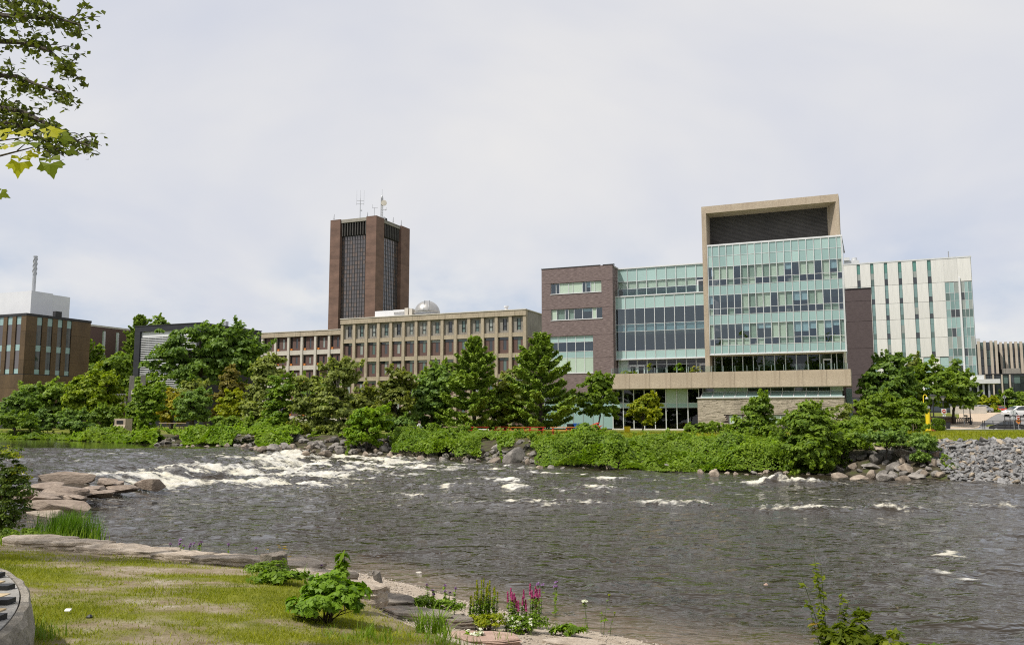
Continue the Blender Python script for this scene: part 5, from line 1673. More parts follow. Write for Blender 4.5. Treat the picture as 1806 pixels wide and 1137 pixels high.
for k, (px, Y) in enumerate(((1216, 92), (1232, 91), (1262, 92), (1285, 92), (1247, 90))):
    shrub(('first', 'second', 'fourth', 'fifth', 'third')[k] + ' low green bush from the left at the foot of the stone wall', px, Y, [(px - 10, px + 10, 748, 764)], 'lf_mid2', 70 + k, clumps=18, per=50, leaf=.16, cr=.3, name='planting_bush', group='low bushes along the foot of the ledge stone wall')
shrub('low dark bush on the lawn left of the first pine', 808, 82, [(795, 830, 752, 775)], 'lf_mid2', 80, clumps=30, leaf=.16)
shrub('leafy sprout of vines standing on the bank left of the tan bench', 762, 79, [(752, 775, 748, 778)], 'lf_mid2', 81, clumps=30, leaf=.15, cr=.3)
shrub('green mound of vines beside the tilted red table', 1032, 74, [(1000, 1062, 756, 790), (1018, 1042, 748, 770)], 'lf_vine', 82, clumps=80, leaf=.17)


for k, (a, b, c, d, Y, m_, lab) in enumerate((
        (0, 60, 728, 760, 106, 'lf_mid2', 'low green thicket at the far left edge of the pool'), (55, 120, 722, 762, 110, 'lf_deep', 'shadowy thicket under the wide spreading tree'),
        (105, 165, 725, 764, 106, 'lf_deep', 'dark thicket under the bright yellow green tree'), (160, 212, 715, 762, 109, 'lf_mid', 'thicket left of the concrete bunker'),
        (222, 252, 705, 760, 112, 'lf_mid', 'thicket right of the concrete bunker'), (372, 430, 735, 770, 96, 'lf_mid', 'thicket at the top of the bright vine carpet'),
        (425, 470, 735, 780, 90, 'lf_bright2', 'leafy thicket left of the vine smothered column'), (500, 540, 745, 785, 86, 'lf_olive', 'thicket at the foot of the birches'),
        (560, 625, 735, 772, 90, 'lf_olive', 'dark thicket behind the arching vine mound'), (660, 735, 730, 768, 90, 'lf_deep', 'thicket under the olive cedar'),
        (715, 800, 725, 765, 97, 'lf_deep', 'thicket under the broad dark green tree'), (1505, 1620, 735, 770, 80, 'lf_mid2', 'spreading thicket behind the rock pile'),
        (1455, 1520, 768, 795, 54, 'lf_mid2', 'thicket above the shaded rocks'))):
    shrub(lab, (a + b) / 2, Y, [(a, (a * .4 + b * .6), c, d), ((a * .6 + b * .4), b, c + 4, d)], m_, 150 + k, leaf=.2, clumps=55, per=60, cr=.5, name='thicket')


def clipped_hedge():
    p = at_depth(1628, 755, 92)
    t = thing('hedge', 'clipped dark green hedge behind the yellow emergency phone', 'hedge', (p[0], 92, ground(p[0], 92)))
    r = np.random.default_rng(90)
    n = 7000
    d = unit(r.normal(size=(n, 3)))
    q = np.sign(d) * np.abs(d) ** .45
    c = q * np.array([2.2, 1.0, .75]) * r.uniform(.88, 1.0, (n, 1)) + np.array([0, 0, .62])
    crown_obj('foliage', c[c[:, 2] > 0], (d + r.normal(0, .4, (n, 3)))[c[:, 2] > 0], np.clip(r.normal(.4, .2, n), 0, 1)[c[:, 2] > 0], .12, 'lf_mid2', t, r=r)
    MB().tube([(-1.2, 0, -.1), (-1.1, 0, .9)], [.05, .02], 5).build('stem', M['bark'], t)


clipped_hedge()


def ivy(label, x_rng, v_rng, n, mat, size, seed, hmax=.9, ang=None, kind_name='bank_vines', holes=()):
    """Ground cover that buries the bank under uneven mounds of leaves; holes are (px0, px1, py0, py1) sightings of bare rock."""
    r = np.random.default_rng(seed)
    X = r.uniform(*x_rng, n); V = r.uniform(*v_rng, n)
    Y = far_shore(X) + V
    g = ground_far(X, Y)
    mound = sstep(-.45, .5, fbm(X * .33, Y * .40, 0, seed, 3, .55)) * hmax + .20
    fine = .60 * fbm(X * 1.3, Y * 1.3, 0, seed + 1, 4, .62) * (1 - .5 * sstep(6, 10, V))
    end = np.minimum(sstep(0, .8, V - v_rng[0]), sstep(0, 1.6, v_rng[1] - V))
    hgt = (mound * (1 - .72 * sstep(4.5, 9.5, V)) + fine) * (.25 + .75 * end)
    lay = r.uniform(.35, 1, n) ** .4
    Z = np.maximum(g, water_z(X) * (V < 1)) + hgt * lay
    # cull over the bare rock
    u = X / (Y * 1.0)
    zz = Z - EYE
    vv = np.empty(n)
    py = 568.5 - 1500 * ((zz * CP - Y * SP) / (Y * CP + zz * SP)); px = 903 + 1500 * X / (Y * CP + zz * SP)
    keep = np.ones(n, bool)
    for a, b, c, d in holes:
        jag = 6 * vnoise(px * .09, py * .09, 0, 3)
        keep &= ~((px > a + jag) & (px < b + jag) & (py > c + jag) & (py < d + jag))
    keep &= r.uniform(0, 1, n) < .30 + .70 * sstep(-.34, .08, fbm(X * .62, Y * .55, 0, seed + 15, 4, .6))
    e_ = .4
    gx = (fbm((X + e_) * .33, Y * .40, 0, seed, 3, .55) - fbm((X - e_) * .33, Y * .40, 0, seed, 3, .55)) * hmax / (2 * e_)
    gy = (fbm(X * .33, (Y + e_) * .40, 0, seed, 3, .55) - fbm(X * .33, (Y - e_) * .40, 0, seed, 3, .55)) * hmax / (2 * e_)
    fx = (fbm((X + .15) * 1.15, Y * 1.15, 0, seed + 1, 3) - fbm((X - .15) * 1.15, Y * 1.15, 0, seed + 1, 3)) * 1.4
    fy = (fbm(X * 1.15, (Y + .15) * 1.15, 0, seed + 1, 3) - fbm(X * 1.15, (Y - .15) * 1.15, 0, seed + 1, 3)) * 1.4
    N = np.stack([-gx - fx, -gy - fy - .2, np.full(n, .9)], 1) + r.normal(0, .42, (n, 3))
    T = np.clip(.42 + .42 * fbm(X * .4, Y * .4, 0, seed + 4) + .25 * (lay - .7) + r.normal(0, .18, n), 0, 1)
    C = np.stack([X, Y, Z], 1)[keep]
    N, T = N[keep], T[keep]
    patch = fbm(C[:, 0] * .28, C[:, 1] * .34, 0, seed + 7, 4, .6) + r.normal(0, .10, len(C))
    sz = size * (1 + .45 * vnoise(C[:, 0] * .5, C[:, 1] * .5, 0, seed + 9))
    # upright shoots that break the outline
    ns = int(n / 420)
    pick = r.integers(0, len(C), ns)
    sh = r.uniform(.25, .75, ns)
    m = 20
    q = r.uniform(0, 1, (ns, m))
    lean = r.normal(0, .22, (ns, 1, 2))
    P = C[pick][:, None, :] + np.concatenate([lean * (q * sh[:, None])[..., None] + r.normal(0, .05, (ns, m, 2)), (q * sh[:, None])[..., None]], 2)
    C = np.concatenate([C, P.reshape(-1, 3)]); N = np.concatenate([N, unit(r.normal(0, .6, (ns * m, 3)) + [0, -.3, .8])])
    T = np.concatenate([T, np.clip(r.normal(.6, .2, ns * m), 0, 1)])
    patch = np.concatenate([patch, np.repeat(patch[pick], m)]); sz = np.concatenate([sz, np.full(ns * m, size * .8)])
    v, f = leaf_quads(C, N, sz, 1.35, r)
    mi = np.where(patch > .22, 1, np.where(patch < -.26, 2, 0))
    new_obj(kind_name, mesh_np(kind_name, v, f, [M[mat], M['lf_bright2'], M['lf_mid2']], tint=np.repeat(T, 2), mat_idx=np.repeat(mi, 2)), None, kind='stuff', label=label)


ROCKS_BARE = [(616, 690, 770, 812), (690, 800, 796, 820), (845, 880, 772, 824), (885, 945, 790, 826), (905, 938, 770, 790), (800, 846, 802, 822), (408, 452, 765, 800), (512, 612, 765, 806), (276, 318, 762, 790), (1465, 1600, 795, 860)]
ivy('long mass of green vines that covers the middle of the far bank', (-10.5, 21.5), (.25, 12.5), 150000, 'lf_vine', .15, 100, 1.55, holes=ROCKS_BARE)
ivy('bright vine carpet sloping to the water left of the rapids', (-38, -20), (-.6, 9.0), 52000, 'lf_bright', .19, 101, 1.5, holes=ROCKS_BARE)
ivy('rank green growth at the edge of the still pool', (-72, -40), (-.3, 8), 26000, 'lf_bright2', .24, 102, .6, kind_name='bank_undergrowth')
ivy('bright green mound of vines in front of the concrete bunker', (-50, -37), (-.5, 7), 17000, 'lf_bright', .23, 103, 1.3)
ivy('trailing vines below the birches', (-20, -10), (1.0, 9), 9000, 'lf_mid2', .2, 104, .6, holes=ROCKS_BARE)
ivy('weeds among the big rocks at the waterline', (20.5, 25.2), (3.0, 9), 7000, 'lf_mid2', .14, 105, .5, kind_name='bank_undergrowth', holes=[(1500, 1660, 785, 860)])


def far_grass():
    """Rough grass along the open lawn at the right and under the trees."""
    r = np.random.default_rng(120)
    n = 42000
    X = r.uniform(-8, 62, n); Y = far_shore(X) + r.uniform(8.0, 46, n)
    ok = (Y < 112) & (X / Y < .68) & ~((X > 44) & (Y > 97))
    X, Y = X[ok], Y[ok]
    n = len(X)
    Z = ground_far(X, Y)
    h_ = r.uniform(.06, .2, n) * (1 + .9 * sstep(.1, .5, fbm(X * .5, Y * .5, 0, 8)))
    lean = r.normal(0, .5, (n, 2)) * h_[:, None]
    w = .022
    v = np.stack([np.stack([X - w, Y, Z], 1), np.stack([X + w, Y, Z], 1), np.stack([X + lean[:, 0], Y + lean[:, 1], Z + h_], 1)], 1).reshape(-1, 3)
    new_obj('lawn_grass', mesh_np('lawn_grass', v, np.arange(n * 3).reshape(-1, 3), M['lf_blade'], tint=np.clip(r.normal(.5, .25, n), 0, 1)), None, kind='stuff', label='sunlit grass of the far lawn')


far_grass()


def wood_behind():
    """The park trees on the near side, behind the viewpoint: seen only mirrored in the glass across the river."""
    r = np.random.default_rng(130)
    C, N, T = [], [], []
    for k in range(26):
        x = -75 + 6.4 * k + r.normal(0, 1.5); y = -26 + r.normal(0, 4); h_ = r.uniform(18, 29)
        n = 1500
        d = unit(r.normal(size=(n, 3)))
        p = d * np.array([4.2, 4.2, h_ * .42]) * r.uniform(.55, 1, (n, 1)) * (1 + .25 * vnoise(d[:, 0] * 2 + k, d[:, 1] * 2, d[:, 2] * 2))[:, None] + np.array([x, y, 1.7 + h_ * .56])
        C.append(p); N.append(d + r.normal(0, .5, (n, 3))); T.append(np.clip(r.normal(.4, .2, n), 0, 1))
    C, N, T = map(np.concatenate, (C, N, T))
    v, f = leaf_quads(C, N, .9, 1.3, r)
    new_obj('woods', mesh_np('woods', v, f, M['lf_mid'], tint=np.repeat(T, 2)), None, kind='stuff', label='park trees behind the viewpoint, mirrored in the glass fronts')


wood_behind()

# ------------------------------------------------------------------ rocks
def hull_rock(name, r, n=16, flat=.7, mat='rock', power=1.0):
    import bmesh
    bm = bmesh.new()
    d = unit(r.normal(size=(n, 3)))
    d = np.sign(d) * np.abs(d) ** power
    d *= r.uniform(.78, 1.1, (n, 1))
    d[:, 2] *= flat
    for q in d:
        bm.verts.new(q)
    res = bmesh.ops.convex_hull(bm, input=bm.verts[:])
    junk = [e_ for e_ in res['geom_interior'] if isinstance(e_, bmesh.types.BMVert)]
    bmesh.ops.delete(bm, geom=junk, context='VERTS')
    me = bpy.data.meshes.new(name)
    bm.to_mesh(me); bm.free()
    me.materials.append(M[mat])
    return me


def round_rock(name, seed, mat, sub=3, power=.8, amp=.22, flat=.75):
    import bmesh
    bm = bmesh.new()
    bmesh.ops.create_icosphere(bm, subdivisions=sub, radius=1.0)
    co = np.array([v.co[:] for v in bm.verts])
    q = np.sign(co) * np.abs(co) ** power
    k = 1 + amp * fbm(co[:, 0] * 1.1 + seed, co[:, 1] * 1.1, co[:, 2] * 1.1, seed, 4, .55)
    # planar fractures
    r = np.random.default_rng(seed)
    q = q * k[:, None]
    for _ in range(13):
        nrm = unit(r.normal(size=3)); c = r.uniform(.5, .85)
        dd = q @ nrm
        q = q - np.where(dd > c, (dd - c) * .93, 0)[:, None] * nrm
    q[:, 2] *= flat
    for v, c in zip(bm.verts, q):
        v.co = c
    me = bpy.data.meshes.new(name)
    bm.to_mesh(me); bm.free()
    me.materials.append(M[mat])
    return me


ROCKS = {m: [round_rock('boulder', 30 + i + 50 * k, m, 3, .78, .25, .72) for i in range(6)] for k, m in enumerate(('rock', 'rock_warm', 'rock_pink'))}


def boulder(px, py, w, h_, label, mat='rock', group=None, rz=None, fn=ground_far, flat_side=0.0, cat='boulder', name='boulder', yoff=0.0):
    """A boulder whose visible body spans w by h_ sighted units, with its foot at (px, py)."""
    p = px_ground(px, py, fn, 30 if fn is ground_far else 5, 130)
    wz = float(water_z(p[0]))
    if p[2] < wz - .05 and fn is ground_far:
        d = sight(px, py); t = (wz - .05 - EYE) / d[2]
        p = np.array([d[0] * t, d[1] * t, wz - .05])
    s = p[1] / 1500.0
    sx, sz = w * s * .5, h_ * s * .62
    me = random.choice(ROCKS[mat])
    o = new_obj(name, me, None, (p[0], p[1] + sx * .5 + yoff, p[2] + sz * .45), random.uniform(0, 6.28) if rz is None else rz, label, cat, group)
    o.rotation_euler = (random.uniform(-.25, .25), random.uniform(-.25, .25), o.rotation_euler[2])
    o.scale = (sx * 1.08, sx * random.uniform(.8, 1.05), sz / .72)
    return o


ORD = ['first', 'second', 'third', 'fourth', 'fifth', 'sixth', 'seventh', 'eighth', 'ninth', 'tenth', 'eleventh', 'twelfth', 'thirteenth', 'fourteenth', 'fifteenth', 'sixteenth', 'seventeenth', 'eighteenth',
       'nineteenth', 'twentieth'] + ['twenty-' + q for q in ('first', 'second', 'third', 'fourth', 'fifth', 'sixth', 'seventh', 'eighth', 'ninth')] + ['thirtieth'] + ['thirty-' + q for q in ('first', 'second', 'third', 'fourth', 'fifth', 'sixth', 'seventh', 'eighth', 'ninth')] + ['fortieth'] + ['forty-' + q for q in ('first', 'second', 'third', 'fourth', 'fifth', 'sixth')]


def rock_field(n, x0, x1, y0, y1, wmin, wmax, place, group, mat='rock', seed=0, slope=0.0):
    """A heap or row of boulders; each is told from its neighbours by size, tone and its turn from the left."""
    rr = random.Random(seed)
    for k in range(n):
        px = x0 + (x1 - x0) * (k + .8 * rr.random()) / n
        py = rr.uniform(y0, y1) + slope * (px - x0)
        w = rr.uniform(wmin, wmax)
        mt = mat if rr.random() < .8 else ('rock' if mat != 'rock' else 'rock_warm')
        size = 'small' if w < wmin + .33 * (wmax - wmin) else 'large' if w > wmin + .7 * (wmax - wmin) else 'middling'
        lab = f"{size} {'tan' if mt == 'rock_warm' else 'grey'} boulder, {ORD[k]} from the left {place}"
        boulder(px, py, w, w * rr.uniform(.5, .8), lab, mt, group)


# named boulders
boulder(906, 818, 46, 34, 'largest grey boulder at the waterline in the middle of the far bank', 'rock', rz=.3)
boulder(873, 819, 27, 16, 'pale rounded boulder at the water beside the largest grey boulder', 'rock_warm')
boulder(876, 795, 25, 17, 'blocky grey boulder in the vines above the pale rounded boulder', 'rock')
boulder(1054, 824, 16, 13, 'pale pointed rock under the vines at the waterline', 'rock_warm')
boulder(1205, 831, 28, 9, 'long low brown rock at the waterline under the vines', 'rock_warm')
boulder(1005, 823, 22, 6, 'thin flat rock at the waterline right of the largest boulder', 'rock')
boulder(571, 803, 28, 12, 'brown flat topped boulder at the water below the tall birch', 'rock_warm')
boulder(538, 803, 17, 9, 'rust coloured boulder beside the chute of white water', 'rock_warm')
boulder(312, 768, 16, 12, 'upright pinkish boulder on the bank left of the vine carpet', 'rock_pink')
boulder(763, 811, 26, 12, 'wide pale boulder at the waterline below the broad dark tree', 'rock_warm')
boulder(786, 811, 15, 13, 'rounded boulder right of the wide pale one at the waterline', 'rock')
# the rock pile left of the quarry stones
PILE = [(1486, 843, 36, 8, 'rock_warm', 'long flat tan slab lying at the waterline, left one of two'), (1520, 846, 32, 7, 'rock_warm', 'flat tan slab at the waterline touching the rounded pale rock'),
        (1541, 845, 20, 15, 'rock_warm', 'rounded pale rock at the right end of the two flat tan slabs'), (1566, 849, 34, 16, 'rock', 'big pale rock with a smooth domed top at the waterline'),
        (1595, 850, 30, 12, 'rock_warm', 'long pale rock half in the water right of the domed rock'), (1616, 846, 34, 13, 'rock', 'broad pale slab in the water near the quarry stones'),
        (1543, 826, 36, 9, 'rock', 'long dark ledge rock under the striped block'), (1548, 818, 26, 16, 'rock', 'grey block split by a dark crack in the rock pile'),
        (1564, 812, 24, 15, 'rock', 'smooth rounded boulder right of the cracked block'), (1562, 798, 30, 9, 'rock_warm', 'flat topped boulder highest in the rock pile'),
        (1535, 802, 24, 7, 'rock', 'low dark rock at the upper left of the rock pile'), (1598, 806, 30, 17, 'rock_warm', 'large tilted boulder at the upper right of the rock pile'),
        (1612, 816, 22, 13, 'rock', 'rounded grey boulder below the tilted boulder'), (1592, 819, 15, 13, 'rock_warm', 'three cornered brown rock in the rock pile'),
        (1578, 829, 22, 13, 'rock', 'dark jagged rock in the middle of the rock pile'), (1600, 830, 25, 13, 'rock_warm', 'pale slanting block right of the dark jagged rock'),
        (1564, 819, 12, 8, 'rock', 'small pale rock between the cracked block and the jagged rock'), (1484, 806, 14, 9, 'rock', 'dark rock in the shade of the largest dense bush'),
        (1478, 818, 14, 10, 'rock', 'shaded rock half hidden beside the dense bush'), (1484, 832, 13, 9, 'rock', 'small shaded rock above the long flat tan slab'),
        (1657, 808, 22, 11, 'rock_pink', 'pink boulder at the top left corner of the quarry stones'), (1652, 822, 18, 12, 'rock_warm', 'brown boulder below the pink boulder')]
for px, py, w, hh, mt, lab in PILE:
    boulder(px, py, w * 1.12, hh * 1.2, lab, mt)
rock_field(9, 276, 320, 776, 788, 7, 14, 'at the pool edge by the vine carpet', 'boulders at the pool edge', 'rock', 1)
rock_field(9, 322, 420, 786, 790, 8, 15, 'in the row under the vine carpet', 'boulders under the vine carpet', 'rock_warm', 2)
rock_field(24, 410, 458, 768, 793, 8, 14, 'in the pile right of the vine carpet', 'boulders beside the vine carpet', 'rock', 3)
rock_field(9, 448, 520, 792, 796, 13, 22, 'along the lip of the chute', 'boulders along the lip of the chute', 'rock_warm', 4)
rock_field(40, 512, 608, 772, 801, 10, 18, 'in the heap below the birches', 'boulders below the birches', 'rock', 5)
rock_field(42, 614, 694, 776, 807, 9, 18, 'in the heap below the vine mound', 'boulders below the vine mound', 'rock', 6)
rock_field(40, 690, 845, 800, 815, 8, 17, 'in the row left of the largest one', 'boulders left of the largest one', 'rock_warm', 7, .02)
rock_field(36, 842, 945, 796, 820, 8, 16, 'around the largest grey boulder', 'boulders around the largest one', 'rock', 8, .01)
rock_field(7, 905, 940, 776, 796, 9, 15, 'in the vines behind the largest one', 'boulders in the vines', 'rock', 9)
rock_field(15, 950, 1225, 822, 831, 8, 19, 'at the waterline under the long vines', 'rocks under the long vines', 'rock', 14, .0)
rock_field(16, 1230, 1470, 834, 840, 9, 20, 'at the waterline under the shrubs', 'rocks under the shrubs', 'rock_warm', 10, .01)
rock_field(45, 1468, 1655, 790, 843, 9, 22, 'wedged in the big rock pile', 'smaller rocks of the rock pile', 'rock', 12)
rock_field(18, 1606, 1672, 806, 847, 9, 20, 'between the rock pile and the quarry stones', 'rocks beside the quarry stones', 'rock', 13)
rock_field(10, 100, 240, 772, 776, 5, 9, 'along the still pool', 'stones along the still pool', 'rock_warm', 11)


def build_riprap():
    """Slope of quarry stones: the largest as single stones, the small ones between them joined."""
    r = np.random.default_rng(77)
    meshes = [hull_rock('stone', r, int(r.integers(11, 17)), r.uniform(.5, .8), 'riprap', .85) for _ in range(14)]
    tans = [hull_rock('stone', r, 14, .65, 'riprap_tan', .85) for _ in range(4)]
    # bed under the stones
    xs = np.linspace(24.2, 52, 90); vs = np.linspace(-1.2, 10.2, 40)
    X, V = np.meshgrid(xs, vs); Y = far_shore(X) + V
    Z = ground_far(X, Y) + .08 + .10 * fbm(X * 1.5, Y * 1.5, 0, 3) - .35 * sstep(8.2, 9.6, V) - .3 * sstep(25.2, 24.3, X)
    bed = new_obj('stone_slope', mesh_np('stone_slope', np.stack([X, Y, Z], -1).reshape(-1, 3), grid_faces(40, 90), M['ledge_grey'], smooth=True), kind='structure', label='slope of loose grey quarry stones at the right')
    placed = []
    tries = 0
    while len(placed) < 300 and tries < 9000:
        tries += 1
        v = r.uniform(-.3, 9.0); x = r.uniform(24.4 + .14 * v, 30.5 if r.random() < .92 else 34)
        s = r.uniform(.11, .25) * (1.3 if v < 1.2 else 1)
        y = float(far_shore(x)) + v
        if any((x - a) ** 2 + (y - b) ** 2 < (.80 * (s + c)) ** 2 for a, b, c in placed[-400:]):
            continue
        placed.append((x, y, s))
        z = float(ground_far(x, y))
        me = tans[r.integers(4)] if r.random() < .13 else meshes[r.integers(14)]
        o = new_obj('stone', me, bed, (x, y, z + .13 + s * .3))
        o.rotation_euler = (r.normal(0, .5), r.normal(0, .5), r.uniform(0, 6.28))
        o.scale = (s * r.uniform(1.0, 1.7), s * r.uniform(.8, 1.1), s * r.uniform(.8, 1.15))
    V_, F_ = [], []
    off = 0
    for k in range(4200):
        v = r.uniform(-.4, 9.3); x = r.uniform(24.0 + .14 * v, 33 if k % 4 else 44)
        y = float(far_shore(x)) + v; z = float(ground_far(x, y))
        s = r.uniform(.06, .16) * (1.5 if x > 32 else 1)
        me = meshes[r.integers(14)]
        co = np.array([q.co[:] for q in me.vertices]) * s * r.uniform(.8, 1.4, 3)
        a = r.uniform(0, 6.28); ca, sa = math.cos(a), math.sin(a)
        co = np.stack([co[:, 0] * ca - co[:, 1] * sa, co[:, 0] * sa + co[:, 1] * ca, co[:, 2]], 1) + np.array([x, y, z + .10])
        V_.append(co); F_ += [[q + off for q in p.vertices] for p in me.polygons if len(p.vertices) == 3]
        off += len(co)
    new_obj('stone', mesh_np('stone', np.concatenate(V_), np.array(F_), M['riprap']), bed, kind='stuff')


build_riprap()


# ------------------------------------------------------------------ things on the far lawn
def gpos(px, Y):
    p = at_depth(px, 737, Y)
    return (p[0], Y, ground(p[0], Y))


def picnic_table(px, Y, top, legs, label, rz=0.0, tilt=0.0):
    t = thing('picnic_table', label, 'picnic table', gpos(px, Y), rz, 'painted picnic tables under the pines')
    for k in range(4):
        box('top_plank', t, -.92, .92, -.38 + k * .195, -.20 + k * .195, .72, .77, top)
    for sy in (-1, 1):
        for k in (0, 1):
            y = sy * (.62 + .16 * k)
            box('seat_plank', t, -.92, .92, y - .07, y + .07, .43, .47, top)
    for x in (-.66, .66):
        for sy in (-1, 1):
            MB().tube([(x, sy * .72, 0), (x, sy * .22, .72)], .065, 4).build('leg', M[legs], t)
        box('cross_brace', t, x - .04, x + .04, -.75, .75, .36, .43, legs)
    if tilt:
        t.rotation_euler = (0, tilt, rz)
        t.location.z += .15
    return t


picnic_table(846, 88, 'red', 'red', 'red picnic table standing against the trunk of the first pine', .5)
picnic_table(884, 90, 'red', 'red', 'red picnic table behind the small tree between the pines', 1.2)
picnic_table(912, 84, 'orange', 'red', 'orange topped picnic table left of the broad pine', .05)
picnic_table(946, 88, 'red', 'red', 'red picnic table behind the trunk of the broad pine', .1)
picnic_table(987, 84, 'orange', 'red', 'orange topped picnic table right of the broad pine', -.05)
picnic_table(1018, 86, 'orange', 'red', 'orange topped picnic table partly hidden by the green vine mound', .2)
picnic_table(1046, 90, 'red', 'red', 'red picnic table tipped up beside the young oval tree', .3, -.35)
t = thing('bench', 'pale tan plank bench on the lawn left of the first pine', 'bench', gpos(795, 83))
for k in range(3):
    box('seat_plank', t, -.75, .75, -.2 + k * .14, -.07 + k * .14, .78, .84, 'wood_tan')
for x in (-.55, .55):
    box('leg', t, x - .05, x + .05, -.18, .18, 0, .78, 'black')
t = thing('concrete_block', 'pale low concrete block between the red picnic tables', 'concrete block', gpos(853, 84))
MB().extrude_x([(-.3, 0), (.3, 0), (.22, .55), (-.22, .55)], -.55, .55).build('body', M['concrete_pale'], t)
MB().box(-.5, .5, -.18, .18, .552, .60).build('cap', M['white'], t)


def bin_thing(px, Y, mat, lidmat, label, w, h_):
    t = thing('waste_bin', label, 'bin', gpos(px, Y))
    MB().tube([(0, 0, .06), (0, 0, h_ * .88)], [w * .58, w * .70], 4).build('body', M[mat], t, rotz=R(45 - 23))
    box('lid', t, -w * .54, w * .54, -w * .54, w * .54, h_ * .88, h_, lidmat, rotz=-R(23))
    for x in (-w * .3, w * .3):
        MB().tube([(x - .05, .3, .08), (x + .05, .3, .08)], .09, 8).build('wheel', M['black'], t)


bin_thing(1006, 107, 'black', 'black', 'black waste bin against the teal panels', .72, .95)
bin_thing(1019, 107, 'blue', 'blue', 'blue recycling bin beside the black waste bin', .85, 1.02)
bin_thing(1106, 97, 'yellow', 'yellow', 'yellow bin on the lawn left of the small round tree', .6, .72)

# bench with a back on the lawn by the stone wall
t = thing('bench', 'dark bench on the lawn below the ledge stone wall', 'bench', gpos(1379, 78), -.3)
for k in range(3):
    box('seat_slat', t, -.8, .8, -.2 + .14 * k, -.08 + .14 * k, .42, .46, 'black')
for k in range(3):
    box('back_slat', t, -.8, .8, .24, .28, .55 + .14 * k, .65 + .14 * k, 'black')
for x in (-.7, .7):
    MB().tube([(x, -.18, 0), (x, -.18, .42), (x, .22, .42), (x, .28, .98)], .035, 5).build('leg', M['black'], t)


def bank_fence():
    t = thing('post_fence', 'dark wooden post fence on the lawn behind the pool edge', 'fence', gpos(306, 108))
    for k in range(6):
        x = -1.7 + .62 * k
        MB().cyl(x, 0, -.1, .95 + .05 * (k % 2), .065, 6).build('post', M['bark'], t)
    box('rail', t, -1.8, 1.6, -.05, .05, .98, 1.06, 'wood_tan')
    tt = thing('picnic_table', 'dark wooden picnic table beside the post fence', 'picnic table', gpos(331, 104))
    for k in range(3):
        box('top_plank', tt, -.8, .8, -.3 + .2 * k, -.12 + .2 * k, .7, .75, 'bark')
    for sy in (-.65, .65):
        box('seat_plank', tt, -.8, .8, sy - .12, sy + .12, .42, .46, 'bark')
    for x in (-.55, .55):
        MB().tube([(x, -.7, 0), (x, -.2, .7)], .05, 4).build('leg', M['bark'], tt)
        MB().tube([(x, .7, 0), (x, .2, .7)], .05, 4).build('leg', M['bark'], tt)


bank_fence()


# ---- person sitting by the bank
def seated_person():
    loc = gpos(741, 80.5)
    loc = (loc[0], loc[1], loc[2])
    t = thing('picnic_table', 'dark picnic table with a person sitting at it on the bank', 'picnic table', (loc[0] - .95, loc[1] + .15, loc[2]))
    for k in range(4):
        box('top_plank', t, -.75, .65, -.38 + .195 * k, -.2 + .195 * k, .72, .77, 'bark')
    for sy in (-.7, .7):
        box('seat_plank', t, -.75, 1.2, sy - .12, sy + .12, .42, .46, 'bark')
    for x in (-.5, .45):
        for sy in (-1, 1):
            MB().tube([(x, sy * .72, 0), (x, sy * .22, .72)], .05, 4).build('leg', M['bark'], t)
    p = thing('person', 'person in a pale grey top and dark trousers sitting at a table on the bank', 'person', (loc[0], loc[1] - .55, loc[2]), R(150))
    J = [((0, 0, .52), .15), ((0, .02, .75), .145), ((0, .03, .98), .16), ((0, .02, 1.10), .065), ((0, -.01, 1.22), .10), ((0, -.02, 1.34), .085),
         ((-.19, .02, 1.0), .07), ((-.24, -.08, .76), .052), ((-.16, -.32, .78), .04), ((-.12, -.40, .79), .035),
         ((.19, .02, 1.0), .07), ((.24, -.08, .76), .052), ((.16, -.32, .78), .04), ((.12, -.40, .79), .035),
         ((-.11, -.05, .50), .10), ((-.12, -.44, .50), .075), ((-.12, -.46, .10), .05), ((-.12, -.60, .05), .045),
         ((.11, -.05, .50), .10), ((.12, -.44, .50), .075), ((.12, -.46, .10), .05), ((.12, -.60, .05), .045)]
    E_ = [(0, 1), (1, 2), (2, 3), (3, 4), (4, 5), (2, 6), (6, 7), (7, 8), (8, 9), (2, 10), (10, 11), (11, 12), (12, 13), (0, 14), (14, 15), (15, 16), (16, 17), (0, 18), (18, 19), (19, 20), (20, 21)]
    me = bpy.data.meshes.new('body')
    me.from_pydata([j[0] for j in J], E_, [])
    m, n, l = new_mat('clothed_body')
    out = n.new('ShaderNodeOutputMaterial'); b = n.new('ShaderNodeBsdfPrincipled'); l.new(b.outputs[0], out.inputs[0])
    tc = n.new('ShaderNodeTexCoord'); sx = n.new('ShaderNodeSeparateXYZ'); l.new(tc.outputs['Object'], sx.inputs[0])
    l.new(ramp(n, l, sx.outputs['Z'], [(0, (.03, .03, .035)), (.60, (.03, .03, .035)), (.62, (.45, .44, .47)), (1.0, (.45, .44, .47))]), b.inputs['Base Color'])
    me.materials.append(m)
    o = new_obj('body', me, p)
    sk = o.modifiers.new('skin', 'SKIN')
    for v, j in zip(me.skin_vertices[0].data, J):
        v.radius = (j[1], j[1])
    me.skin_vertices[0].data[0].use_root = True
    sb = o.modifiers.new('smooth', 'SUBSURF'); sb.levels = 1; sb.render_levels = 1
    MB().lathe(0, -.015, [(.05, 1.12), (.105, 1.19), (.115, 1.28), (.10, 1.37), (.03, 1.41)], 10).build('face', M['skin'], p, smooth=True)
    MB().lathe(0, .015, [(.06, 1.22), (.118, 1.29), (.108, 1.385), (.03, 1.43)], 10).build('hair', M['hair'], p, smooth=True)


seated_person()


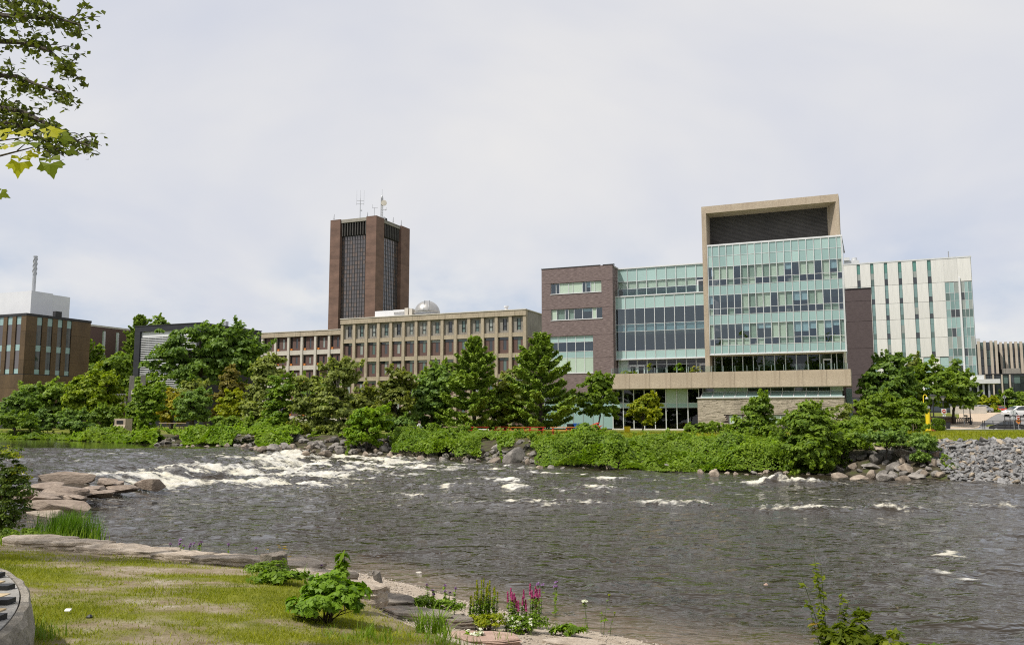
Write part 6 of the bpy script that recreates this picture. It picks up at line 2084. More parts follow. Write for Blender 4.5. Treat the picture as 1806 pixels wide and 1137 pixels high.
# ------------------------------------------------------------------ plaza and street at the right
def sheet(name, pts, mat, lift, label, n=14):
    """Paved sheet draped on the ground, between two edges given as sights (left list, right list)."""
    L, Rr = pts
    V_ = []
    for (a, Ya), (b, Yb) in zip(L, Rr):
        pa, pb = at_depth(a, 737, Ya), at_depth(b, 737, Yb)
        for k in range(n + 1):
            x = pa[0] + (pb[0] - pa[0]) * k / n; y = Ya + (Yb - Ya) * k / n
            V_.append((x, y, float(ground_far(x, y)) + lift))
    new_obj(name, mesh_np(name, np.array(V_), grid_faces(len(L), n + 1), M[mat]), kind='structure', label=label)


def rows(f, Ys):
    return [(float(np.interp(y, *f)), y) for y in Ys]


YS = [100, 103, 106, 110, 114, 118, 124, 130, 138, 146, 152, 160]
sheet('asphalt_road', (rows(([100, 110, 130, 160], [1668, 1700, 1742, 1690]), YS), rows(([100, 160], [1900, 1900]), YS)), 'asphalt', .03, 'grey road at the right edge')
sheet('paved_plaza', (rows(([100, 106, 114, 130, 160], [1652, 1655, 1668, 1692, 1690]), YS), rows(([100, 106, 112, 124, 160], [1672, 1712, 1722, 1738, 1790]), YS)), 'paver_tan', .06, 'tan paved plaza in front of the white panelled building')
sheet('concrete_strip', (rows(([112, 115], [1662, 1667]), [112, 113, 114]), rows(([112, 115], [1722, 1727]), [112, 113, 114])), 'concrete_pale', .09, 'pale strip across the paved plaza')
sheet('sidewalk', (rows(([98, 103], [1652, 1656]), [98.5, 99.5, 101, 102.5]), rows(([98, 103], [1800, 1712]), [98.5, 99.5, 101, 102.5])), 'sidewalk', .075, 'pale sidewalk along the lawn')


def sign(px, Y, h_, label, plates, name='road_sign', cat='sign', post='steel', pr=.035, base=False, rz=0.0):
    t = thing(name, label, cat, gpos(px, Y), rz)
    MB().cyl(0, 0, 0, h_, pr, 6).build('post', M[post], t)
    if base:
        MB().lathe(0, 0, [(.25, 0), (.22, .16), (.08, .2)], 10).build('base', M['black'], t)
    for nm, poly, z, mat, y in plates:
        mb = MB()
        i = [(x, y, z + q) for x, q in poly]
        k = [(x, y - .02, z + q) for x, q in poly]
        mb.face(list(reversed(i))); mb.face(k)
        for a in range(len(poly)):
            b = (a + 1) % len(poly)
            mb.face([k[a], i[a], i[b], k[b]])
        mb.build(nm, M[mat], t)
    return t


def ngon(n, r, ph=0.0):
    return [(r * math.cos(ph + 2 * math.pi * k / n), r * math.sin(ph + 2 * math.pi * k / n)) for k in range(n)]


def rect(w, h_, dx=0, dz=0):
    return [(-w / 2 + dx, -h_ / 2 + dz), (w / 2 + dx, -h_ / 2 + dz), (w / 2 + dx, h_ / 2 + dz), (-w / 2 + dx, h_ / 2 + dz)]


s = sign(1665, 100, 2.45, 'white no entry sign with a small arrow tab on a black post', [('plate', rect(.56, .56), 2.15, 'white', -.05), ('red_disc', ngon(18, .22), 2.15, 'red', -.075), ('white_bar', rect(.30, .085), 2.15, 'white', -.10),
          ('tab', rect(.32, .26), 1.66, 'white', -.05), ('arrow', [(-.1, -.05), (-.02, -.05), (-.02, .0), (.02, .0), (.02, -.05), (.1, -.05), (.0, .09)], 1.66, 'black', -.075)], post='black', base=True)
sign(1700, 116, 3.0, 'round pale back of a sign standing above the bicycle rack', [('plate', ngon(8, .36, .39), 2.62, 'white', -.04), ('bracket', rect(.05, .6), 2.62, 'steel', -.065)])
sign(1773.5, 150, 3.1, 'grey diamond shaped back of a sign in front of the distant hall', [('plate', ngon(4, .36, 0), 2.7, 'steel', -.04), ('bracket', rect(.06, .5), 2.7, 'black', -.07)])
sign(1787.5, 104, 2.45, 'octagonal pale back of a stop sign near the white car', [('plate', ngon(8, .32, .39), 2.12, 'aluminium', -.04), ('bracket', rect(.05, .5), 2.12, 'steel', -.065), ('side_plate', ngon(4, .34, 0), 1.45, 'aluminium', .05)])
sign(1795.5, 103, 1.75, 'red no entry disc above an orange diamond by the black railing', [('plate', rect(.46, .46), 1.48, 'white', -.04), ('red_disc', ngon(18, .20), 1.48, 'red', -.065), ('white_bar', rect(.28, .08), 1.48, 'white', -.09), ('orange_diamond', ngon(4, .36, 0), .98, 'orange', -.04), ('black_mark', rect(.24, .06), .98, 'black', -.065)])

# emergency phone tower
t = thing('emergency_phone', 'yellow emergency phone pillar with a curved lamp arm on the lawn', 'emergency phone', gpos(1636.5, 88))
MB().lathe(0, 0, [(.30, -.1), (.30, .05), (.24, .3), (.215, 2.0), (.21, 2.3)], 12).build('pillar', M['yellow'], t, smooth=False)
MB().lathe(0, 0, [(.225, 1.98), (.225, 2.22)], 12).build('black_band', M['black'], t)
box('red_call_panel', t, -.10, .10, -.245, -.225, 2.02, 2.18, 'red')
MB().lathe(0, 0, [(.24, 2.3), (.26, 2.36), (.26, 2.50), (.2, 2.56)], 12).build('cap', M['steel'], t)
MB().tube([(-.1, 0, 2.25), (-.32, 0, 2.32), (-.36, 0, 2.5), (-.36, 0, 3.5), (-.33, 0, 3.66), (-.24, 0, 3.74), (-.12, 0, 3.74), (-.03, 0, 3.66), (0, 0, 3.5)], .045, 7).build('lamp_arm', M['yellow'], t)
MB().lathe(0, 0, [(.05, 3.52), (.13, 3.42), (.16, 3.32), (.02, 3.3)], 10).build('lamp', M['lamp_glass'], t)
box('call_box', t, .18, .36, -.12, .12, .95, 1.25, 'black')
MB().cyl(.3, 0, 1.26, 1.4, .07, 8).build('red_button', M['red'], t)
t = thing('ground_marker', 'small orange red marker lying at the foot of the yellow pillar', 'marker', gpos(1644.5, 87.5))
MB().lathe(0, 0, [(.3, 0), (.28, .08), (.1, .14)], 10).build('disc', M['red'], t)
MB().lathe(0, 0, [(.1, .14), (.07, .22)], 8).build('knob', M['orange'], t)


def lamp_post(px, Y, h_, label):
    t = thing('street_lamp', label, 'street lamp', gpos(px, Y), 0, 'black street lamps by the plaza')
    MB().lathe(0, 0, [(.16, 0), (.15, .5), (.075, .7), (.065, h_ - .5)], 8).build('post', M['black'], t)
    MB().lathe(0, 0, [(.08, h_ - .5), (.16, h_ - .35), (.24, h_ - .1)], 8).build('lantern', M['lamp_glass'], t)
    MB().lathe(0, 0, [(.40, h_ - .1), (.36, h_ + .02), (.1, h_ + .1)], 10).build('hood', M['black'], t)


lamp_post(1647, 96, 3.9, 'tall black street lamp just right of the yellow pillar')
lamp_post(1664.5, 108, 4.0, 'black street lamp behind the no entry sign')
lamp_post(1711.5, 117, 2.6, 'low dark post lamp at the end of the bicycle rack')
bin_thing(1671.5, 102, 'black', 'black', 'black litter bin beside the no entry sign', .5, .85)

# walls by the plaza
t = thing('brick_wall', 'low brick wall with a pale coping behind the hedge', 'wall', gpos(1668, 118), 0)
x0, x1 = -2.6, 1.4
for k in range(5):
    for q in range(4):
        a = -3.4 + q * 1.2
        box('brick_course', t, a + .005, a + 1.195, 0, .35, .0 + .2 * k + .004, .2 * k + .196, 'brick_red')
box('coping', t, -3.5, 1.5, -.06, .41, 1.0, 1.12, 'concrete_pale')
t = thing('concrete_wall', 'pale concrete retaining wall behind the bicycle rack', 'wall', gpos(1704, 140), 0)
for q in range(3):
    box('wall_block', t, -2.25 + 1.9 * q, -.37 + 1.9 * q, 0, .5, -.3, 1.25, 'concrete_pale')


def bike_rack():
    t = thing('bicycle_rack', 'long black bicycle rack of many hoops on the plaza', 'bicycle rack', gpos(1697, 119), R(16))
    for k in range(9):
        x = -1.5 + .36 * k
        MB().tube([(x, -.3, 0), (x, -.3, .72), (x, -.1, .84), (x, .2, .84), (x, .3, .72), (x, .3, 0)], .045, 5).build('hoop', M['black'], t)
    for y in (-.3, .3):
        box('base_rail', t, -1.6, 1.5, y - .04, y + .04, .02, .08, 'black')
    b = thing('bicycle', 'parked bicycle with a pale basket at the end of the rack', 'bicycle', gpos(1706, 121), R(80))
    for x in (-.52, .52):
        w = MB(); w.tube([(x + .33 * math.cos(a), 0, .34 + .33 * math.sin(a)) for a in np.linspace(0, 6.283, 17)], .03, 5, caps=False)
        w.tube([(x - .3, 0, .34), (x + .3, 0, .34)], .008, 4).tube([(x, 0, .04), (x, 0, .64)], .008, 4)
        w.build('wheel', M['black'], b)
    MB().tube([(-.52, 0, .34), (-.15, 0, .75), (.38, 0, .8), (.52, 0, .34)], .03, 5).tube([(-.15, 0, .75), (0, 0, .32), (.38, 0, .8)], .03, 5).build('frame', M['dark_metal'], b)
    MB().box(-.3, -.02, -.06, .06, .86, .93).build('saddle', M['black'], b)
    MB().tube([(.36, -.28, 1.02), (.4, 0, 1.0), (.36, .28, 1.02)], .025, 5).tube([(.4, 0, 1.0), (.38, 0, .8)], .025, 5).build('handlebar', M['black'], b)
    MB().box(.45, .8, -.17, .17, .85, 1.1).build('basket', M['concrete_pale'], b)


bike_rack()


def railing():
    p0, p1 = gpos(1732.5, 99), gpos(1806, 99)
    t = thing('railing', 'black metal railing along the sidewalk at the right', 'railing', p0)
    L = p1[0] - p0[0] + 1.5
    mb = None
    for k, x in enumerate([0, .22] + [1.25 * i + 1.2 for i in range(4)]):
        MB().cyl(x, 0, 0, 1.05, .035, 6).build('post', M['black'], t)
    for z in (.62, 1.05):
        MB().tube([(0, 0, z), (L, .0, z)], .028, 6).build('rail', M['black'], t)
    t2 = thing('railing', 'taller black railing section behind the parked dark car', 'railing', gpos(1772, 102))
    for k in range(4):
        MB().cyl(.62 * k, 0, 0, 1.6, .04, 6).build('post', M['black'], t2)
    for z in (1.15, 1.6):
        MB().tube([(-.1, 0, z), (2.6, 0, z)], .03, 6).build('rail', M['black'], t2)
    MB().cyl(2.05, -2.5, -.05, .34, .12, 8).build('bollard_stub', M['white'], t2)


railing()


def car(px, Y, rz, paint, label, s=1.0, group=None, z=0.0):
    loc = gpos(px, Y)
    t = thing('parked_car', label, 'car', (loc[0], loc[1], loc[2] + z), rz, group)
    prof = [(-2.15, .35), (-2.2, .62), (-2.05, .82), (-1.55, .92), (-.85, 1.36), (-.2, 1.47), (.75, 1.45), (1.5, 1.02), (2.05, .93), (2.2, .65), (2.15, .35)]
    mb = MB()
    n = len(prof)
    w0 = {True: .68, False: .86}
    L = [(x * s, -w0[z_ > 1.1] * s, z_ * s) for x, z_ in prof]; Rt = [(x * s, w0[z_ > 1.1] * s, z_ * s) for x, z_ in prof]
    mb.face(L); mb.face(list(reversed(Rt)))
    for k in range(n):
        j = (k + 1) % n
        mb.face([L[k], Rt[k], Rt[j], L[j]])
    mb.build('body', M[paint], t)
    for sy in (-1, 1):
        g = MB()
        y = sy * .80 * s
        g.face([(x * s, sy * (.865 - (z_ - .93) * .33) * s, z_ * s) for x, z_ in ((-1.2, .96), (-.75, 1.32), (-.15, 1.41), (.1, 1.41), (.1, .96))])
        g.face([(x * s, sy * (.865 - (z_ - .93) * .33) * s, z_ * s) for x, z_ in ((.18, .96), (.18, 1.41), (.72, 1.39), (1.35, 1.0))])
        g.build('side_window', M['glass_dark'], t)
    for a, b in (((-1.62, .95), (-.86, 1.39)), ((.76, 1.46), (1.52, 1.05))):
        g = MB(); o_ = .015
        g.face([(a[0] * s, -.66 * s, a[1] * s + o_), (a[0] * s, .66 * s, a[1] * s + o_), (b[0] * s, .6 * s, b[1] * s + o_), (b[0] * s, -.6 * s, b[1] * s + o_)])
        g.build('windscreen', M['glass_dark'], t)
    for x in (-1.35, 1.35):
        for sy in (-1, 1):
            w = MB().tube([(x * s, sy * .70 * s, .33 * s), (x * s, sy * .89 * s, .33 * s)], .33 * s, 14).build('wheel', M['black'], t)
            MB().tube([(x * s, sy * .885 * s, .33 * s), (x * s, sy * .90 * s, .33 * s)], .2 * s, 10).build('rim', M['steel'], w)
    for sy in (-1, 1):
        MB().box(-2.2 * s, -2.1 * s, (sy * .62 - .16) * s, (sy * .62 + .16) * s, .62 * s, .76 * s).build('headlight', M['lamp_glass'], t)
        MB().box(2.1 * s, 2.2 * s, (sy * .62 - .16) * s, (sy * .62 + .16) * s, .66 * s, .82 * s).build('tail_light', M['red'], t)
    return t


car(1800, 132, .1, 'white', 'white car parked on the road at the right edge', 1.15)
car(1776, 108, -.5, 'black', 'dark car low behind the black railing', .95, z=-.05)
car(1761, 172, 1.5, 'red', 'bright red car in front of the distant glazed hall', 1.05)
car(1729, 158, .2, 'steel', 'grey car passing behind the entrance columns', 1.0)
car(92, 142, .1, 'white', 'white car seen through the trees on the left bank', 1.0)


def staked_tree():
    t = broad_tree('young staked tree with a thin pale trunk on the right lawn', 1608, 86, [(1588, 1631, 712, 742), (1596, 1622, 704, 722)], 'lf_mid2', leaf=.17, clumps=45, per=55, cr=.35, trunk=.05, bark='bark_pale', seed=40, nlimb=5)
    for a in (-.5, .1, .5):
        MB().tube([(a, -.15 + abs(a) * .3, 0), (a * .15, 0, 1.9)], .03, 5).build('stake', M['wood_tan'], t)


staked_tree()


def terrace_planters():
    for a, mat, hh, lab, w in ((-20.6, 'lf_yellow', .5, 'yellow green plant in a low pot at the left terrace door', .5), (-19.4, 'lf_yellow', .45, 'yellow green plant between the two terrace doors', .5),
                               (-17.1, 'lf_yellow', 1.5, 'tall thin yellow green plant on the terrace', .22), (-12.9, 'lf_bright', 1.25, 'green plant in an orange pot on the terrace', .55),
                               (-10.6, 'lf_gold', .85, 'spreading golden plant on the terrace near the column', .8)):
        c = GB.root.matrix_basis @ Vector((a, .4, 0))
        t = thing('potted_plant', lab, 'potted plant', (c.x, c.y, 8.5), 0, 'potted plants on the terrace')
        MB().lathe(0, 0, [(.22, 0), (.3, .9), (.34, 1.0), (.3, 1.02)], 10).build('pot', M['terracotta'], t)
        r = np.random.default_rng(int(-a * 10))
        C, N, T = crown_points([(0, 0, 1.0 + hh * .55, w, w, hh * .6)], 14, 26, .2, r)
        crown_obj('foliage', C, N, T, .16, mat, t, r=r)


terrace_planters()

# ------------------------------------------------------------------ near bank
def lawn_blades():
    r = np.random.default_rng(200)
    n = 330000
    q = r.uniform(0, 1, n)
    Y = 4.6 + 13.2 * q ** 1.35
    X = r.uniform(-1, 1, n) * 0 + r.uniform(-.68, .62, n) * Y
    yl = np.interp(X, LAWN_EDGE[:, 0], LAWN_EDGE[:, 1])
    b = bareness(X, Y)
    ok = (Y < yl + .1) & (r.uniform(0, 1, n) > b * .93) & (np.hypot(X + 8.90, Y - 3.72) > 6.15)
    X, Y = X[ok], Y[ok]; n = len(X)
    Z = ground_near(X, Y)
    tall = 1 + 1.2 * sstep(.25, .6, fbm(X * .9, Y * .9, 0, 44, 3)) + .5 * sstep(7.0, 5.6, Y)
    h_ = r.uniform(.018, .045, n) * tall
    a = r.uniform(0, 6.28, n)
    w = r.uniform(.0018, .0035, n) * (1 + Y * .07)
    lean = r.normal(0, .55, (n, 2)) * h_[:, None]
    cx, cy = np.cos(a) * w, np.sin(a) * w
    v = np.stack([np.stack([X - cx, Y - cy, Z], 1), np.stack([X + cx, Y + cy, Z], 1), np.stack([X + lean[:, 0], Y + lean[:, 1], Z + h_], 1)], 1).reshape(-1, 3)
    T = np.clip(.5 + .45 * fbm(X * .8, Y * .8, 0, 46, 3) + r.normal(0, .16, n), 0, 1)
    new_obj('lawn_grass', mesh_np('lawn_grass', v, np.arange(n * 3).reshape(-1, 3), M['lf_blade'], tint=T), None, kind='stuff', label='short patchy grass of the near lawn')


lawn_blades()


def pebbles():
    r = np.random.default_rng(210)
    base = [hull_rock('pebble', r, 10, .6, 'pebble') for _ in range(5)]
    V_, F_, off = [], [], 0
    cnt = 0
    while cnt < 5200:
        Y = r.uniform(8.4, 19.5); X = r.uniform(-3.6, 5.0)
        t = float(lawn_t(X, Y))
        if not (-.08 < t < .92) or abs(X / Y) > .62:
            continue
        cnt += 1
        s = r.uniform(.008, .026) * (1.6 if r.random() < .05 else 1)
        me = base[r.integers(5)]
        co = np.array([q.co[:] for q in me.vertices]) * s * r.uniform(.8, 1.5, 3) + np.array([X, Y, float(ground_near(X, Y)) + s * .35])
        V_.append(co); F_ += [[q + off for q in p.vertices] for p in me.polygons if len(p.vertices) == 3]
        off += len(co)
    new_obj('gravel', mesh_np('gravel', np.concatenate(V_), np.array(F_), M['pebble']), None, kind='stuff', label='loose pebbles of the small beach')


pebbles()


def slab_rock(name, seed, mat):
    """Broken slab of bedded rock: angular plan, nearly flat top with small steps, sheer layered sides."""
    r = np.random.default_rng(900 + seed)
    nc = int(r.integers(6, 9))
    ca = np.sort((np.arange(nc) + r.uniform(-.3, .3, nc)) * 2 * math.pi / nc)
    cp = np.stack([np.cos(ca), np.sin(ca)], 1) * r.uniform(.78, 1.05, (nc, 1))
    A_ = np.linspace(0, 2 * math.pi, 73)[:-1]
    D = np.stack([np.cos(A_), np.sin(A_)], 1)
    R_ = np.zeros(72)
    for k in range(nc):
        p, q = cp[k], cp[(k + 1) % nc]
        e_ = q - p
        den = D[:, 0] * e_[1] - D[:, 1] * e_[0]
        t = (p[0] * e_[1] - p[1] * e_[0]) / np.where(abs(den) < 1e-6, 1e-6, den)
        s_ = (p[0] * D[:, 1] - p[1] * D[:, 0]) / np.where(abs(den) < 1e-6, 1e-6, den)
        ok = (t > 0) & (s_ >= -1e-6) & (s_ <= 1 + 1e-6)
        R_ = np.where(ok, t, R_)
    R_ = np.maximum(R_, .4) * (1 + .035 * fbm(np.cos(A_) * 6, np.sin(A_) * 6, 0, seed, 3))
    prof = [(.0, 1), (.2, 1), (.4, 1), (.58, 1), (.74, 1), (.86, 1), (.94, .98), (.985, .9), (1.0, .62), (.97, .45), (1.02, .2), (.98, -.1), (1.03, -.5), (1.0, -1)]
    V_ = []
    for f_, z in prof:
        lay = 1 + (.05 * vnoise(np.cos(A_) * 3, np.sin(A_) * 3, z * 7, seed + 1) if z < .95 else 0)
        x, y = D[:, 0] * R_ * f_ * lay, D[:, 1] * R_ * f_ * lay
        top = .30 * fbm(x * 1.5, y * 1.5, 0, seed + 2, 4, .6) + .20 * np.round(2.2 * vnoise(x * 1.1 + 5, y * 1.9, 0, seed + 4)) * .5 + .15 * (x * r.normal(0, .2))
        V_.append(np.stack([x, y, z + top * (1 if z > .8 else .55 if z > .3 else .1)], 1))
    F_ = []
    for a in range(len(prof) - 1):
        for b in range(72):
            c = (b + 1) % 72
            F_.append((a * 72 + b, (a + 1) * 72 + b, (a + 1) * 72 + c, a * 72 + c))
    me = bpy.data.meshes.new(name)
    me.from_pydata(np.concatenate(V_).tolist(), [], F_)
    me.materials.append(M[mat])
    me.update()
    return me


def slab(px, py, wx, wy, hz, label, mat='ledge', rz=0.0, seed=0, z=None, cat='rock', name='rock_slab', tilt=0.0, sink=.3):
    p = px_ground(px, py, ground_near, 5, 40)
    o = new_obj(name, slab_rock(name, seed, mat), None, (p[0], p[1], (p[2] if z is None else z) + hz * (1 - sink) * .5), rz, label, cat)
    o.rotation_euler = (tilt, 0, rz)
    o.scale = (wx / 2, wy / 2, hz / 2)
    return o


def edge_at(px, off):
    u = (px - 903) / 1500.0 / CP
    Y = 14.0
    for _ in range(30):
        Y = float(np.interp(u * Y, LAWN_EDGE[:, 0], LAWN_EDGE[:, 1])) + off
    return np.array([u * Y, Y, float(ground_near(u * Y, Y))])


def edge_slab(px, wx, wy, hz, label, mat='ledge', rz=0.0, seed=0):
    """A ledge slab on the rim of the lawn where the line of sight of px crosses it."""
    u = (px - 903) / 1500.0 / CP
    Y = 14.0
    for _ in range(30):
        Y = float(np.interp(u * Y, LAWN_EDGE[:, 0], LAWN_EDGE[:, 1])) + .25
    o = new_obj('rock_slab', slab_rock('rock_slab', seed, mat), None, (u * Y, Y, .97), rz, label, 'rock')
    o.scale = (wx / 2, wy / 2, hz / 2)


edge_slab(95, 1.87, 0.94, 0.28, 'pale flat ledge slab beside the tall green reeds', seed=1, rz=-.1)
edge_slab(160, 1.58, 0.72, 0.27, 'weathered ledge slab right of the reeds, with a crack along its top', seed=2, rz=-.12)
edge_slab(222, 1.66, 0.72, 0.25, 'long pale ledge slab on the shore right of the cracked slab', seed=3, rz=-.1)
edge_slab(285, 1.37, 0.65, 0.24, 'brownish low ledge slab with a dark notch', 'ledge', seed=4, rz=-.1)
edge_slab(345, 1.22, 0.58, 0.22, 'smooth pale ledge slab behind the purple flowers', seed=5, rz=-.08)
edge_slab(405, 1.08, 0.54, 0.22, 'small flat ledge slab midway along the shore', seed=6, rz=-.12)
edge_slab(452, 1.22, 0.65, 0.24, 'warm tan ledge slab left of the rock with a bush', seed=7, rz=-.15)
edge_slab(528, 1.37, 0.72, 0.25, 'broad pale ledge slab right of the rock with a bush', seed=8, rz=-.25)
edge_slab(585, 1.37, 0.68, 0.25, 'cream ledge slab with an orange tinge above the leafy plant', seed=9, rz=-.35)
edge_slab(636, 1.08, 0.72, 0.29, 'stepped pale ledge slab at the end of the row by the beach', seed=10, rz=-.4)
slab(640, 1044, 1.1, .8, .16, 'smooth sandy slab beside the upright driftwood', 'ledge', seed=11, rz=-.2)
slab(672, 1070, 1.4, .9, .18, 'grey flat rock with rusty hollows in front of the driftwood', 'ledge_grey', seed=12, rz=-.3)
slab(735, 1092, 1.4, .7, .16, 'grey ledge rock behind the arching grass tuft', 'ledge_grey', seed=13, rz=-.35)
slab(798, 1104, .7, .4, .16, 'dark edged end of the grey ledge by the yellow green plants', 'ledge_grey', seed=14, rz=-.3)
slab(850, 1130, 1.2, .6, .10, 'brown flat rock at the bottom below the pink flowers', 'rock_pink', seed=15, rz=-.25)
slab(1010, 1138, 1.0, .45, .08, 'low tan rock at the bottom edge right of the pink flowers', 'ledge', seed=16, rz=-.2)
slab(132, 932, .75, .55, .42, 'brown rounded rock at the foot of the reeds', 'river_rock', seed=17, sink=.2)
# grey block with a bush growing over it
slab(480, 1016, .46, .42, .34, 'dark grey square rock with a bush growing over its side', 'ledge_grey', seed=18, rz=.3, sink=.1, name='rock_block')


def water_rock(px, py, wx, wy, hz, label, mat, seed, rz=0.0, z=0.0):
    d = sight(px, py); t = (z - EYE) / d[2]
    z = float(water_z(d[0] * t, d[1] * t)); t = (z - EYE) / d[2]
    o = new_obj('river_rock', round_rock('river_rock', seed, mat, 4, .85, .38, .9), None, (d[0] * t, d[1] * t, z - hz * .30), rz, label, 'rock')
    o.scale = (wx / 2, wy / 2, hz * .85)


_wr = random.Random(17)
for k in range(13):
    px = 66 + 12.5 * k
    py = _wr.uniform(856, 884) - .10 * (px - 66)
    w_ = _wr.uniform(.8, 1.6) * (1.25 if k < 6 else .85)
    water_rock(px, py, w_, w_ * .75, w_ * _wr.uniform(.17, .25), f"{'pinkish' if k % 3 else 'wet tan'} bedrock hump, {ORD[k]} from the left in the rapids", 'river_rock', 30 + k, _wr.uniform(0, 3))
water_rock(105, 888, 2.6, 1.0, .3, 'thin wet ledge at the near side of the bedrock humps', 'river_rock', 46)
water_rock(268, 850, 1.8, .7, .45, 'brown wet ledge where the rapids meet the calm water', 'river_rock', 47)
water_rock(112, 838, 3.0, .7, .5, 'dark wet ledge breaking the flow behind the bedrock humps', 'river_rock', 48)
water_rock(90, 905, 1.8, .7, .3, 'pale flat rock in the water behind the reeds', 'ledge', 37)
water_rock(270, 887, .55, .4, .30, 'small pale rock alone in the calm water', 'rock', 38)
water_rock(737, 1009, .24, .16, .07, 'small white topped rock in the shallows', 'concrete_pale', 39)
water_rock(1350, 1031, .24, .14, .10, 'small reddish rock awash near the bottom', 'rock_pink', 40)
water_rock(1318, 1036, .3, .14, .10, 'small dark rock awash beside the reddish one', 'dark_rock', 41)
t = thing('driftwood_stick', 'short dark stick lying in the shallows', 'stick', tuple(px_ground(790, 1021, ground_near, 5, 40) + np.array([0, 0, .05])), -.5)
MB().tube([(-.16, 0, .0), (0, .01, .03), (.17, 0, .0)], [.02, .028, .012], 6).build('wood', M['bark'], t)
MB().tube([(.02, 0, .03), (.07, .03, .08)], [.012, .006], 5).build('twig', M['bark'], t)

# upright weathered stump
p = px_ground(668, 1052, ground_near, 5, 40)
t = thing('driftwood_stump', 'grey weathered stump standing upright on the beach', 'driftwood', tuple(p), .2)
MB().tube([(.06, 0, -.1), (.02, 0, .12), (-.02, 0, .3), (-.05, 0, .40), (-.11, -.01, .44)], [.11, .075, .07, .075, .03], 9).build('trunk', M['wood_grey'], t)
MB().tube([(-.04, 0, .28), (-.12, -.02, .25), (-.17, -.02, .27)], [.04, .03, .012], 6).build('root', M['wood_grey'], t)
MB().tube([(0, -.02, .12), (-.07, -.05, .0)], [.04, .03], 6).build('root', M['wood_grey'], t)
MB().tube([(.06, 0, .05), (.17, .02, -.02)], [.06, .03], 6).build('root', M['wood_grey'], t)


# ------------------------------------------------------------------ stone dial in the lower left corner
def stone_dial():
    """Low round platform: slabs laid in parallel courses inside a rough rim, black strips on the joints."""
    cx, cy, top, Ro, Ri = -8.93, 3.72, 2.05, 6.05, 5.97
    t = thing('stone_dial', 'round grey stone platform with black strips and yellow inlays', 'stone platform', (cx, cy, 1.6))
    hz = top - 1.6
    ex = lambda y, rad: math.sqrt(max(rad * rad - y * y, 0))
    ys = [-5.6 + .52 * k for k in range(22)]
    for k in range(21):
        y0, y1 = ys[k], ys[k + 1]
        right = [(ex(y, Ri) - .012, y) for y in np.linspace(y0 + .006, y1 - .006, 5)]
        left = [(-ex(y, Ri) + .012, y) for y in np.linspace(y1 - .006, y0 + .006, 5)]
        MB().prism(right + left, hz - .2, hz - .004 * (k % 2)).build('paving_slab', M['dial'], t)
        xr = min(ex(y0, Ri), ex(y1, Ri))
        if xr > 2.0 and k > 9:
            xs_ = ex(abs(y0) + .06, Ri) - .03
            MB().box(xs_ - 2.4, xs_, y0 - .055, y0 + .055, hz - .05, hz + .035).build('black_strip', M['black'], t)
            ym = (y0 + y1) / 2
            xi = ex(abs(ym) + .07, Ri)
            MB().box(xi - .17, xi - .08, ym - .07, ym + .07, hz - .05, hz + .006).build('yellow_inlay', M['inlay'], t)
    for k in range(26):
        a, b = 2 * math.pi * k / 26 + .001, 2 * math.pi * (k + 1) / 26 - .001
        mb = MB()
        prof = [(Ri, hz - .1), (Ri, hz - .002), (Ro - .03, hz - .008), (Ro, hz - .05), (Ro + .03, hz * .5), (Ro, -.25)]
        rows_ = []
        for x in np.linspace(a, b, 13):
            rr_ = [rad + (.03 * float(fbm(x * 26, z * 7 + i_, 0, 3, 3)) if i_ > 1 else 0) for i_, (rad, z) in enumerate(prof)]
            rows_.append([(q * math.cos(x), q * math.sin(x), z) for q, (_, z) in zip(rr_, prof)])
        for i in range(12):
            for j in range(len(prof) - 1):
                mb.face([rows_[i][j], rows_[i][j + 1], rows_[i + 1][j + 1], rows_[i + 1][j]])
        mb.build('rim_stone', M['dial_rim'], t)


stone_dial()


# ------------------------------------------------------------------ near plants
def blade_tuft(mb_v, mb_f, x, y, z, n, h_, spread, r, w=.006, bend=.5):
    """n curved grass blades of three segments each, appended to vertex and face lists."""
    for _ in range(n):
        a = r.uniform(0, 6.28); L = h_ * r.uniform(.55, 1.1)
        d = np.array([math.cos(a), math.sin(a)]); s = np.array([-d[1], d[0]]) * w * r.uniform(.7, 1.3)
        o = r.normal(0, spread * .35, 2)
        bd = bend * r.uniform(.3, 1.2)
        i = len(mb_v)
        for k, f in enumerate((0, .4, .75, 1.0)):
            out = bd * L * f * f
            up = L * (f - .35 * bd * f * f)
            ww = (1 - f) ** .6
            p = np.array([x, y]) + o + d * out
            if k < 3:
                mb_v.append((p[0] - s[0] * ww, p[1] - s[1] * ww, z + up)); mb_v.append((p[0] + s[0] * ww, p[1] + s[1] * ww, z + up))
            else:
                mb_v.append((p[0], p[1], z + up))
        mb_f += [(i, i + 1, i + 3), (i, i + 3, i + 2), (i + 2, i + 3, i + 5), (i + 2, i + 5, i + 4), (i + 4, i + 5, i + 6)]


def tuft(name, label, cat, px, py, n, h_, spread, mat, seed, w=.006, bend=.5, group=None, pos=None):
    r = np.random.default_rng(300 + seed)
    p = px_ground(px, py, ground_near, 4.5, 40) if pos is None else np.array(pos)
    t = thing(name, label, cat, tuple(p), 0, group)
    v, f = [], []
    for _ in range(max(1, n // 12)):
        o = r.normal(0, spread * .6, 2)
        blade_tuft(v, f, o[0], o[1], -.02, 12, h_, spread * .5, r, w, bend)
    new_obj('blades', mesh_np('blades', np.array(v), np.array(f), M[mat], tint=np.repeat(np.clip(r.normal(.5, .2, len(f) // 5), 0, 1), 5)), t, kind='stuff')
    return t


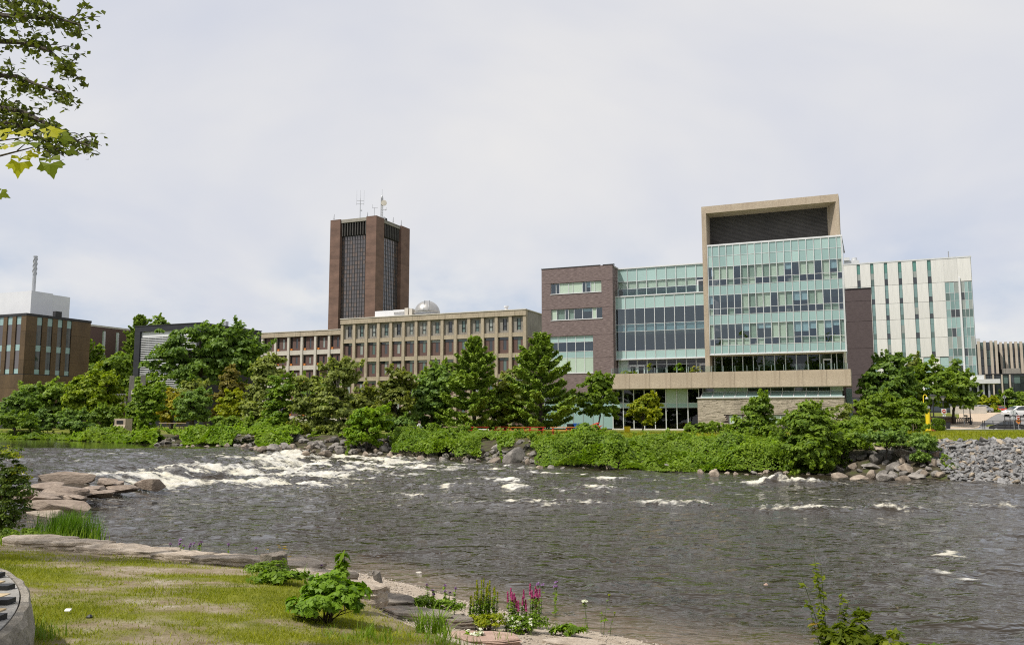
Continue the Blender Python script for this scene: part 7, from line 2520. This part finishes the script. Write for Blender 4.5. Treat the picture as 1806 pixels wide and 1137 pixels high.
p = np.array([-10.2, 23.2, .1])
tuft('reed_clump', 'tall bright green clump of reeds standing in the water at the left', 'reeds', 0, 0, 1300, 1.0, .55, 'lf_reed', 1, .012, .35, pos=at_depth(118, 925, 22.6) * [1, 1, 0] + [0, 0, .1])
tuft('reed_clump', 'lower darker reeds left of the tall bright clump', 'reeds', 0, 0, 700, .62, .8, 'lf_mid2', 2, .012, .4, pos=at_depth(84, 930, 21.6) * [1, 1, 0] + [0, 0, .15])
tuft('reed_clump', 'thin sparse reeds in the water right of the tall bright clump', 'reeds', 0, 0, 50, .5, .5, 'lf_grey', 3, .008, .3, pos=at_depth(150, 912, 23.5) * [1, 1, 0] + [0, 0, .0])
tuft('grass_tuft', 'arching bright green grass tuft in front of the grey ledge', 'grass tuft', 757, 1118, 110, .42, .16, 'lf_tuft', 4, .009, .9)
tuft('grass_tuft', 'small bright grass tuft on the gravel', 'grass tuft', 713, 1064, 60, .14, .06, 'lf_bright', 5, .005, .4)
tuft('grass_tuft', 'fresh grass around the foot of the bush covered rock', 'grass tuft', 490, 1018, 260, .20, .35, 'lf_tuft', 6, .005, .6)
tuft('grass_tuft', 'long grass at the bottom edge left of the arching tuft', 'grass tuft', 640, 1132, 320, .16, .35, 'lf_tuft', 7, .004, .7)
tuft('grass_tuft', 'long grass at the bottom edge below the arching tuft', 'grass tuft', 770, 1136, 260, .16, .35, 'lf_tuft', 8, .004, .7)
tuft('grass_tuft', 'grass growing at the foot of the round stone platform', 'grass tuft', 30, 1128, 220, .22, .28, 'lf_mid2', 9, .006, .6)
tuft('grass_tuft', 'low grass on the gravel right of the pink flowers', 'grass tuft', 985, 1112, 260, .13, .3, 'lf_tuft', 10, .004, .6)


def leafy(name, label, cat, px, py, blobs, n, leaf, mat, seed, aspect=1.4, stems=6, up=-.3, group=None, pos=None, parts=0, cr=.12, per=24, stem_h=None):
    """Small near plant: stems and leaves; blobs are (dx, dy, z, rx, ry, rz) around its foot."""
    r = np.random.default_rng(400 + seed)
    p = px_ground(px, py, ground_near, 4.5, 40) if pos is None else np.array(pos)
    t = thing(name, label, cat, tuple(p), 0, group)
    C, N, T = crown_points(blobs, n, per, cr, r, up, .2)
    k = C[:, 2] > .01
    C, N, T = C[k], N[k], T[k]
    if parts:
        # the leaves on the side one can see are single leaves, the ones inside stay one mass
        order = np.argsort(C[:, 1] - .6 * C[:, 2] + r.normal(0, .05, len(C)))
        sel = order[:parts]
        shape = LEAF5
        for i in sel:
            o = new_obj('leaf', shape[int(r.integers(len(shape)))][mat], t, tuple(C[i]))
            nn = Vector(N[i] + np.array([0, -.25, .3])).normalized()
            o.rotation_euler = (nn.to_track_quat('Z', 'Y').to_matrix() @ Matrix.Rotation(r.uniform(0, 6.28), 3, 'Z')).to_euler()
            s_ = leaf * r.uniform(.75, 1.3)
            o.scale = (s_, s_, s_)
        rest = order[parts:]
        C, N, T = C[rest], N[rest], T[rest]
    crown_obj('foliage', C, N, T, leaf, mat, t, aspect, r)
    mb = MB()
    for b in blobs:
        for _ in range(stems):
            e_ = np.array(b[:3]) + unit(r.normal(size=3)) * np.array(b[3:]) * .7
            e_[2] = max(e_[2], .05)
            mb.tube([(r.normal(0, .03), r.normal(0, .03), -.03), (e_[0] * .5, e_[1] * .5, e_[2] * .65), tuple(e_)], [.008, .006, .003], 4)
    mb.build('stem', M['twig'], t)
    return t




def lobed_leaf(name, mat, lobes, r):
    """A flat-ish lobed leaf about one unit across, with a folded midrib and drooping tips."""
    pts = []
    n = len(lobes)
    for a, rad in lobes:
        pts.append((rad * math.sin(R(a)) * .5, rad * math.cos(R(a)) * .5 + .1))
    V_ = [(0, -.02, .03), (0, .18, .05)]
    for x, y in pts:
        d = math.hypot(x, y - .1)
        V_.append((x, y, .10 * abs(x) - .28 * d * d + r.uniform(-.015, .015)))
    V_.append((0, -.38, -.02))
    F_ = []
    m = len(pts)
    for i in range(m - 1):
        F_.append((0 if abs(lobes[i][0]) > 100 else 1, 2 + i, 3 + i))
    F_.append((0, 1, 2)); F_.append((0, 2 + m - 1, 1))
    V_ += [(-.012, -.05, .02), (.012, -.05, .02)]
    F_.append((2 + m, 2 + m + 1, 2 + m + 2))
    F_ = [f for f in F_ if len(set(f)) == 3]
    me = bpy.data.meshes.new(name)
    me.from_pydata(V_, [], F_)
    me.materials.append(M[mat])
    a = me.attributes.new('tint', 'FLOAT', 'FACE')
    t0 = r.uniform(.35, .8)
    a.data.foreach_set('value', [t0 + r.uniform(-.06, .06) for _ in F_])
    return me


MAPLE = [(-150, .60), (-128, .95), (-112, .82), (-95, .72), (-72, 1.10), (-60, .92), (-52, 1.0), (-42, .74), (-30, .78), (-20, .95), (-12, 1.0), (0, 1.35), (12, 1.0), (20, .95), (30, .78), (42, .74), (52, 1.0), (60, .92), (72, 1.10), (95, .72), (112, .82), (128, .95), (150, .60)]
OVAL = [(-150, .45), (-120, .75), (-80, .9), (-40, .85), (-18, 1.0), (0, 1.3), (18, 1.0), (40, .85), (80, .9), (120, .75), (150, .45)]
_lr = random.Random(9)
LEAF5 = [{'lf_lush': lobed_leaf('leaf', 'lf_lush', OVAL if k % 2 else MAPLE, _lr)} for k in range(5)]

leafy('leafy_plant', 'large lush broad leaved plant at the edge of the lawn', 'plant', 575, 1098, [(0, 0, .20, .36, .3, .22), (.18, .0, .22, .22, .22, .20), (-.26, -.05, .11, .2, .2, .13), (.05, .05, .40, .18, .16, .15)], 60, .08, 'lf_lush', 1, parts=230, cr=.11, per=20)
leafy('tall_weed', 'tall spiky weed rising behind the lush broad leaved plant', 'plant', 601, 1078, [(0, 0, .40, .05, .05, .26), (0, 0, .56, .04, .04, .14)], 12, .05, 'lf_tuft', 2, 3.2, 2, -.9, cr=.06, per=16)
leafy('small_bush', 'small dark green bush growing over the square rock', 'bush', 466, 1022, [(-.05, -.05, .13, .17, .13, .11), (.20, -.14, .16, .16, .10, .11)], 40, .03, 'lf_mid2', 3, cr=.1, per=34)
leafy('weeds', 'low fresh weeds in front of the small dark bush', 'weeds', 474, 1028, [(0, 0, .06, .24, .12, .06), (.3, 0, .06, .24, .12, .06)], 30, .05, 'lf_tuft', 4, 2.2)


def sprig(name, label, cat, px, py, stems, seed, group=None, pos=None):
    """Slender plant made of stems; every stem is (dx, dy, height, lean x, stem material, leaf material, leaf size, n leaves, flower spec)."""
    r = np.random.default_rng(500 + seed)
    p = px_ground(px, py, ground_near, 4.5, 40) if pos is None else np.array(pos)
    t = thing(name, label, cat, tuple(p), 0, group)
    mb = MB()
    leaves, flowers = {}, {}
    for dx, dy, h_, lx, smat, lmat, ls, nl, fl in stems:
        top = np.array([dx + lx, dy, h_])
        mid = np.array([dx + lx * .3, dy, h_ * .55])
        mb.tube([(dx, dy, -.03), tuple(mid), tuple(top)], [.005, .004, .002], 4)
        if nl:
            s = r.uniform(.08, .95, nl)
            c = np.array([dx, dy, 0])[None] * (1 - s[:, None]) + top[None] * s[:, None]
            ang = r.uniform(0, 6.28, nl)
            o = np.stack([np.cos(ang), np.sin(ang), .35 * np.ones(nl)], 1) * (ls * .55)
            leaves.setdefault((lmat, ls), []).append((c + o, np.stack([np.cos(ang) * .3, np.sin(ang) * .3, np.ones(nl)], 1) + r.normal(0, .3, (nl, 3))))
        if fl:
            kind, fmat, L, rad, nf = fl
            if kind == 'spike':
                s = r.uniform(0, 1, nf)
                ang = r.uniform(0, 6.28, nf)
                rr_ = rad * (1 - .75 * s) * r.uniform(.5, 1, nf)
                c = top + np.stack([np.cos(ang) * rr_, np.sin(ang) * rr_, s * L], 1)
                nn = np.stack([np.cos(ang), np.sin(ang), .4 * np.ones(nf)], 1)
            else:
                q = r.uniform(0, 1, nf) ** .5
                ang = r.uniform(0, 6.28, nf)
                c = top + np.stack([np.cos(ang) * q * rad, np.sin(ang) * q * rad, L * (1 - q * q) + r.normal(0, .004, nf)], 1)
                nn = np.stack([np.cos(ang) * q * .5, np.sin(ang) * q * .5, np.ones(nf)], 1) + r.normal(0, .3, (nf, 3))
                for a in np.linspace(0, 6.28, 9)[:-1]:
                    mb.tube([tuple(top - np.array([0, 0, .05])), (top[0] + rad * .8 * math.cos(a), top[1] + rad * .8 * math.sin(a), top[2])], [.002, .001], 3)
            flowers.setdefault(fmat, []).append((c, nn, .016 if kind == 'spike' else .02))
    mb.build('stem', M['lf_stem'], t)
    for (m_, ls), lst in leaves.items():
        c = np.concatenate([q[0] for q in lst]); nn = np.concatenate([q[1] for q in lst])
        crown_obj('foliage', c, nn, np.clip(r.normal(.5, .22, len(c)), 0, 1), ls, m_, t, 2.6, r)
    for m_, lst in flowers.items():
        c = np.concatenate([q[0] for q in lst]); nn = np.concatenate([q[1] for q in lst])
        crown_obj('flower', c, nn, np.clip(r.normal(.5, .25, len(c)), 0, 1), lst[0][2] * 1.3, m_, t, 1.3, r)
    return t


rr = random.Random(21)
G = 'lf_stem'
sprig('loosestrife', 'clump of tall pink flower spikes at the edge of the beach', 'wildflowers', 925, 1106,
      [(rr.uniform(-.24, .26), rr.uniform(-.1, .1), rr.uniform(.26, .50), rr.uniform(-.03, .03), G, 'lf_tuft', .026, 34, ('spike', 'pink', rr.uniform(.08, .17), .017, 110)) for _ in range(22)], 1)
sprig('wildflower', 'few pale purple flower heads above the pink spikes', 'wildflowers', 950, 1088,
      [(rr.uniform(-.05, .35), rr.uniform(-.1, .2), rr.uniform(.42, .60), rr.uniform(-.03, .05), G, 'lf_mid2', .04, 8, ('head', 'purple', .02, .03, 26)) for _ in range(7)], 2)
sprig('goldenrod', 'tall feathery yellow green stems left of the pink spikes', 'wildflowers', 850, 1104,
      [(rr.uniform(-.20, .22), rr.uniform(-.1, .12), rr.uniform(.3, .62), rr.uniform(-.03, .03), G, 'lf_tuft', .024, 60, ('spike', 'lf_yellow', .12, .010, 40)) for _ in range(26)], 3)
leafy('low_weeds', 'low yellow green weeds around the feathery stems', 'weeds', 858, 1112, [(-.12, 0, .12, .16, .12, .12), (.12, 0, .13, .16, .12, .12)], 40, .026, 'lf_yellow', 5, cr=.07, per=40)
leafy('low_weeds', 'white dotted green weeds under the pink spikes', 'weeds', 925, 1114, [(-.1, 0, .12, .16, .12, .12), (.14, 0, .13, .2, .12, .13)], 44, .026, 'lf_tuft', 6, cr=.07, per=40)
sprig('white_wildflower', 'scatter of tiny white flowers below the pink spikes', 'wildflowers', 912, 1116,
      [(rr.uniform(-.22, .22), rr.uniform(-.08, .04), rr.uniform(.08, .26), 0, G, 'lf_tuft', .04, 4, ('head', 'umbel', .008, .022, 12)) for _ in range(20)], 7)
sprig('white_wildflower', 'small patch of white flowers at the bottom edge', 'wildflowers', 838, 1128,
      [(rr.uniform(-.12, .12), rr.uniform(-.05, .05), rr.uniform(.06, .14), 0, G, 'lf_tuft', .04, 4, ('head', 'umbel', .008, .024, 16)) for _ in range(10)], 8)
sprig('purple_wildflower', 'purple flower heads on thin stems above the gravel', 'wildflowers', 775, 1080,
      [(rr.uniform(-.22, .28), rr.uniform(-.1, .1), rr.uniform(.3, .5), rr.uniform(-.04, .04), G, 'lf_tuft', .035, 18, ('head', 'purple', .02, .018, 20)) for _ in range(7)], 9)
leafy('low_weeds', 'yellow green weeds on the gravel under the purple flower heads', 'weeds', 765, 1082, [(-.22, 0, .12, .22, .14, .13), (.2, 0, .10, .24, .14, .12)], 60, .028, 'lf_tuft', 10, 2.0, cr=.08, per=36)
sprig('wild_carrot', 'single tall white umbrella shaped flower by the beach', 'wildflower', 1034, 1118,
      [(0, 0, .50, -.02, G, 'lf_mid2', .03, 4, ('head', 'umbel', .015, .045, 130))], 11)
sprig('thin_weed', 'thin bare weed stems with tiny buds right of the white flower', 'weeds', 1062, 1120,
      [(-.22, 0, .48, -.06, G, 'lf_tuft', .03, 6, ('head', 'lf_yellow', .01, .014, 12)), (.02, 0, .62, .1, G, 'lf_tuft', .03, 8, ('head', 'lf_yellow', .01, .014, 12)), (.12, 0, .34, .08, G, 'lf_tuft', .03, 5, ('head', 'lf_yellow', .01, .014, 12)), (-.02, 0, .4, .02, G, 'lf_tuft', .03, 6, None)], 12)
leafy('low_weeds', 'low green weeds left of the thin bare stems', 'weeds', 1000, 1122, [(0, 0, .07, .24, .12, .08)], 28, .045, 'lf_tuft', 13, 2.2, cr=.07)
for k, (px, py, n_, lab) in enumerate(((330, 966, 5, 'purple and yellow green weeds behind the ledge at the left'), (352, 968, 9, 'fading purple flowers behind the smooth pale slab'), (404, 972, 4, 'low purple flowers behind the small flat slab'), (450, 976, 7, 'purple flowers left of the rusty leaved sapling'),
                                (545, 985, 8, 'pale purple flowers behind the broad pale slab'), (585, 990, 6, 'thin purple flowers above the cream slab'), (648, 1004, 4, 'single purple flower stalk at the end of the ledge'))):
    p = edge_at(px, .75)
    sprig('purple_wildflower', lab, 'wildflowers', px, py, [(rr.uniform(-.28, .28), rr.uniform(-.1, .1), rr.uniform(.22, .62), rr.uniform(-.04, .04), G, 'lf_tuft', .035, 12, ('head', 'purple', .025, .022, 20)) for _ in range(n_)], 20 + k, pos=p)

# sapling with rusty leaves on the ledge
p = edge_at(500, .6)
sprig('sapling', 'small sapling with rusty yellow leaves behind the square rock', 'sapling', 0, 0,
      [(0, 0, .62, -.14, G, 'rustleaf', .045, 8, None), (.02, 0, .74, .0, G, 'rustleaf', .045, 10, None), (.03, 0, .70, .13, G, 'rustleaf', .045, 10, None), (.05, 0, .52, .2, G, 'rustleaf', .045, 9, None), (0, 0, .40, .16, G, 'redleaf', .045, 7, None), (0, 0, .5, -.06, G, 'rustleaf', .04, 6, None)], 40, pos=p)

# group at the lower right: slender sapling above low yellow green bushes
SX = at_depth(1452, 900, 7.6)[0]
SZ = float(ground_near(SX, 7.6))
K = (2.22 - SZ)
sprig('slender_sapling', 'slender sapling with feathery yellow green leaves at the lower right', 'sapling', 0, 0,
      [(dx * 1.0, 0, h_ * K, lx, G, m_, ls, n_, None) for dx, h_, lx, m_, ls, n_ in ((0, 1.0, -.10, 'lf_lime', .032, 80), (-.01, .93, -.03, 'lf_lime', .032, 52), (.0, .88, -.22, 'lf_lime', .032, 44), (.02, .80, .13, 'lf_lime', .032, 60), (.03, .70, .16, 'lf_lime', .032, 52),
       (.04, .62, .10, 'lf_lime', .032, 48), (.03, .5, .15, 'lf_lime', .032, 68), (-.02, .6, -.12, 'rustleaf', .04, 12), (.02, .45, .04, 'lf_lime', .032, 60))], 41, pos=(SX, 7.6, SZ))
leafy('low_bush', 'yellow green low bush at the foot of the slender sapling', 'bush', 0, 0, [(0, 0, .3 * K, .26, .2, .30 * K), (.12, 0, .42 * K, .14, .12, .2 * K)], 90, .04, 'lf_lime', 42, 2.4, pos=(SX + .08, 7.4, SZ - .02), cr=.07)
leafy('low_bush', 'pale yellow green bush at the bottom left of the slender sapling', 'bush', 0, 0, [(0, 0, .26 * K, .15, .13, .24 * K)], 30, .04, 'lf_lime', 43, 2.4, pos=(SX - .40, 7.4, SZ - .02), cr=.06)
leafy('low_bush', 'olive tinged low bush right of the slender sapling', 'bush', 0, 0, [(0, 0, .27 * K, .22, .16, .24 * K)], 46, .04, 'lf_yellow3', 44, 2.4, pos=(SX + .46, 7.4, SZ - .02), cr=.06)
leafy('low_bush', 'small dark green plant farthest right at the bottom edge', 'bush', 0, 0, [(0, 0, .28 * K, .11, .10, .22 * K)], 22, .045, 'lf_mid2', 45, 2.4, pos=(SX + .78, 7.4, SZ - .02), cr=.06)


# big shrub at the left edge
def edge_shrub():
    p = px_ground(12, 958, ground_near, 5, 40)
    t = thing('bush', 'tall leafy bush at the left edge with yellow tipped shoots', 'bush', tuple(p))
    s = p[1] / 1500.0
    r = np.random.default_rng(600)
    bl = [(-.25, 0, 1.15, .62, .6, 1.1), (-.15, 0, 1.85, .42, .45, .6), (.14, -.1, 1.3, .38, .4, .6), (-.5, 0, .8, .6, .6, .8), (-.05, -.2, .4, .5, .4, .4)]
    C, N, T = crown_points(bl, 230, 46, .17, r, -.8, .4)
    k = C[:, 2] > .02
    crown_obj('crown', C[k], N[k], T[k], .05, 'lf_bushy', t, 1.6, r)
    bl2 = [(-.15, -.1, 2.25, .4, .35, .22), (.25, -.1, 1.65, .22, .25, .35)]
    C, N, T = crown_points(bl2, 34, 18, .14, r, -.3, .25)
    crown_obj('young_shoots', C, N, T, .045, 'lf_yellow', t, 1.8, r, kind='stuff')
    mb = MB()
    for _ in range(12):
        b = bl[r.integers(len(bl))]
        e_ = np.array(b[:3]) + unit(r.normal(size=3)) * np.array(b[3:]) * .8
        e_[2] = max(.2, e_[2])
        mb.tube([(r.normal(-.1, .08), r.normal(0, .08), -.05), (e_[0] * .5 - .05, e_[1] * .5, e_[2] * .55), tuple(e_)], [.025, .016, .005], 5)
    mb.build('stem', M['twig'], t)
    leafy('low_bush', 'low fresh green growth at the foot of the tall leafy bush', 'bush', 40, 962, [(0, 0, .2, .5, .3, .22), (.5, 0, .12, .35, .25, .16)], 50, .06, 'lf_mid2', 46, 1.8, cr=.12)


edge_shrub()

t = thing('paper_scrap', 'tiny white scrap of paper on the near lawn', 'litter', tuple(px_ground(119, 1081, ground_near, 4.5, 20)))
MB().extrude_x([(-.015, .025), (.02, .03), (.025, .045), (-.01, .035)], -.03, .03).build('paper', M['white'], t)
t = thing('dark_pebble', 'tiny dark stone on the near lawn right of the paper scrap', 'stone', tuple(px_ground(158, 1090, ground_near, 4.5, 20)))
MB().lathe(0, 0, [(.03, .0), (.035, .02), (.01, .04)], 7).build('stone', M['black'], t)


# ------------------------------------------------------------------ trees overhead at the left
def overhanging_tree():
    """A small-leaved tree rooted on the bank left of the view; three of its boughs hang into the picture."""
    Yb = 12.0
    base = np.array([-11.6, Yb, float(ground_near(-11.6, Yb))])
    t = thing('overhanging_tree', 'small leaved tree whose boughs hang in from the upper left', 'tree', tuple(base))
    r = np.random.default_rng(700)
    mb = MB()
    H = 8.2
    mb.tube([(0, 0, -.2), (.1, 0, 2.5), (.2, 0, 5.0), (.15, 0, H), (.0, 0, 11.0)], [.26, .21, .17, .11, .03], 10)
    C, N, T = [], [], []

    def bough(pts_px, rad0, dens, spread):
        P = []
        for k, (px, py, Y) in enumerate(pts_px):
            P.append(at_depth(px, py, Y) - base)
        P = [np.array([.18, 0, max(2.5, P[0][2] - 1.2)])] + P
        mb.tube(P, [rad0 * (1 - .85 * k / (len(P) - 1)) for k in range(len(P))], 6)
        for k in range(1, len(P) - 1):
            a, b = P[k], P[k + 1]
            L = np.linalg.norm(b - a)
            for _ in range(int(dens * L)):
                s = r.uniform(0, 1)
                st = a + (b - a) * s
                d = unit(unit(b - a) * .8 + r.normal(0, .55, 3) + np.array([0, 0, -.12]))
                ln = r.uniform(.14, .48) * spread
                en = st + d * ln
                mb.tube([tuple(st), tuple(st + d * ln * .55 + [0, 0, .03]), tuple(en)], [.010, .007, .003], 4)
                m = int(r.integers(12, 22))
                q = r.uniform(.25, 1.05, m)
                c = st[None] + d[None] * (ln * q)[:, None] + r.normal(0, .055, (m, 3)) - np.array([0, 0, .03])
                C.append(c); N.append(np.array([0, 0, 1.0]) + r.normal(0, .75, (m, 3))); T.append(np.clip(r.normal(.42, .22, m), 0, 1))
    bough([(-200, 90, 12), (-60, 70, 11.5), (40, 75, 11.2), (85, 88, 11.0), (124, 120, 10.8)], .07, 14, .8)
    bough([(-180, 40, 12), (-40, 25, 11.4), (50, 30, 11.0), (100, 32, 10.8), (142, 44, 10.6)], .06, 12, .8)
    bough([(-120, 0, 12), (0, -15, 11.4), (60, -5, 11.0), (90, 10, 10.8)], .05, 11, .8)
    bough([(-200, 150, 12), (-60, 130, 11.5), (30, 135, 11.2), (72, 152, 11.0), (108, 165, 10.8)], .06, 13, .75)
    bough([(-200, 190, 12), (-50, 180, 11.5), (40, 198, 11.2), (90, 222, 11.0), (128, 246, 10.8), (158, 258, 10.7)], .06, 14, .75)
    bough([(-80, 235, 12), (20, 215, 11.2), (70, 240, 11.0), (112, 274, 10.8)], .04, 13, .5)
    for _ in range(26):      # the rest of the crown, out of view to the left
        d = unit(r.normal(size=3)); d[0] = -abs(d[0]) * .9; d[2] = abs(d[2]) * .8
        c0 = np.array([-.6, 0, 7.0]) + d * np.array([3.0, 3.0, 3.2]) * r.uniform(.6, 1)
        mb.tube([(.15, 0, r.uniform(4, 8)), tuple((c0 + np.array([.15, 0, 6.5])) / 2), tuple(c0)], [.05, .03, .01], 5)
        m = 180
        C.append(c0 + r.normal(0, .55, (m, 3))); N.append(r.normal(0, .6, (m, 3)) + [0, 0, 1]); T.append(np.clip(r.normal(.42, .22, m), 0, 1))
    C, N, T = map(np.concatenate, (C, N, T))
    crown_obj('crown', C, N, T, .062, 'lf_hang', t, 1.45, r)
    mb.build('trunk', M['bark'], t)


overhanging_tree()


def maple_tree():
    """Maple rooted beside the viewpoint: its crown is overhead, one twig with big leaves hangs into view."""
    bx, by = -5.2, 1.6
    base = np.array([bx, by, float(ground_near(bx, by))])
    t = thing('maple_tree', 'maple whose sunlit twig with large yellow green leaves hangs at the left edge', 'tree', tuple(base))
    mb = MB()
    mb.tube([(0, 0, -.2), (.05, 0, 2.5), (0, .1, 5.5), (0, 0, 9.5)], [.24, .2, .14, .04], 10)
    r = np.random.default_rng(800)
    Y = 4.6
    pt = lambda px, py, Y_=Y: at_depth(px, py, Y_) - base
    mb.tube([(.05, 0, 3.2), tuple((pt(-300, 290, 4.2) + np.array([.05, 0, 3.0])) / 2), tuple(pt(-160, 300, 4.5)), tuple(pt(-60, 290)), tuple(pt(0, 275)), tuple(pt(62, 259))], [.05, .03, .016, .009, .006, .003], 6)
    mb.tube([tuple(pt(-160, 285, 4.5)), tuple(pt(-40, 258)), tuple(pt(0, 248)), tuple(pt(40, 243))], [.012, .007, .005, .002], 5)
    mb.tube([tuple(pt(30, 266)), tuple(pt(44, 254)), tuple(pt(62, 246))], [.004, .003, .002], 4)
    mb.tube([tuple(pt(62, 259)), tuple(pt(84, 266)), tuple(pt(96, 278))], [.003, .0025, .0015], 4)
    shapes = [lobed_leaf('leaf', 'lf_maple', MAPLE, random.Random(50 + k)) for k in range(6)]
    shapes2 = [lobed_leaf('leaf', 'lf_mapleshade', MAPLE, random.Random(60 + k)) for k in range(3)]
    # sighted place, size, facing (normal), turn, shape set
    LV = [(12, 238, .12, (.2, -.8, .6), 60, shapes, .0), (53, 233, .11, (.1, -.7, .7), 95, shapes, 0), (82, 234, .135, (.1, -.75, .65), -60, shapes, -.04), (104, 240, .12, (.4, -.6, .5), -95, shapes2, .02),
          (20, 256, .11, (-.1, -.6, .8), 120, shapes, -.03), (40, 250, .10, (0, -.5, .8), 170, shapes2, -.05), (58, 252, .09, (.2, -.5, .9), 200, shapes2, -.02), (36, 281, .15, (0, -.95, .25), 180, shapes, -.02),
          (88, 283, .145, (.15, -.9, .2), 195, shapes2, -.02), (62, 268, .09, (.1, -.8, .5), 150, shapes, .03), (0, 258, .10, (0, -.7, .7), 100, shapes2, .02), (118, 262, .09, (.5, -.6, .5), -120, shapes2, .03), (-4, 340, .09, (.3, -.7, .4), -110, shapes2, 0)]
    for px, py, s_, nn, turn, sh, dy in LV:
        o = new_obj('leaf', sh[int(r.integers(len(sh)))], t, tuple(pt(px, py, Y + dy)))
        q = Vector(nn).normalized().to_track_quat('Z', 'Y').to_matrix()
        o.rotation_euler = (q @ Matrix.Rotation(R(turn), 3, 'Z')).to_euler()
        o.scale = (s_ * 1.0, s_ * 1.0, s_ * 1.0)
    mb.tube([(.05, 0, 3.0), tuple(pt(-120, 345)), tuple(pt(-10, 338))], [.02, .006, .002], 5)
    # crown overhead and behind the viewpoint
    C, N, T = crown_points([(0, -.3, 7.4, 2.6, 2.4, 2.4), (-1.6, .4, 6.4, 2.0, 2.2, 2.0), (-.5, -2.2, 7.6, 2.6, 2.4, 2.2), (2.0, 1.2, 8.2, 2.4, 1.9, 1.6), (-.6, 2.4, 8.8, 2.4, 1.9, 1.6)], 210, 60, .5, r, -.6, .25)
    P = C + base
    vis = (P[:, 1] > .3) & (np.abs(P[:, 0]) < .70 * P[:, 1]) & ((P[:, 2] - EYE) < .56 * P[:, 1])
    gap = np.array([-2.62, 4.6, 4.9])          # crown leaves removed along the sun ray, only to light the hanging twig
    w_ = P - gap
    sd_ = np.array(S_DIR)
    vis |= np.linalg.norm(w_ - (w_ @ sd_)[:, None] * sd_, axis=1) < .95
    C, N, T = C[~vis], N[~vis], T[~vis]
    crown_obj('crown', C, N, T, .14, 'lf_mid2', t, 1.2, r)
    limbs(mb, r, (0, .1, 5.0), (0, 0, 9.0), [(0, -.3, 7.4, 2.6, 2.4, 2.4), (-.5, -2.2, 7.6, 2.6, 2.4, 2.2)], 10, .14)
    mb.build('trunk', M['bark'], t)


maple_tree()
